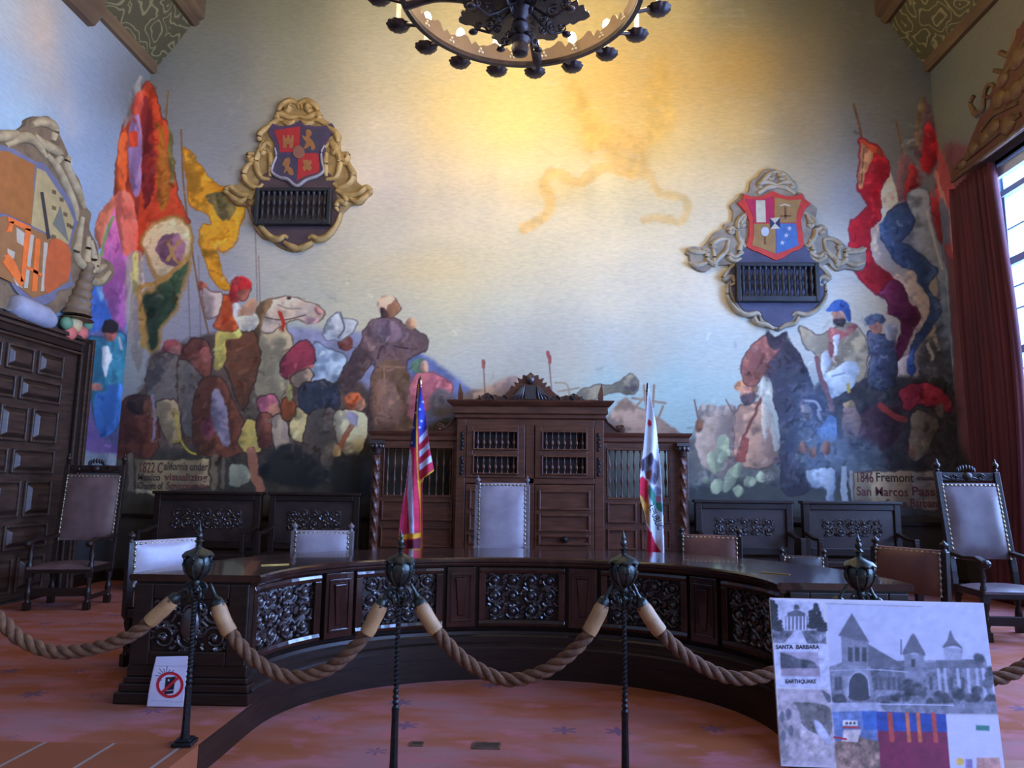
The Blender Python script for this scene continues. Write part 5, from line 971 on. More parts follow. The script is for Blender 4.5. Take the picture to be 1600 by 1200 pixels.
        m = MB(); f0, f1 = xa+0.0, xb; z0_, z1_ = 0.24, HD-0.06
        for (p, q, u0, u1) in ((f0, f0+0.13, z0_, z1_), (f1-0.13, f1, z0_, z1_), (f0+.13, f1-.13, z1_-0.10, z1_), (f0+.13, f1-.13, z0_, z0_+0.09)): m.box(p, q, y-0.055, y-0.03, u0, u1)
        put(m.build('end_frame', M_DARK, bevel=0.008), e)
        m = MB(); w, h = f1-f0-0.26, z1_-z0_-0.19
        scrollwork(m, w, h, lambda x, yy_, d: (f0+0.13+x, y-0.03-d, z0_+0.09+yy_), 0.012, 77+sg, 0.011)
        m.ball(((f0+f1)/2, y-0.04, (z0_+z1_)/2), 0.07, 0.035, 0.11, 12, 8)
        put(m.build('scroll_carving', M_CARVE, smooth=60), e)
    return D
build_desk()
for u, v, lb in ((428, 883, 'small brass name plate on the desk top near its left end'), (1213, 897, 'small brass name plate on the desk top near its right end')):
    p = onz(u, v, HD); m = MB(); m.box(-0.10, 0.10, -0.018, 0.018, 0.0005, 0.006); o = m.build('name_plate', M_BRASS, bevel=0.001, loc=(p[0], p[1]+0.02, HD)); o.rotation_euler.z = 0.5 if u < 800 else -0.5
    tag(o, lb, 'plate', 'brass plates on the desk')

# ------------------------------------------------------------------ cabinet with grilled doors and open spindle wings
SPP = [(.5, 0), (.5, .03), (.25, .06), (.25, .20), (.45, .28), (.62, .33), (.45, .38), (.3, .44), (.3, .56), (.45, .62), (.62, .67), (.45, .72), (.25, .80), (.25, .94), (.5, .97), (.5, 1)]
SPB = [(.5, 0), (.5, .05), (.3, .09), (.45, .16), (.75, .28), (.9, .36), (.6, .48), (.35, .56), (.6, .60), (.35, .64), (.4, .80), (.25, .9), (.5, .95), (.5, 1)]
def spindle(mats, r, H, prof, parent, x, y, z, cache={}):
    k = (round(r, 4), round(H, 4), id(prof))
    if k not in cache:
        m = MB(); m.lathe([(a*r, b*H) for a, b in prof], (0, 0, 0), 10); o = m.build('spindle', mats, smooth=50); cache[k] = o.data
    else:
        o = bpy.data.objects.new('spindle', cache[k]); COL.objects.link(o)
    o.parent = parent; o.location = (x, y, z); return o
def build_cabinet():
    CX = -0.13; yf, yb = 9.85, YW-0.06
    C = empty('court_cabinet', (CX, (yf+yb)/2, 0), 0, 'tall walnut cabinet with grilled doors, carved crest and spindle side screens', 'cabinet')
    c0 = C.location.y; F_ = yf-c0; Bk = yb-c0
    W = 1.02; ZC = 2.33
    def bx(name, args, mt=M_CAB, par=None, bev=0.006):
        m = MB()
        for a in args: m.box(*a)
        o = m.build(name, mt, par or C, bevel=bev); return o
    bx('back_board', [(-W+0.02, W-0.02, Bk-0.03, Bk, 0.0, ZC)], M_CABD)
    bx('carcass', [(-W, -W+0.13, F_, Bk, 0, ZC), (W-0.13, W, F_, Bk, 0, ZC), (-W+0.13, W-0.13, F_+0.02, Bk-0.03, 0, 0.12), (-W+0.13, W-0.13, F_, Bk-0.03, 1.44, 1.52), (-W+0.13, W-0.13, F_, Bk-0.03, 2.24, ZC), (-0.06, 0.06, F_, F_+0.06, 0.12, 2.24)])
    m = MB(); pr = [(0, ZC), (0.03, ZC+0.02), (0.03, ZC+0.06), (0.06, ZC+0.08), (0.05, ZC+0.17), (0.09, ZC+0.19), (0.13, ZC+0.23), (0.14, ZC+0.255), (0, ZC+0.26)]
    rows = []
    for k, (x, sx_, sy_) in enumerate(((-W, -1, 0), (-W, -1, -1), (W, 1, -1), (W, 1, 0))):
        yy_ = Bk if sy_ == 0 else F_
        rows.append([(x+sx_*o, yy_-(o if sy_ else 0), z) for o, z in pr])
    m.sweep(rows); m.box(-W, W, F_, Bk, ZC, ZC+0.25); m.build('cornice', M_CAB, C, bevel=0.004)
    # pierced cresting
    z = ZC+0.26
    half = [(0.95, 0), (0.95, 0.02), (0.86, 0.03), (0.78, 0.02), (0.70, 0.06), (0.62, 0.11), (0.56, 0.07), (0.50, 0.09), (0.42, 0.06), (0.36, 0.10), (0.30, 0.15), (0.27, 0.22), (0.21, 0.20), (0.235, 0.27), (0.165, 0.255), (0.19, 0.33), (0.12, 0.31), (0.11, 0.375), (0.055, 0.36), (0.0, 0.41)]
    ol = [(x, z+h) for x, h in half]+[(-x, z+h) for x, h in half[-2::-1]]
    m = MB(); m.prism([(x, F_+0.02, h) for x, h in ol], [(x, F_+0.08, h) for x, h in ol]); cr = m.build('cresting', M_CAB, C, bevel=0.008)
    m = MB(); m.box(-0.075, 0.075, F_-0.02, F_+0.03, z+0.02, z+0.21); m.ball((0, F_-0.01, z+0.30), 0.06, 0.05, 0.07)
    for s_ in (-1, 1):
        for k in range(5):
            m.tube([(s_*(0.09+0.012*k), F_+0.0, z+0.22-0.01*k), (s_*(0.10+0.03*k), F_-0.015, z+0.13-0.015*k), (s_*(0.12+0.05*k), F_+0.0, z+0.02)], [0.012, 0.016, 0.008], 6)
        m.tube([(s_*(0.32+0.09*i/10*3), F_+0.005, z+0.03+0.05*math.sin(i*0.9)) for i in range(16)], 0.014, 6)
        m.tube([(s_*x, F_+0.01, z+y_) for x, y_ in spiral(0.60, 0.055, 0.05, 1.0, 1.5, 1, 20)], 0.010, 6)
    m.build('crest_carving', M_CARVE, cr, smooth=60)
    for s_ in (-1, 1):
        m = MB(); m.box(s_*0.98-0.035, s_*0.98+0.035, F_, F_+0.07, z, z+0.10)
        m.add([(s_*0.98-0.035, F_, z+0.10), (s_*0.98+0.035, F_, z+0.10), (s_*0.98+0.035, F_+0.07, z+0.10), (s_*0.98-0.035, F_+0.07, z+0.10), (s_*1.0, F_+0.035, z+0.26)], [(0, 1, 4), (1, 2, 4), (2, 3, 4), (3, 0, 4), (3, 2, 1, 0)])
        m.build('corner_finial', M_CAB, C)
    # doors
    for s_ in (-1, 1):
        x0, x1 = (-W+0.14, -0.07) if s_ < 0 else (0.07, W-0.14)
        t = 0.09; rows_ = [(1.60, 1.86), (1.94, 2.18)]
        rows_ = [(1.565, 1.83), (1.90, 2.17)]
        d = bx('grille_door', [(x0, x0+t, F_-0.02, F_+0.03, 1.52, 2.24), (x1-t, x1, F_-0.02, F_+0.03, 1.52, 2.24), (x0+t, x1-t, F_-0.02, F_+0.03, 1.52, rows_[0][0]), (x0+t, x1-t, F_-0.02, F_+0.03, rows_[0][1], rows_[1][0]), (x0+t, x1-t, F_-0.02, F_+0.03, rows_[1][1], 2.24)])
        for z0, z1 in rows_:
            m = MB(); q = 0.022
            m.box(x0+t-0.0, x0+t+q, F_-0.045, F_-0.0, z0, z1); m.box(x1-t-q, x1-t, F_-0.045, F_-0.0, z0, z1); m.box(x0+t+q, x1-t-q, F_-0.045, F_, z0, z0+q); m.box(x0+t+q, x1-t-q, F_-0.045, F_, z1-q, z1)
            m.build('opening_moulding', M_CAB, d, bevel=0.006)
            for k in range(7): spindle(M_CAB, 0.028, z1-z0-2*q, SPB, d, x0+t+q+(x1-x0-2*t-2*q)*(k+0.5)/7, F_+0.005, z0+q)
        m = MB(); m.box(x0+0.0, x1, F_+0.10, F_+0.12, 1.52, 2.24); m.build('door_lining', M_CABD, d)
        for hz in (1.68, 2.02):
            m = MB(); xx = s_*(W-0.075)
            for k in range(5): m.ball((xx+0.012*(k % 2), F_-0.012, hz-0.10+0.05*k), 0.022, 0.012, 0.03, 8, 5)
            m.box(xx-0.012, xx+0.012, F_-0.02, F_, hz-0.13, hz+0.13); m.build('strap_hinge', M_IRON, d, smooth=60)
        ld = bx('lower_door', [(x0, x1, F_-0.01, F_+0.03, 0.13, 1.43)])
        for z0, z1 in ((0.62, 0.76), (0.80, 1.04), (1.09, 1.36), (0.18, 0.56)):
            m = MB(); q = 0.035
            m.box(x0+0.05, x0+0.05+q, F_-0.04, F_-0.01, z0, z1); m.box(x1-0.05-q, x1-0.05, F_-0.04, F_-0.01, z0, z1); m.box(x0+0.05+q, x1-0.05-q, F_-0.04, F_-0.01, z0, z0+q); m.box(x0+0.05+q, x1-0.05-q, F_-0.04, F_-0.01, z1-q, z1)
            m.build('panel_moulding', M_CAB, ld, bevel=0.010)
    m = MB(); m.ball((0.48, F_-0.07, 0.70), 0.045); m.tube([(0.48, F_-0.01, 0.70), (0.48, F_-0.06, 0.70)], 0.018); m.build('knob', M_IRON, C, smooth=60)
    # wings
    for s_ in (-1, 1):
        x0, x1 = (-W-1.20, -W) if s_ < 0 else (W, W+1.18)
        ZW = 2.16; yf2 = F_+0.12; yb2 = yf2+0.16
        zo0, zo1 = 1.27, 1.92; ow0, ow1 = (x0+0.16, x1-0.05) if s_ < 0 else (x0+0.05, x1-0.26)
        wg = bx('side_screen', [(x0, ow0, yf2, yb2, 0, ZW-0.14), (ow1, x1, yf2, yb2, 0, ZW-0.14), (ow0, ow1, yf2, yb2, zo1, ZW-0.14), (ow0, ow1, yf2, yb2, 0, zo0)])
        m = MB(); pr = [(0, ZW-0.14), (0.02, ZW-0.12), (0.02, ZW-0.07), (0.05, ZW-0.03), (0.06, ZW), (0.0, ZW)]
        xo = x0 if s_ < 0 else x1; xi = x1 if s_ < 0 else x0
        rows = [[(xo+s_*o, yb2, z_) for o, z_ in pr], [(xo+s_*o, yf2-o, z_) for o, z_ in pr], [(xi, yf2-o, z_) for o, z_ in pr]]
        m.sweep(rows); m.box(min(xo, xi), max(xo, xi), yf2, yb2, ZW-0.14, ZW-0.005); m.build('screen_cornice', M_CAB, wg, bevel=0.004)
        for k in range(10): spindle(M_CAB, 0.036, zo1-zo0, SPP, wg, ow0+(ow1-ow0)*(k+0.5)/10, (yf2+yb2)/2, zo0)
        m = MB(); m.box(ow0, ow0+0.02, yf2-0.015, yf2+0.02, zo0, zo1); m.box(ow1-0.02, ow1, yf2-0.015, yf2+0.02, zo0, zo1); m.box(ow0, ow1, yf2-0.015, yf2+0.02, zo0-0.03, zo0); m.box(ow0, ow1, yf2-0.015, yf2+0.02, zo1, zo1+0.03); m.build('opening_moulding', M_CAB, wg, bevel=0.006)
        for z0, z1 in ((0.92, 1.20), (0.56, 0.84), (0.10, 0.48)):
            for (a, b) in ((ow0, (ow0+ow1)/2-0.03), ((ow0+ow1)/2+0.03, ow1)):
                m = MB(); q = 0.028
                m.box(a, a+q, yf2-0.03, yf2, z0, z1); m.box(b-q, b, yf2-0.03, yf2, z0, z1); m.box(a+q, b-q, yf2-0.03, yf2, z0, z0+q); m.box(a+q, b-q, yf2-0.03, yf2, z1-q, z1)
                m.build('panel_moulding', M_CAB, wg, bevel=0.008)
        # twisted column at the outer corner
        xc = (xo-s_*0.09); yc = yf2-0.085; H0, H1 = 0.14, ZW-0.34; n = 60; vs = []; m = MB(); nk = 16
        for i in range(n+1):
            zz = H0+(H1-H0)*i/n
            for k in range(nk):
                a = 2*PI*k/nk; r = 0.046+0.010*math.cos(4*a+i*0.9); vs.append((xc+r*math.cos(a), yc+r*math.sin(a), zz))
        m.add(vs, [(i*nk+k, i*nk+(k+1) % nk, (i+1)*nk+(k+1) % nk, (i+1)*nk+k) for i in range(n) for k in range(nk)])
        m.lathe([(0.075, 0), (0.075, 0.06), (0.055, 0.09), (0.065, 0.11), (0.05, 0.14)], (xc, yc, 0), 14)
        col = m.build('twisted_column', M_CAB, wg, smooth=50)
        m = MB(); m.lathe([(0.05, H1), (0.062, H1+0.02), (0.05, H1+0.03), (0.065, H1+0.09), (0.09, H1+0.15), (0.06, H1+0.16)], (xc, yc, 0), 14); m.box(xc-0.09, xc+0.09, yc-0.08, yc+0.08, H1+0.155, H1+0.20)
        for q in range(8): a = 2*PI*q/8; m.ball((xc+0.075*math.cos(a), yc+0.075*math.sin(a), H1+0.12), 0.024, 0.024, 0.04, 8, 6)
        m.build('capital', M_CARVE, col, smooth=50)
        # volute bracket sitting on the wing against the tall case
        m = MB(); xs = s_*W
        ol = [(0.0, 0.0), (0.0, 0.30), (0.04, 0.28), (0.06, 0.20), (0.10, 0.13), (0.17, 0.09), (0.22, 0.11), (0.29, 0.10), (0.31, 0.05), (0.30, 0.0)]
        m.prism([(xs+s_*x, yf2+0.02, ZW+h) for x, h in ol], [(xs+s_*x, yf2+0.09, ZW+h) for x, h in ol])
        m.tube([(xs+s_*x, yf2+0.0, ZW+y_) for x, y_ in spiral(0.25, 0.06, 0.05, 0.5, 1.6, 1, 20)], 0.014, 6); m.tube([(xs+s_*0.02, yf2+.01, ZW+0.27), (xs+s_*0.07, yf2+.01, ZW+0.15), (xs+s_*0.16, yf2+.01, ZW+0.07), (xs+s_*0.22, yf2+.01, ZW+0.03)], 0.016, 6)
        m.build('volute_bracket', M_CAB, wg, bevel=0.004, smooth=50)
    return C
build_cabinet()

# ------------------------------------------------------------------ seats
FIN = [(.5, 0), (.5, .06), (.9, .12), (.6, .18), (.35, .24), (.75, .36), (1.0, .50), (.8, .64), (.4, .74), (.3, .80), (.42, .86), (.1, 1)]
KNOB = [(.7, 0), (.7, .1), (.45, .2), (.5, .28), (1.0, .5), (.95, .66), (.5, .8), (.3, .88), (.12, 1)]
def studs(mb, pts, r=0.011, ax=1):
    for p in pts: mb.ball(p, r, r, r, 8, 5)
def seat_base(T, wd, dp, sh, leath, wood, back_y, legH):
    """legs, seat frame, cushion, stretchers; back at y = 0, front toward -y"""
    for sx_ in (-1, 1):
        for yy_ in (-dp+0.05, -0.02):
            m = MB(); m.box(-0.032, 0.032, -0.032, 0.032, 0, 0.09); m.lathe([(.028, .09), (.022, .12), (.036, .17), (.03, .22), (.02, .26), (.034, .32), (.034, .36)], (0, 0, 0), 10); m.box(-0.032, 0.032, -0.032, 0.032, 0.355, sh-0.03)
            m.build('leg', wood, T, smooth=50, loc=(sx_*(wd/2-0.04), yy_, 0))
    m = MB(); m.box(-wd/2+0.01, wd/2-0.01, -dp+0.02, 0.01, sh-0.10, sh-0.03); m.build('seat_rail', wood, T, bevel=0.006)
    m = MB(); vs = []; n = 8
    for j in range(n+1):
        for i in range(n+1):
            a, b = i/n, j/n; bul = (math.sin(PI*a)*math.sin(PI*b))**0.5 if 0 < a < 1 and 0 < b < 1 else 0
            vs.append((-wd/2+0.02+(wd-0.04)*a, -dp+0.01+(dp-0.06)*b, sh-0.03+0.045*bul))
    q = len(vs); vs2 = [(x, y, sh-0.055) for x, y, z in vs]
    fs = [(j*(n+1)+i, j*(n+1)+i+1, (j+1)*(n+1)+i+1, (j+1)*(n+1)+i) for j in range(n) for i in range(n)]
    ring = [i for i in range(n+1)]+[(j)*(n+1)+n for j in range(1, n+1)]+[n*(n+1)+i for i in range(n-1, -1, -1)]+[j*(n+1) for j in range(n-1, 0, -1)]
    m.add(vs+vs2, fs+[tuple(q+i for i in reversed(f)) for f in fs]+[(ring[k], ring[(k+1) % len(ring)], q+ring[(k+1) % len(ring)], q+ring[k]) for k in range(len(ring))]); m.build('seat', leath, T, smooth=50)
    m = MB(); m.box(-wd/2+0.05, wd/2-0.05, -dp+0.035, -dp+0.065, 0.15, 0.24); m.box(-wd/2+0.03, -wd/2+0.055, -dp+0.06, -0.03, 0.10, 0.15); m.box(wd/2-0.055, wd/2-0.03, -dp+0.06, -0.03, 0.10, 0.15); m.build('stretcher', wood, T, bevel=0.006)
def chair(name, wd, dp, sh, b0, b1, top, lean, leath, wood, crest, arms, label, cat, loc, rz, group=None, fin=None, fh=0.14, finr=0.035, studc=True):
    T = empty(name, loc, rz, label, cat, group)
    ly = lambda z: lean*max(0, z-sh)
    for sx_ in (-1, 1):
        m = MB(); p = 0.030
        m.sweep([[(x, y+ly(z), z) for x, y in ((sx_*(wd/2-p)-p, -p), (sx_*(wd/2-p)+p, -p), (sx_*(wd/2-p)+p, p), (sx_*(wd/2-p)-p, p))] for z in (sh-0.10, sh+0.1, top)])
        bp = m.build('back_post', wood, T, bevel=0.006)
        m = MB(); m.lathe([(r*finr, z*fh) for r, z in (fin or FIN)], (sx_*(wd/2-p), ly(top), top), 12); m.build('finial', wood, bp, smooth=60)
    m = MB(); n = 10; vs = []; q0 = -wd/2+0.045; q1 = wd/2-0.045
    for j in range(n+1):
        for i in range(n+1):
            a, b = i/n, j/n; bul = (math.sin(PI*a)*math.sin(PI*b))**0.4 if 0 < a < 1 and 0 < b < 1 else 0
            z = b0+(b1-b0)*b; vs.append((q0+(q1-q0)*a, -0.022+ly(z)-0.045*bul, z))
    k = len(vs); back = [(x, 0.028+ly(z), z) for x, y, z in vs]
    fs = [(j*(n+1)+i, j*(n+1)+i+1, (j+1)*(n+1)+i+1, (j+1)*(n+1)+i) for j in range(n) for i in range(n)]
    ring = [i for i in range(n+1)]+[(j)*(n+1)+n for j in range(1, n+1)]+[n*(n+1)+i for i in range(n-1, -1, -1)]+[j*(n+1) for j in range(n-1, 0, -1)]
    m.add(vs+back, fs+[tuple(k+i for i in reversed(f)) for f in fs]+[(ring[i], ring[(i+1) % len(ring)], k+ring[(i+1) % len(ring)], k+ring[i]) for i in range(len(ring))])
    bk = m.build('backrest', leath, T, smooth=50)
    if studc:
        m = MB(); ns = max(8, int((q1-q0)/0.042)); nv_ = max(5, int((b1-b0)/0.048)); r = 0.012
        path = [(q0+0.006, b0+(b1-b0)*i/nv_/6) for i in range(nv_*6)]+[(q0+0.006+(q1-q0-0.012)*i/ns/6, b1-0.022) for i in range(ns*6+1)]+[(q1-0.006, b1-0.022-(b1-0.022-b0)*i/nv_/6) for i in range(1, nv_*6+1)]
        m.tube([(x, -0.030+ly(z), z) for x, z in path], [0.004+(r-0.004)*max(0, math.cos(2*PI*i/6))**0.5 for i in range(len(path))], 7, up=(0, 1, 0))
        m.build('nail_trim', M_STUD, bk, smooth=60)
    if crest:
        m = MB(); h = top-b1-0.02; z0 = b1+0.02
        m.box(-wd/2+0.06, wd/2-0.06, -0.025+ly(top), 0.025+ly(top), z0, z0+h*0.92); cr = m.build('crest_rail', wood, T, bevel=0.008)
        m = MB(); w2 = wd/2-0.08
        for s_ in (-1, 1): m.tube([(s_*x, -0.03+ly(top), z0+h*0.46+y) for x, y in spiral(w2*0.55, 0, h*0.34, 0.3, 1.4, s_, 18)], 0.010, 6); m.tube([(s_*w2*0.2, -0.03+ly(top), z0+h*.4), (s_*w2*0.6, -0.03+ly(top), z0+h*.12), (s_*w2, -0.03+ly(top), z0+h*.55)], 0.009, 6)
        m.ball((0, -0.025+ly(top), z0+h*0.5), 0.055, 0.03, h*0.45)
        for i in range(7):
            a = (i-3)*0.36; m.ball((0.085*math.sin(a)*1.1, ly(top), z0+h*0.92+0.055*math.cos(a)), 0.016, 0.012, 0.030, 7, 5)
        m.build('crest_carving', wood, cr, smooth=60)
    seat_base(T, wd, dp, sh, leath, wood, 0, sh)
    if arms:
        for sx_ in (-1, 1):
            m = MB(); x = sx_*(wd/2-0.03); za = sh+0.24
            m.sweep([[(x+o, y, z+h_) for o, h_ in ((-0.035, 0), (0.035, 0), (0.035, 0.04), (-0.035, 0.04))] for y, z in ((ly(za)-0.02, za+0.02), (-dp*0.4, za-0.005), (-dp*0.8, za+0.01), (-dp-0.04, za-0.03))])
            m.ball((x, -dp-0.03, za-0.01), 0.045, 0.04, 0.04); ar = m.build('arm', wood, T, bevel=0.008)
            m = MB(); m.lathe([(.03, sh-0.08), (.03, sh), (.018, sh+0.03), (.034, sh+0.10), (.018, sh+0.16), (.03, sh+0.19), (.03, za+0.005)], (x, -dp+0.05, 0), 10); m.build('arm_support', wood, ar, smooth=50)
    return T
TH = dict(wd=0.70, dp=0.58, sh=0.50, b0=0.72, b1=1.50, top=1.62, lean=0.10, crest=True, arms=True, cat='armchair')
chair('high_back_armchair', leath=M_LEATH, wood=M_DARK, label='high backed mauve leather armchair beside the great carved door', loc=(-5.42, 8.55, 0), rz=0.15, **TH)
chair('high_back_armchair', leath=mat('grey_brown_leather', (0.17, 0.12, 0.125), 0.30, c2=(0.10, 0.07, 0.075), scale=5, bump=0.12, bscale=90), wood=M_DARK, label='high backed leather armchair with spired posts standing before the maroon curtain', loc=(4.60, 7.62, 0), rz=-0.06, **dict(TH, wd=0.66, lean=0.19))
chair('chairman_chair', leath=M_LEATHW, wood=M_STUD and mat('greyed_chair_wood', (0.20, 0.16, 0.17), 0.4, c2=(0.12, 0.09, 0.10), scale=9), wd=0.60, dp=0.55, sh=0.48, b0=0.66, b1=1.45, top=1.43, lean=0.06, crest=False, arms=True, cat='chair',
      label='pale leather chair with pointed finials behind the middle of the desk', loc=(-0.40, 7.80, 0), rz=0.0, fh=0.10, finr=0.030)
LC = dict(wd=0.62, dp=0.50, sh=0.47, b0=0.60, b1=0.955, top=0.95, lean=0.05, crest=False, arms=False, cat='chair', fin=KNOB, fh=0.085, finr=0.032, group='low studded chairs behind the desk')
chair('studded_chair', leath=M_LEATHW, wood=M_DARK, label='low studded chair glowing pale at the left arm of the desk', loc=(-3.10, 5.98, 0), rz=0.98, **LC)
chair('studded_chair', leath=M_LEATHW, wood=mat('greyed_post_wood', (0.16, 0.12, 0.12), 0.4, scale=9), label='low pale leather chair between the striped flag and the left bench', loc=(-2.18, 7.25, 0), rz=0.10, **LC)
chair('studded_chair', leath=M_LEATHR, wood=M_DARK, label='low red brown leather chair just right of the white flag', loc=(1.70, 7.25, 0), rz=-0.30, **LC)
chair('studded_chair', leath=M_LEATHR, wood=M_DARK, label='low red brown leather chair at the right arm of the desk', loc=(3.02, 6.02, 0), rz=-0.95, **LC)
chair('studded_chair', leath=M_LEATHD, wood=M_DARK, label='low black leather chair in front of the two right benches', loc=(2.87, 7.95, 0), rz=-0.1, **dict(LC, wd=0.50, b0=0.45, b1=0.70, top=0.70, sh=0.40))

def bench(x0, x1, z1, label, leath=M_LEATHD):
    W = x1-x0; T = empty('settle', ((x0+x1)/2, 9.80, 0), 0, label, 'bench', 'high backed settles along the mural wall'); h = W/2
    m = MB()
    m.box(-h, -h+0.09, 0.10, 0.20, 0, z1); m.box(h-0.09, h, 0.10, 0.20, 0, z1); m.box(-h+.09, h-.09, 0.10, 0.18, z1-0.10, z1-0.02); m.box(-h+.09, h-.09, 0.10, 0.18, 0.52, 0.62); m.box(-h-0.02, h+0.02, 0.07, 0.23, z1-0.02, z1+0.02)
    m.build('back_frame', M_DARK, T, bevel=0.008)
    m = MB(); m.box(-h+.09, h-.09, 0.13, 0.17, 0.62, z1-0.10); pn = m.build('back_panel', leath, T)
    m = MB(); scrollwork(m, W-0.5, z1-1.0, lambda x, y, d: (-h+0.25+x, 0.135-d, 0.78+y), 0.006, int(abs(x0)*10), 0.012); m.build('back_carving', M_CARVE, pn, smooth=60)
    m = MB(); m.box(-h, h, -0.38, 0.10, 0.42, 0.49); m.build('seat', M_DARK, T, bevel=0.01)
    m = MB(); m.box(-h+0.05, h-0.05, -0.34, -0.30, 0.12, 0.42); m.build('apron', M_DARK, T, bevel=0.006)
    for sx_ in (-1, 1):
        m = MB(); m.box(sx_*(h-0.05)-0.04, sx_*(h-0.05)+0.04, -0.37, -0.29, 0, 0.42); m.build('leg', M_DARK, T, bevel=0.006)
        m = MB(); m.sweep([[(sx_*(h-0.045)+o, y, z+q) for o, q in ((-0.035, 0), (0.035, 0), (0.035, 0.04), (-0.035, 0.04))] for y, z in ((0.12, 0.80), (-0.15, 0.74), (-0.36, 0.74))]); m.box(sx_*(h-0.045)-0.03, sx_*(h-0.045)+0.03, -0.36, -0.30, 0.49, 0.745); m.build('arm', M_DARK, T, bevel=0.008)
    return T
bench(-5.36, -3.86, 1.27, 'dark high backed settle below the painted caption on the left')
bench(-3.74, -2.48, 1.27, 'dark high backed settle close to the cabinet on the left')
bench(2.14, 3.46, 1.23, 'dark high backed settle close to the cabinet on the right')
bench(3.60, 4.92, 1.23, 'dark high backed settle below the painted caption on the right')

# ------------------------------------------------------------------ flags on poles behind the desk
def flag(label, u0, u1, v0, v1, Yf, outline, paint, px_top, vtop, wave, seed, finial):
    ptop = ony(px_top, vtop, Yf); T = empty('flag', (ptop[0], Yf+0.06, 0), 0, label, 'flag')
    inv = Matrix.Translation(T.location).inverted()
    m = MB(); m.tube([(ptop[0], Yf+0.06, 0.05), (ptop[0], Yf+0.06, ptop[2]-0.05)], 0.014, 10); o = m.build('pole', M_BRASS if finial == 'spear' else M_DARK, None, smooth=60); o.parent = T; o.matrix_parent_inverse = inv
    m = MB(); zt = ptop[2]
    m.lathe([(.016, zt-.09), (.026, zt-.07), (.016, zt-.05), (.026, zt-.02), (.018, zt+.02), (.002, zt+.06)] if finial == 'spear' else [(.016, zt-.06), (.02, zt-.04), (.014, zt-.02), (.012, zt+.03), (.004, zt+.05)], (ptop[0], Yf+0.06, 0), 10); o = m.build('finial', M_BRASS if finial == 'spear' else M_IRON, None, smooth=60); o.parent = T; o.matrix_parent_inverse = inv
    m = MB(); m.lathe([(.16, 0), (.16, .02), (.12, .035), (.03, .05), (.025, .16), (.02, .17)], (ptop[0], Yf+0.06, 0), 20); o = m.build('base', M_BRASS, None, smooth=40); o.parent = T; o.matrix_parent_inverse = inv
    a, b, c = ony(u0, v1, Yf), ony(u1, v1, Yf), ony(u0, v0, Yf)
    cv = Canvas(a, b-a, (0, 0, c[2]-a[2]), 96, 400)
    cv.C[:] = 200; paint(cv)
    p = smooth_closed(outline, 3); ins = np.zeros(cv.U[:-1, :-1].shape, bool); uu = (cv.U[:-1, :-1]+cv.U[1:, 1:])/2; vv = (cv.V[:-1, :-1]+cv.V[1:, 1:])/2
    for (x0, y0), (x1, y1) in zip(p, np.roll(p, -1, 0)):
        if y0 != y1: ins ^= ((y0 > vv) != (y1 > vv)) & (uu < x0+(vv-y0)*(x1-x0)/(y1-y0))
    cv.mask = ~ins
    def pos(A, B):
        P = cv.O+A[:, None]*cv.ex+B[:, None]*cv.ey; k = (1-B)
        P[:, 1] += wave*(0.35+0.65*k)*np.sin(2*PI*(A*3.1+0.35*np.sin(3*B+seed)+seed))*1.0-0.02*k
        return P
    o = cv.build('cloth', M_CLOTH, None, thr=10, pos=pos, smax=2); o.parent = T; o.matrix_parent_inverse = inv
    o.data.shade_smooth(); sd = o.modifiers.new('solid', 'SOLIDIFY'); sd.thickness = 0.004; sd.offset = 0
    return T, o, inv, pos
R_, W_, N_, Gd = (196, 36, 66), (206, 212, 236), (34, 40, 104), (226, 158, 36)
def p_us(c):
    c.poly([(600, 580), (700, 580), (700, 900), (600, 900)], (170, 30, 60), sm=False, blot=0.15)
    # hanging left fold: canton above, long stripes below
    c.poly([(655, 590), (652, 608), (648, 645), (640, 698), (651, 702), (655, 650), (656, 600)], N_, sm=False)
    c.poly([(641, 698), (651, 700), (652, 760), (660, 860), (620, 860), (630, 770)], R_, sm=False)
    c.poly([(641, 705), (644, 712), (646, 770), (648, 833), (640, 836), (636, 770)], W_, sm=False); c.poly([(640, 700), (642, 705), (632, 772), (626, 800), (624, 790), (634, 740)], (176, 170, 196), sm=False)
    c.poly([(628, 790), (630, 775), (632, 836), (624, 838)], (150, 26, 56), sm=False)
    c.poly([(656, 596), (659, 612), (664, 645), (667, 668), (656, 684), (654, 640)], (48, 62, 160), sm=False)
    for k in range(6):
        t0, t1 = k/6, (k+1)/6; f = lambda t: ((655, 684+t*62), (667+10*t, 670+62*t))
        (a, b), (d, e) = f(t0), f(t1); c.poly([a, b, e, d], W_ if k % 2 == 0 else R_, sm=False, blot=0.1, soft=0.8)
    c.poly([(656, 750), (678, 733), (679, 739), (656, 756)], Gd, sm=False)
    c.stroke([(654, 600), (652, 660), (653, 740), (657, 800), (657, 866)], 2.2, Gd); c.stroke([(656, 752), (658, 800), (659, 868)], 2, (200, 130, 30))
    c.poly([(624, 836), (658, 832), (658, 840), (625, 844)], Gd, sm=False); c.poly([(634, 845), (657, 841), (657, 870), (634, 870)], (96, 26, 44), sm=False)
    for (x, y) in ((656.5, 640), (658.5, 658), (644, 692), (652, 625), (661, 628), (646, 668), (656, 668), (650, 645)):
        r = 2.4; c.poly([(x+(r if k % 2 == 0 else r*.4)*math.sin(k*PI/5), y-(r if k % 2 == 0 else r*.4)*math.cos(k*PI/5)) for k in range(10)], (225, 228, 240), sm=False, soft=0.7)
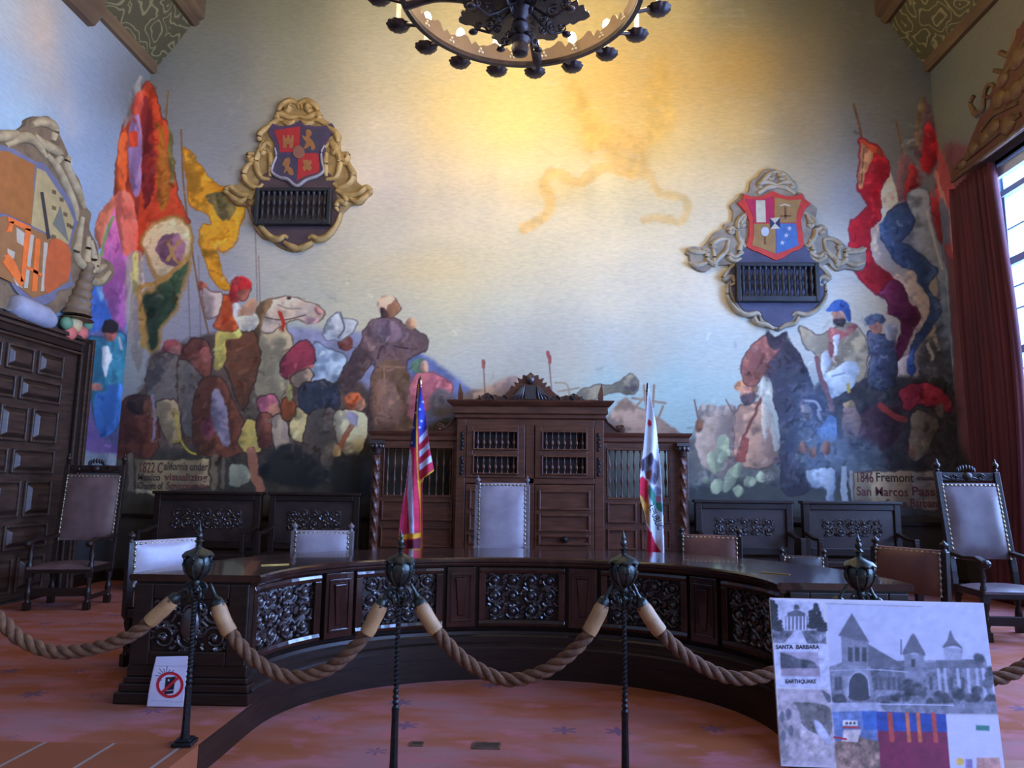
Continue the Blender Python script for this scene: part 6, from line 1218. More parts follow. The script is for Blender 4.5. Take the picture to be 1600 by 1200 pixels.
flag('stars and stripes flag with gold fringe hanging from a pole behind the desk', 616, 684, 588, 900, 7.7,
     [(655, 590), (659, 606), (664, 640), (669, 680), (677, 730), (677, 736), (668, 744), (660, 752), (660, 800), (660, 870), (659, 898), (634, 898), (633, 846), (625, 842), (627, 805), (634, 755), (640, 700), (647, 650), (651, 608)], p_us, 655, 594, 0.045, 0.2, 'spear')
def p_ca(c):
    c.poly([(980, 580), (1060, 580), (1060, 900), (980, 900)], (222, 224, 234), sm=False, blot=0.08)
    c.poly([(1013, 655), (1017, 658), (1018, 664), (1014, 667), (1012, 662)], (214, 40, 60), sm=False, soft=0.8)
    c.poly([(1000, 722), (1006, 716), (1012, 712), (1018, 708), (1022, 716), (1028, 722), (1030, 735), (1028, 750), (1022, 758), (1014, 752), (1008, 740)], (120, 116, 134), alpha=.9); c.poly([(1013, 714), (1018, 708), (1020, 722), (1014, 728)], (70, 60, 74)); c.poly([(1001, 724), (1006, 718), (1007, 732), (1002, 736)], (70, 58, 72)); c.poly([(1010, 738), (1018, 735), (1016, 748), (1010, 747)], (116, 66, 58)); c.poly([(1020, 738), (1026, 744), (1024, 756), (1018, 750)], (88, 84, 104)); c.poly([(1023, 760), (1032, 764), (1033, 772), (1022, 772)], (150, 148, 178))
    c.poly([(1013, 758), (1018, 762), (1026, 775), (1033, 785), (1034, 800), (1024, 792), (1014, 776)], (66, 140, 122)); c.poly([(1024, 778), (1031, 774), (1033, 782), (1027, 786)], (196, 120, 150))
    c.poly([(998, 748), (1004, 744), (1012, 752), (1013, 790), (1006, 788), (998, 772)], (204, 34, 62), sm=False); c.poly([(998, 772), (1004, 777), (1012, 790), (1013, 814), (1006, 800), (999, 784)], (226, 172, 84), sm=False); c.poly([(1010, 778), (1014, 788), (1014, 822), (1010, 815)], (186, 120, 60), sm=False)
    c.poly([(1011, 822), (1016, 832), (1022, 845), (1032, 862), (1034, 870), (1010, 872)], (204, 34, 62), sm=False); c.stroke([(1016, 832), (1019, 868)], 3, (170, 26, 54)); c.poly([(1008, 869), (1040, 866), (1040, 900), (1008, 900)], (216, 220, 236), sm=False)
FT, fo, finv, fpos = flag('white flag with red star and green patch behind the right half of the desk', 990, 1046, 596, 900, 7.7,
     [(1013, 600), (1015, 610), (1020, 640), (1025, 665), (1030, 710), (1033, 760), (1035, 810), (1037, 868), (1038, 898), (1011, 898), (1011, 850), (1009, 812), (1003, 790), (999, 776), (999, 745), (1002, 722), (1005, 700), (1009, 655)], p_ca, 1013, 604, 0.030, 0.9, 'plain')
def catext(x, y):
    u = 1012.5+x*18.5-y*7.0; v = 790+x*40-y*(-0) - y*16.0
    p = ony(u, v, 7.7); A = (p[0]-ony(990, 900, 7.7)[0])/(ony(1046, 900, 7.7)[0]-ony(990, 900, 7.7)[0])
    z0 = ony(990, 900, 7.7)[2]; z1 = ony(990, 596, 7.7)[2]; B = (p[2]-z0)/(z1-z0)
    q = fpos(np.array([A]), np.array([B]))[0]; return (q[0], q[1]-0.005, q[2])
def catext(x, y):
    # lettering runs down the cloth: x along the slanted band, y across it
    u = 1011.0+x*17.0+y*11.0; v = 789.0+x*40.0-y*5.0
    p = ony(u, v, 7.7); a0, a1 = ony(990, 900, 7.7), ony(1046, 900, 7.7); c0 = ony(990, 596, 7.7)
    q = fpos(np.array([(p[0]-a0[0])/(a1[0]-a0[0])]), np.array([(p[2]-a0[2])/(c0[2]-a0[2])]))[0]; return (q[0], q[1]-0.005, q[2])
lt_ = text_mesh('REPUBLIC', 1.0, lambda x, y: catext(x, y/0.72*0.85), M_INK, 'lettering', None, bold=0.014, fit=1.0); lt_.parent = FT; lt_.matrix_parent_inverse = finv

# ------------------------------------------------------------------ barrier: wrought posts and thick ropes
YB = 4.12
def stanchion(label, u, zb, ztop, rot):
    x = ony(u, 835, YB)[0]; T = empty('rope_stanchion', (x, YB, zb), rot, label, 'stanchion', 'wrought posts carrying the ropes')
    h = ztop-zb; k = h-1.175; m = MB()
    # foot and thick lower shaft
    kn = 0.36 if k < 0.05 else 0.44
    m.box(-0.055, 0.055, -0.055, 0.055, 0, 0.022); m.box(-0.042, 0.042, -0.042, 0.042, 0.022, 0.035); m.build('foot', M_IRON, T, bevel=0.005)
    m = MB(); m.lathe([(.026, .03), (.022, .10), (.019, kn-.10), (.021, kn-.06)], (0, 0, 0), 8); m.build('lower_shaft', M_IRON, T, smooth=40)
    m = MB()
    for q in range(4): m.lathe([(.012, kn-.07+.028*q), (.021-.001*q, kn-.056+.028*q), (.012, kn-.042+.028*q)], (0, 0, 0), 12)
    m.build('knuckle', M_IRON, T, smooth=50)
    # twisted upper shaft
    m = MB(); vs = []; n = 70; z0, z1 = kn+.04, h-0.30
    for i in range(n+1):
        for q in range(4):
            a = q*PI/2+i*0.5; vs.append((0.0155*math.cos(a), 0.0155*math.sin(a), z0+(z1-z0)*i/n))
    m.add(vs, [(i*4+q, i*4+(q+1) % 4, (i+1)*4+(q+1) % 4, (i+1)*4+q) for i in range(n) for q in range(4)]); m.build('twisted_shaft', M_IRON, T, smooth=40)
    m = MB(); z = h-0.30; m.lathe([(.014, z-.03), (.026, z-.01), (.020, z+.01), (.032, z+.022), (.056, z+.038), (.076, z+.066), (.084, z+.098), (.080, z+.130), (.068, z+.15)], (0, 0, 0), 16)
    for q in range(8):
        a = q*PI/4; ca, sa = math.cos(a), math.sin(a); m.tube([(r*ca, r*sa, zz) for r, zz in ((.024, z+.012), (.058, z+.036), (.080, z+.066), (.089, z+.098), (.085, z+.13), (.074, z+.15))], 0.007, 6)
    bk = m.build('lantern_bowl', M_BRONZE, T, smooth=50); bk.scale = (0.9, 0.9, 1)
    m = MB(); n = 32; pr = [(.084, z+.142), (.086, z+.150), (.07, z+.168), (.035, z+.182), (.016, z+.195)]; vs = []
    for i, (r, zz) in enumerate(pr):
        for q in range(n):
            a = 2*PI*q/n; w_ = 1+(0.06 if i < 2 else 0.02)*math.cos(8*a); vs.append((r*w_*math.cos(a), r*w_*math.sin(a), zz-(0.006*math.cos(8*a) if i < 2 else 0)))
    m.add(vs, [(i*n+q, i*n+(q+1) % n, (i+1)*n+(q+1) % n, (i+1)*n+q) for i in range(len(pr)-1) for q in range(n)]+[tuple(range(n-1, -1, -1)), tuple((len(pr)-1)*n+q for q in range(n))]); m.build('dome_cap', M_BRONZE, T, smooth=50)
    m = MB(); m.lathe([(.014, z+.19), (.012, z+.215), (.026, z+.225), (.012, z+.238), (.018, z+.25), (.017, z+.265), (.008, z+.275), (.013, z+.285), (.008, z+.295), (.001, z+.325)], (0, 0, 0), 12); m.build('spire', M_BRONZE, T, smooth=60)
    m = MB()
    for s_ in (-1, 1):
        m.tube([(s_*(0.036+0.026*math.cos(t)), 0, z-0.035+0.03*math.sin(t)) for t in np.linspace(0, 2*PI, 17)], 0.006, 6)
        m.tube([(s_*x_, 0, z-0.02+y_) for x_, y_ in spiral(0.035, -0.07, 0.022, 1.5, 1.3, 1, 14)], 0.005, 5); m.ball((s_*0.026, -0.012, z-0.075), 0.014, 0.008, 0.028)
    for q in range(6):
        a = q*PI/3+.3; ca, sa = math.cos(a), math.sin(a); m.tube([(r*ca, r*sa, zz) for r, zz in ((.016, z-.09), (.034, z-.075), (.046, z-.045), (.040, z-.02), (.030, z-.03))], [.006, .009, .009, .007, .005], 6)
    m.build('rope_rings', M_BRONZE, T, smooth=60)
    return x, ztop-0.30
ST = [stanchion('wrought rope post standing on the tiles beside the no phones sheet', 312, 0.0, 1.175, 0.1),
      stanchion('wrought rope post in front of the striped flag', 627, ZP, 1.155, 0.3),
      stanchion('wrought rope post in front of the white flag', 974, ZP, 1.165, 0.2),
      stanchion('wrought rope post behind the photo display board', 1340, 0.0, 1.165, 0.15)]
def rope(label, pts, cut0=True, cut1=True):
    q = smooth_open(pts, 14); P = np.array([ony(u, v, YB) for u, v in q]); L = np.concatenate([[0], np.cumsum(np.linalg.norm(np.diff(P, axis=0), axis=1))])
    LL = L[-1]; at = lambda s: np.array([np.interp(s, L, P[:, k]) for k in range(3)])
    T = empty('barrier_rope', tuple(at(LL/2)), 0, label, 'rope', 'thick ropes slung between the posts'); inv = Matrix.Translation(T.location).inverted()
    def put(o, p=None):
        if p is None: o.parent = T; o.matrix_parent_inverse = inv
        else: o.parent = p
        return o
    s0 = 0.13 if cut0 else 0.0; s1 = LL-0.13 if cut1 else LL
    n = int((s1-s0)/0.012); m = MB()
    for k in range(3):
        pts_ = []
        for i in range(n+1):
            s = s0+(s1-s0)*i/n; c = at(s); t = at(min(LL, s+0.01))-at(max(0, s-0.01)); t /= np.linalg.norm(t)
            a_ = np.array((0, 1, 0)); b_ = np.cross(t, a_); ph = 2*PI*k/3+s*2*PI/0.215
            pts_.append(c+0.0200*(a_*math.cos(ph)+b_*math.sin(ph)))
        m.tube(pts_, 0.0200, 8, up=(0, 1, 0.01))
    put(m.build('twisted_rope', M_ROPE, None, smooth=70))
    for cut, e, sg in ((cut0, 0.0, 1), (cut1, LL, -1)):
        if not cut: continue
        f = lambda d: at(e+sg*d)
        m = MB(); m.tube([f(d) for d in np.linspace(0.125, 0.30, 8)], [.036, .042, .043, .043, .043, .043, .044, .042], 12); sl = put(m.build('leather_sleeve', M_TAN, None, smooth=60))
        m = MB(); m.tube([f(d) for d in (0.085, 0.10, 0.12, 0.145)], [.018, .030, .036, .038], 12); m.tube([f(d) for d in (0.0, 0.03, 0.06, 0.09)], [.006, .010, .009, .016], 8)
        put(m.build('ferrule_hook', M_BRONZE, None, smooth=60), None)
    return T
rope('thick brown rope rising from the left edge to the post on the tiles', [(-90, 905), (-45, 935), (0, 968), (35, 1000), (90, 1019), (160, 1010), (212, 988), (252, 955), (280, 928), (297, 912)], False, True)
rope('thick brown rope sagging over the blue lit carved panel', [(329, 912), (339, 938), (346, 962), (362, 992), (402, 1034), (455, 1058), (518, 1042), (566, 998), (586, 964), (600, 936), (612, 912)])
rope('thick brown rope sagging before the middle of the curved desk', [(642, 912), (653, 934), (664, 958), (690, 996), (735, 1038), (792, 1062), (852, 1048), (905, 1008), (932, 966), (946, 934), (958, 912)])
rope('thick brown rope running behind the left edge of the display board', [(989, 912), (999, 934), (1010, 956), (1038, 994), (1088, 1036), (1150, 1060), (1215, 1048), (1270, 1006), (1300, 962), (1312, 934), (1324, 912)])
rope('thick brown rope emerging from behind the right edge of the display board', [(1356, 912), (1368, 936), (1384, 966), (1420, 1012), (1480, 1050), (1545, 1062), (1600, 1042), (1660, 1000), (1720, 930)], True, False)

# ------------------------------------------------------------------ photo display board
def display_board():
    BL, BR, TL = ony(1221, 1197, 2.86), ony(1571, 1210, 2.86), ony(1203, 934, 3.02)
    TRr = ony(1537, 942, 3.02)
    ex, ey = BR-BL, TL-BL
    T = empty('display_board', tuple((BL+BR)/2), 0, 'tilted display board with old courthouse photographs in front of the ropes', 'display board')
    inv = Matrix.Translation(T.location).inverted()
    def put(o): o.parent = T; o.matrix_parent_inverse = inv; return o
    top = TRr-TL
    pos = lambda A, B: BL+A[:, None]*(ex*(1-B[:, None])+top*B[:, None])+B[:, None]*ey
    c = Canvas(BL, ex, ey, 512, 384)
    A3 = c.A[..., None]; B3 = c.B[..., None]; P = BL+A3*(ex*(1-B3)+top*B3)+B3*ey-CAM; z = P @ FW
    c.U = 800+SX+F*(P @ RT)/z; c.V = 600-F*(P @ UP)/z; c.U0, c.V0 = c.U, c.V
    PL, S, E = c.poly, c.stroke, c.ell
    c.sky([(1200, 930, (208, 202, 216)), (1400, 960, (206, 202, 220)), (1540, 960, (196, 194, 216)), (1400, 1080, (186, 184, 202)), (1250, 1060, (214, 208, 226)), (1230, 1180, (196, 184, 206))])
    g = lambda k, t=(0.92, 0.92, 1.08): tuple(min(255, k*x) for x in t)
    # small portico photo
    PL([(1204, 937), (1285, 940), (1291, 1006), (1208, 1005)], g(206), sm=False); PL([(1206, 985), (1290, 985), (1291, 1006), (1208, 1005)], g(122), sm=False, blot=1.2); PL([(1242, 985), (1252, 985), (1262, 1006), (1224, 1006)], g(206), sm=False)
    PL([(1227, 963), (1262, 963), (1262, 984), (1227, 984)], g(122), sm=False)
    for x in (1230, 1236, 1242, 1248, 1254, 1259): S([(x, 964), (x, 984)], 2.2, g(214))
    PL([(1230, 958), (1244, 952), (1258, 958), (1258, 963), (1230, 963)], g(104), sm=False); PL([(1240, 952), (1241, 946), (1244, 944), (1248, 946), (1249, 952)], g(86), sm=False)
    for x, y, w_, h in ((1208, 962, 14, 26), (1272, 964, 12, 22), (1282, 972, 10, 18), (1216, 978, 9, 10)):
        for k in range(7): E(x+random.uniform(-w_, w_)*.35, y-h*.8+h*1.7*k/7, w_*(.35+.09*k), h*.20, g(58), blot=.8)
    S([(1205, 937), (1285, 940)], 1, g(235))
    # earthquake card
    PL([(1208, 1007), (1292, 1007), (1297, 1077), (1213, 1073)], g(214), sm=False); PL([(1219, 1018), (1279, 1019), (1281, 1057), (1221, 1056)], g(176, (0.96, 0.9, 1.05)), sm=False, blot=.3)
    PL([(1219, 1019), (1236, 1024), (1250, 1030), (1262, 1031), (1272, 1034), (1280, 1044), (1270, 1046), (1240, 1044), (1220, 1046)], g(92), sm=False, blot=.9); PL([(1220, 1045), (1281, 1044), (1281, 1057), (1221, 1056)], g(160, (1, .9, 1.05)), sm=False, blot=.4)
    # ruins, lower left
    PL([(1214, 1076), (1297, 1078), (1312, 1196), (1222, 1196)], g(186, (1, .93, 1.03)), sm=False, blot=.4); PL([(1240, 1098), (1290, 1102), (1300, 1120), (1296, 1150), (1262, 1140), (1246, 1118)], g(112, (1, .95, 1)), blot=.8); PL([(1216, 1104), (1240, 1098), (1252, 1130), (1246, 1170), (1222, 1190)], g(166, (1, .93, 1.02)), blot=.6)
    PL([(1272, 1125), (1284, 1132), (1300, 1158), (1292, 1162), (1276, 1142)], g(206)); PL([(1284, 1078), (1300, 1090), (1294, 1098)], g(110)); PL([(1252, 1140), (1290, 1160), (1300, 1176), (1262, 1176)], g(196, (1, .93, 1)), blot=.5)
    for x, y in ((1222, 1120), (1232, 1116), (1224, 1150), (1236, 1142)): E(x, y, 4, 9, g(120))
    # big courthouse photo
    PL([(1292, 941), (1537, 945), (1560, 1112), (1300, 1112), (1297, 1077)], g(196, (.97, .97, 1.14)), sm=False, blot=.12)
    st, rf, dk, lt = g(138), g(112), g(76), g(178)
    PL([(1296, 1042), (1318, 1034), (1540, 1030), (1556, 1100), (1300, 1100)], st, sm=False, blot=.7)
    PL([(1352, 1004), (1400, 1032), (1418, 1046), (1356, 1040)], rf, sm=False, blot=.4); PL([(1356, 1040), (1418, 1046), (1418, 1080), (1358, 1076)], g(110), sm=False, blot=.8)
    PL([(1314, 994), (1357, 1002), (1356, 1044), (1316, 1040)], st, sm=False, blot=.4); PL([(1310, 993), (1331, 958), (1358, 1003), (1336, 1000)], rf, sm=False, blot=.25)
    for x in (1325, 1336, 1347): PL([(x, 1011), (x+7, 1012), (x+7, 1034), (x, 1033)], dk, sm=False)
    PL([(1318, 1038), (1360, 1042), (1366, 1094), (1320, 1094)], g(156), sm=False, blot=.4); PL([(1327, 1092), (1327, 1066), (1334, 1054), (1344, 1052), (1354, 1060), (1357, 1074), (1357, 1093)], dk); S([(1325, 1086), (1326, 1064), (1334, 1052), (1345, 1050), (1356, 1060), (1359, 1086)], 3, lt)
    PL([(1412, 1022), (1444, 1022), (1444, 1064), (1414, 1060)], g(150), sm=False, blot=.4); PL([(1410, 1023), (1418, 1004), (1427, 990), (1437, 1006), (1446, 1024), (1428, 1020)], rf, blot=.3); PL([(1424, 1030), (1430, 1030), (1430, 1042), (1424, 1042)], dk, sm=False); S([(1408, 1000), (1408, 1022)], 3, st)
    PL([(1474, 1012), (1504, 1014), (1503, 1034), (1476, 1032)], g(168), sm=False); PL([(1473, 1012), (1480, 1000), (1485, 985), (1491, 998), (1504, 1013), (1490, 1009)], rf)
    PL([(1446, 1036), (1476, 1032), (1530, 1030), (1540, 1044), (1450, 1046)], g(118), sm=False, blot=.4)
    for x in (1466, 1476, 1496, 1512, 1526, 1536): S([(x, 1046), (x+4, 1088)], 5, g(188))
    for x in (1306, 1312, 1368, 1376, 1388, 1396, 1404, 1454, 1486, 1504): PL([(x-2, 1058), (x+3, 1058), (x+4, 1078), (x-2, 1078)], g(92), sm=False)
    S([(1298, 1048), (1360, 1046), (1418, 1050)], 2, lt)
    for x, y, r in ((1428, 1072, 14), (1420, 1082, 14), (1440, 1080, 12), (1500, 1080, 13), (1480, 1090, 12), (1520, 1086, 14), (1544, 1070, 12), (1382, 1090, 12), (1400, 1092, 9), (1310, 1092, 13), (1545, 1095, 14), (1532, 1030, 10), (1460, 1092, 12), (1548, 1050, 9)):
        for k in range(5): E(x+random.uniform(-r, r)*.6, y+random.uniform(-r, r)*.6, r*.55, r*.5, g(random.choice((70, 84, 96))), blot=1.0, soft=2)
    PL([(1300, 1098), (1375, 1098), (1385, 1112), (1300, 1112)], g(186), sm=False); PL([(1375, 1102), (1560, 1096), (1562, 1116), (1385, 1114)], g(138), sm=False, blot=.6); S([(1372, 1100), (1490, 1102)], 2, g(196))
    # coloured collage along the bottom
    PL([(1300, 1112), (1370, 1110), (1372, 1160), (1306, 1165)], (104, 122, 178), sm=False, blot=.5); PL([(1346, 1112), (1372, 1112), (1372, 1140), (1350, 1140)], (66, 104, 186), sm=False)
    PL([(1370, 1112), (1478, 1116), (1486, 1215), (1374, 1215)], (128, 40, 76), sm=False, blot=.25); PL([(1370, 1112), (1478, 1116), (1480, 1144), (1372, 1142)], (50, 74, 160), sm=False, blot=.5)
    for x, w_ in ((1386, 8), (1414, 6), (1431, 6), (1455, 7)): PL([(x, 1113), (x+w_, 1114), (x+w_+4, 1160), (x+4, 1160)], (186, 74, 70) if w_ > 6 else (214, 110, 74), sm=False)
    PL([(1304, 1160), (1340, 1150), (1374, 1160), (1376, 1215), (1308, 1215)], (150, 120, 112), sm=False, blot=.9); PL([(1317, 1125), (1340, 1126), (1340, 1134), (1317, 1134)], (226, 220, 228), sm=False); S([(1318, 1136), (1342, 1137)], 3, (190, 66, 66)); PL([(1318, 1140), (1346, 1140), (1340, 1160), (1316, 1158)], (214, 198, 206), sm=False, blot=.4); S([(1304, 1152), (1322, 1155)], 3, (170, 40, 66))
    for x in (1323, 1329, 1335): E(x, 1130, 1.8, 2.0, (52, 44, 66))
    PL([(1478, 1117), (1564, 1120), (1574, 1215), (1486, 1215)], (204, 202, 234), sm=False, blot=.06); PL([(1525, 1133), (1546, 1134), (1546, 1142), (1525, 1141)], (66, 132, 128), sm=False); E(1500, 1190, 6, 6, (226, 186, 92)); PL([(1508, 1186), (1519, 1186), (1520, 1204), (1509, 1204)], (160, 140, 196), sm=False); PL([(1526, 1184), (1562, 1184), (1566, 1212), (1526, 1212)], (204, 152, 146), sm=False)
    S([(1290, 943), (1440, 948)], 1.6, (150, 140, 150), .6)
    b = put(c.build('printed_sheet', M_PRINT, None, thr=7, pos=pos, gain=np.array((1.12, 1.02, 0.92))))
    nrm = np.cross(ex, ey); nrm /= np.linalg.norm(nrm)
    if nrm[1] > 0: nrm = -nrm
    cor = [BL, BR, BL+ey+top, TL]
    m = MB(); m.prism([q-nrm*0.0015 for q in cor], [q-nrm*0.014 for q in cor]); put(m.build('foam_board', flat('board_white', (214, 208, 214))))
    def tf(u, v, px, su=0.0):
        def f(x, y):
            uu, vv = u+x*px, v-y*px+su*x*px
            n_ = nrm; O = BL+nrm*0.002; d = ray(uu, vv); t = ((O-CAM) @ n_)/(d @ n_); return tuple(CAM+d*t)
        return f
    put(text_mesh('SANTA  BARBARA', 1.0, tf(1212.5, 1014, 9.4), M_INK, 'lettering', None, bold=0.022, fit=68/9.4)); put(text_mesh('EARTHQUAKE', 1.0, tf(1227.5, 1067.5, 8.6), M_INK, 'lettering', None, bold=0.022, fit=48/8.6))
    m = MB()
    ftz = ZP
    def leg(a, bpt, r): m.tube([a, bpt], r, 8)
    back = -nrm*0.035
    for p, q in ((BL+ex*0.15, TL+top*0.30), (BL+ex*0.85, TL+top*0.70)):
        q = q+back-ey*0.06; d = (p+back-q); t = (ftz-q[2])/d[2]; m.tube([tuple(q), tuple(q+d*t)], 0.014, 8)
    q = (TL+top*0.5)+back-ey*0.08; m.tube([tuple(q), (q[0], q[1]+0.55, ftz)], 0.014, 8)
    m.tube([tuple(BL+ex*0.05+back*0.6), tuple(BL+ex*0.95+back*0.6)], 0.016, 8)
    put(m.build('easel', M_DARK, None))
display_board()

# ------------------------------------------------------------------ the leaning sheet against flash and phones
def sign():
    y0, y1 = PY-0.105, PY-0.075
    BL, BR, TL, TR_ = ony(229, 1104, y0), ony(286, 1105, y0), ony(244, 1026, y1), ony(295, 1025, y1)
    c = Canvas(BL, BR-BL, TL-BL, 160, 220)
    A3 = c.A[..., None]; B3 = c.B[..., None]
    def surf(A, B): return BL+A*(BR-BL)*(1-B)+A*(TR_-TL)*B+B*(TL-BL)+np.concatenate([0*A, -0.0*A, 0*A], -1)
    P = surf(A3, B3)-CAM; z = P @ FW; c.U = 800+SX+F*(P @ RT)/z; c.V = 600-F*(P @ UP)/z; c.U0, c.V0 = c.U, c.V
    c.C[:] = (206, 196, 214)
    c.poly([(260, 1058), (275, 1057), (271, 1083), (257, 1085)], (28, 26, 34), sm=False, soft=0.8); c.poly([(263, 1061), (265.5, 1061), (265.5, 1064), (263, 1064)], (206, 200, 214), sm=False, soft=.6); c.stroke([(260, 1079), (272, 1078)], 1.2, (200, 196, 210))
    t = np.linspace(0, 2*PI, 40); c.stroke([(266+18.5*math.cos(a), 1070+18.5*math.sin(a)) for a in t], 4.6, (190, 30, 42), soft=0.8, sm=False, blot=0.05); c.stroke([(253, 1082.5), (279.5, 1058)], 4.2, (190, 30, 42), soft=0.8, blot=.05)
    for a in range(-80, 100, 22):
        q = math.radians(a-135); r0, r1 = (6, 13) if (a//22) % 2 else (8, 16); c.stroke([(260+r0*math.cos(q), 1057+r0*math.sin(q)), (260+r1*math.cos(q), 1057+r1*math.sin(q))], 0.9, (70, 60, 80), soft=.6)
    c.stroke([(244, 1040), (292, 1041)], .7, (160, 150, 168)); c.stroke([(236, 1094), (286, 1096)], .7, (170, 160, 176))
    def pos(A, B):
        p = surf(A[:, None], B[:, None]); p[:, 1] += -0.012*np.sin(PI*B)*(0.5+0.5*np.cos(PI*A)); return p
    o = c.build('no_phones_sheet', M_PRINT, None, thr=6, pos=pos, smax=4); o.data.shade_smooth()
    s_ = o.modifiers.new('solid', 'SOLIDIFY'); s_.thickness = 0.0015
    tag(o, 'white sheet with a red barred circle over a phone leaning on the desk end', 'sign')
sign()

# ------------------------------------------------------------------ floor vents in the well
for u, v, wu, d, lb in ((760, 1166, 0.175, 0.11, 'larger bronze vent plate set into the carpet of the well'), (651, 1163, 0.085, 0.075, 'smaller bronze vent plate set into the carpet beside the post')):
    p = onz(u, v, ZP); m = MB(); h, g = wu/2, d/2; t = 0.012
    m.box(-h, h, -g, -g+t, 0.0005, 0.006); m.box(-h, h, g-t, g, 0.0005, 0.006); m.box(-h, -h+t, -g+t, g-t, 0.0005, 0.006); m.box(h-t, h, -g+t, g-t, 0.0005, 0.006); m.box(-h+t, h-t, -g+t, g-t, 0.0003, 0.002)
    for k in range(int((d-2*t)/0.014)): y = -g+t+0.007+0.014*k; m.box(-h+t, h-t, y-0.003, y+0.003, 0.002, 0.005)
    o = m.build('floor_vent', M_VENT, loc=(p[0], p[1], ZP)); tag(o, lb, 'vent', 'vent plates in the carpet')

# ------------------------------------------------------------------ chandelier
def chandelier():
    cx, cy = -0.22, 6.51; zr = 6.30; R = 1.20; RC = 1.47; NB = 20
    T = empty('chandelier', (cx, cy, zr), 0.05, 'great iron ring chandelier with candle lamps and scalloped cups', 'chandelier')
    n = 160; m = MB(); rows = []
    # the band, with a leafy upper edge
    vs = []
    for i in range(n):
        a = 2*PI*i/n; hh = 0.17+0.07*(abs(math.sin(a*20))**0.5 if int(a*20/PI) % 2 else 0.25*abs(math.sin(a*40)))+0.02*math.sin(a*60+1)
        for r, z in ((R+0.012, 0.0), (R+0.012, hh), (R-0.006, hh), (R-0.006, 0.0)): vs.append((r*math.cos(a), r*math.sin(a), z))
    m.add(vs, [(i*4+k, ((i+1) % n)*4+k, ((i+1) % n)*4+(k+1) % 4, i*4+(k+1) % 4) for i in range(n) for k in range(4)]); bd = m.build('ring_band', M_CHINN, T)
    m = MB(); vs = []
    for i in range(n):
        a = 2*PI*i/n
        for r, z in ((R+0.035, -0.02), (R+0.035, 0.035), (R-0.02, 0.035), (R-0.02, -0.02)): vs.append((r*math.cos(a), r*math.sin(a), z))
    m.add(vs, [(i*4+k, ((i+1) % n)*4+k, ((i+1) % n)*4+(k+1) % 4, i*4+(k+1) % 4) for i in range(n) for k in range(4)]); m.build('ring_rim', M_CHAND, T, bevel=0.006)
    m = MB()
    for i in range(20):
        a = 2*PI*(i+0.2)/20
        for dx, dz in ((0, .03), (-.02, -.01), (.02, -.01)):
            c_ = ((R-0.008)*math.cos(a)-dx*math.sin(a), (R-0.008)*math.sin(a)+dx*math.cos(a), 0.10+dz); m.ball(c_, 0.016, 0.016, 0.017, 8, 5)
    m.build('trefoil_studs', M_CANDLE, bd, smooth=60)
    # arms, hub, leaf plates, pendant
    m = MB()
    for k in range(4):
        a = 2*PI*k/4+PI/2-0.19; ca, sa = math.cos(a), math.sin(a)
        m.tube([(r*ca, r*sa, z) for r, z in [tuple(p) for p in smooth_open([(0.10, -0.06), (0.35, -0.06), (0.62, 0.02), (0.90, 0.06), (R+0.02, 0.0)], 6)]], 0.045, 8, sq=(1.2, 0.7))
    m.build('arms', M_CHAND, T, smooth=50)
    m = MB(); m.lathe([(.02, -.42), (.07, -.40), (.09, -.34), (.05, -.28), (.09, -.22), (.14, -.12), (.20, -.06), (.14, .04), (.10, .14), (.14, .30), (.08, .50), (.05, 1.2), (.03, 3.9)], (0, 0, 0), 20); m.build('hub', M_CHAND, T, smooth=50)
    m = MB()
    for k in range(8):
        a = 2*PI*k/8+0.25
        M = Matrix.Rotation(a, 3, 'Z'); ol = []
        for i in range(41):
            t = i/40; x = 0.06+0.68*t; w_ = 0.25*math.sin(PI*min(1, t*0.97+0.03))**0.7*(1-0.2*t)*(1+0.16*math.cos(t*46)); ol.append((x, w_))
        for side in (0.0,):
            f = [M @ Vector((x, w_, -0.16+0.10*x+0.03*(k % 2))) for x, w_ in ol]+[M @ Vector((x, -w_, -0.16+0.10*x+0.03*(k % 2))) for x, w_ in ol[::-1]]
            m.prism(f, [p+Vector((0, 0, 0.015)) for p in f])
    m.build('leaf_plates', M_CHAND, T)
    for k in range(8):
        m = MB(); a = 2*PI*(k+.5)/8; ca, sa = math.cos(a), math.sin(a)
        for (rc, zc, rr, sg) in ((0.34, -0.26, 0.07, 1), (0.46, -0.22, 0.05, -1), (0.24, -0.31, 0.05, -1)):
            m.tube([(x*ca, x*sa, z) for x, z in spiral(rc, zc, rr, 1.0, 1.6, sg, 20)], 0.010, 6)
        m.tube([(x*ca, x*sa, z) for x, z in ((0.10, -0.14), (0.24, -0.26), (0.34, -0.33), (0.46, -0.27), (0.52, -0.28))], 0.014, 6); m.ball((0.52*ca, 0.52*sa, -0.28), 0.05, 0.05, 0.025, 8, 5)
        m.build('scroll_curl', M_CHAND, T, smooth=60)
    m = MB(); vs = []; pr = [(.03, -.66), (.075, -.64), (.09, -.58), (.075, -.54), (.105, -.49), (.06, -.44), (.03, -.40)]; m.lathe(pr, (0, 0, 0), 16)
    for k in range(8): a = 2*PI*k/8; m.ball((0.10*math.cos(a), 0.10*math.sin(a), -0.46), 0.035, 0.035, 0.018, 8, 5)
    m.build('pendant', M_CHAND, T, smooth=50)
    # lamps all round: bracket, scalloped cup, candle, bulb
    cup = None
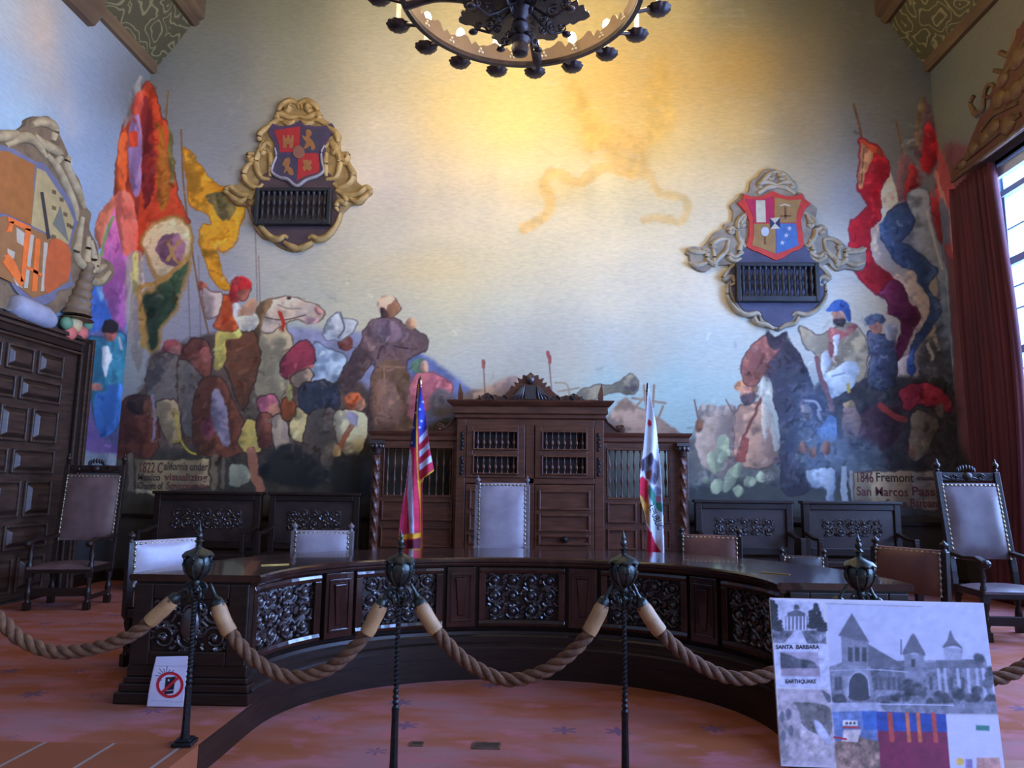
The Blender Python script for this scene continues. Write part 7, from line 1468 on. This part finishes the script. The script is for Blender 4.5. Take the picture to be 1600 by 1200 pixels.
    for k in range(NB):
        a = PI/2-math.radians(8)-2*PI*k/NB; ca, sa = math.cos(a), math.sin(a); x, y = RC*ca, RC*sa; zc = 0.06
        if cup is None:
            m = MB(); nn = 36; vs = []; pr = [(.025, -.045), (.055, -.04), (.09, -.02), (.118, .02), (.098, .024), (.05, .0)]
            for i, (r, z) in enumerate(pr):
                for q in range(nn): b = 2*PI*q/nn; w_ = 1.06+(0.17 if 1 < i < 5 else 0.04)*(abs(math.cos(5*b))-0.5); vs.append((r*w_*math.cos(b), r*w_*math.sin(b), z))
            m.add(vs, [(i*nn+q, i*nn+(q+1) % nn, (i+1)*nn+(q+1) % nn, (i+1)*nn+q) for i in range(len(pr)-1) for q in range(nn)]+[tuple(range(nn-1, -1, -1)), tuple((len(pr)-1)*nn+q for q in range(nn))])
            c_ = m.build('drip_cup', M_CHAND, T, smooth=40); m = MB(); m.tube([(0, 0, 0), (-0.10, 0, 0.0), (-0.27, 0, -0.06)], 0.022, 8); b_ = m.build('bracket', M_CHAND, c_, smooth=60)
            m = MB(); m.lathe([(.05, .01), (.042, .05), (.03, .055), (.026, .06), (.026, .30), (.020, .31)], (0, 0, 0), 12); k_ = m.build('candle', M_CANDLE, c_, smooth=60)
            m = MB(); m.lathe([(.020, .31), (.044, .345), (.050, .38), (.040, .42), (.004, .455)], (0, 0, 0), 12); l_ = m.build('bulb', M_BULB, c_, smooth=60)
            cup = (c_, b_, k_, l_)
        else:
            c_ = bpy.data.objects.new('drip_cup', cup[0].data); COL.objects.link(c_); c_.parent = T
            for nm, s_ in (('bracket', cup[1]), ('candle', cup[2]), ('bulb', cup[3])): o = bpy.data.objects.new(nm, s_.data); COL.objects.link(o); o.parent = c_
        c_.location = (x, y, zc); c_.rotation_euler = (0, 0, a)
    for k in range(8):
        a = 2*PI*(k+.5)/8; l = bpy.data.lights.new('candle_light', 'POINT'); l.energy = LAMP; l.color = (1.0, 0.80, 0.52); l.shadow_soft_size = 0.05
        o = bpy.data.objects.new('candle_light', l); COL.objects.link(o); o.location = (cx+(RC+0.02)*math.cos(a), cy+(RC+0.02)*math.sin(a), zr+0.55)
LAMP = 64
chandelier()
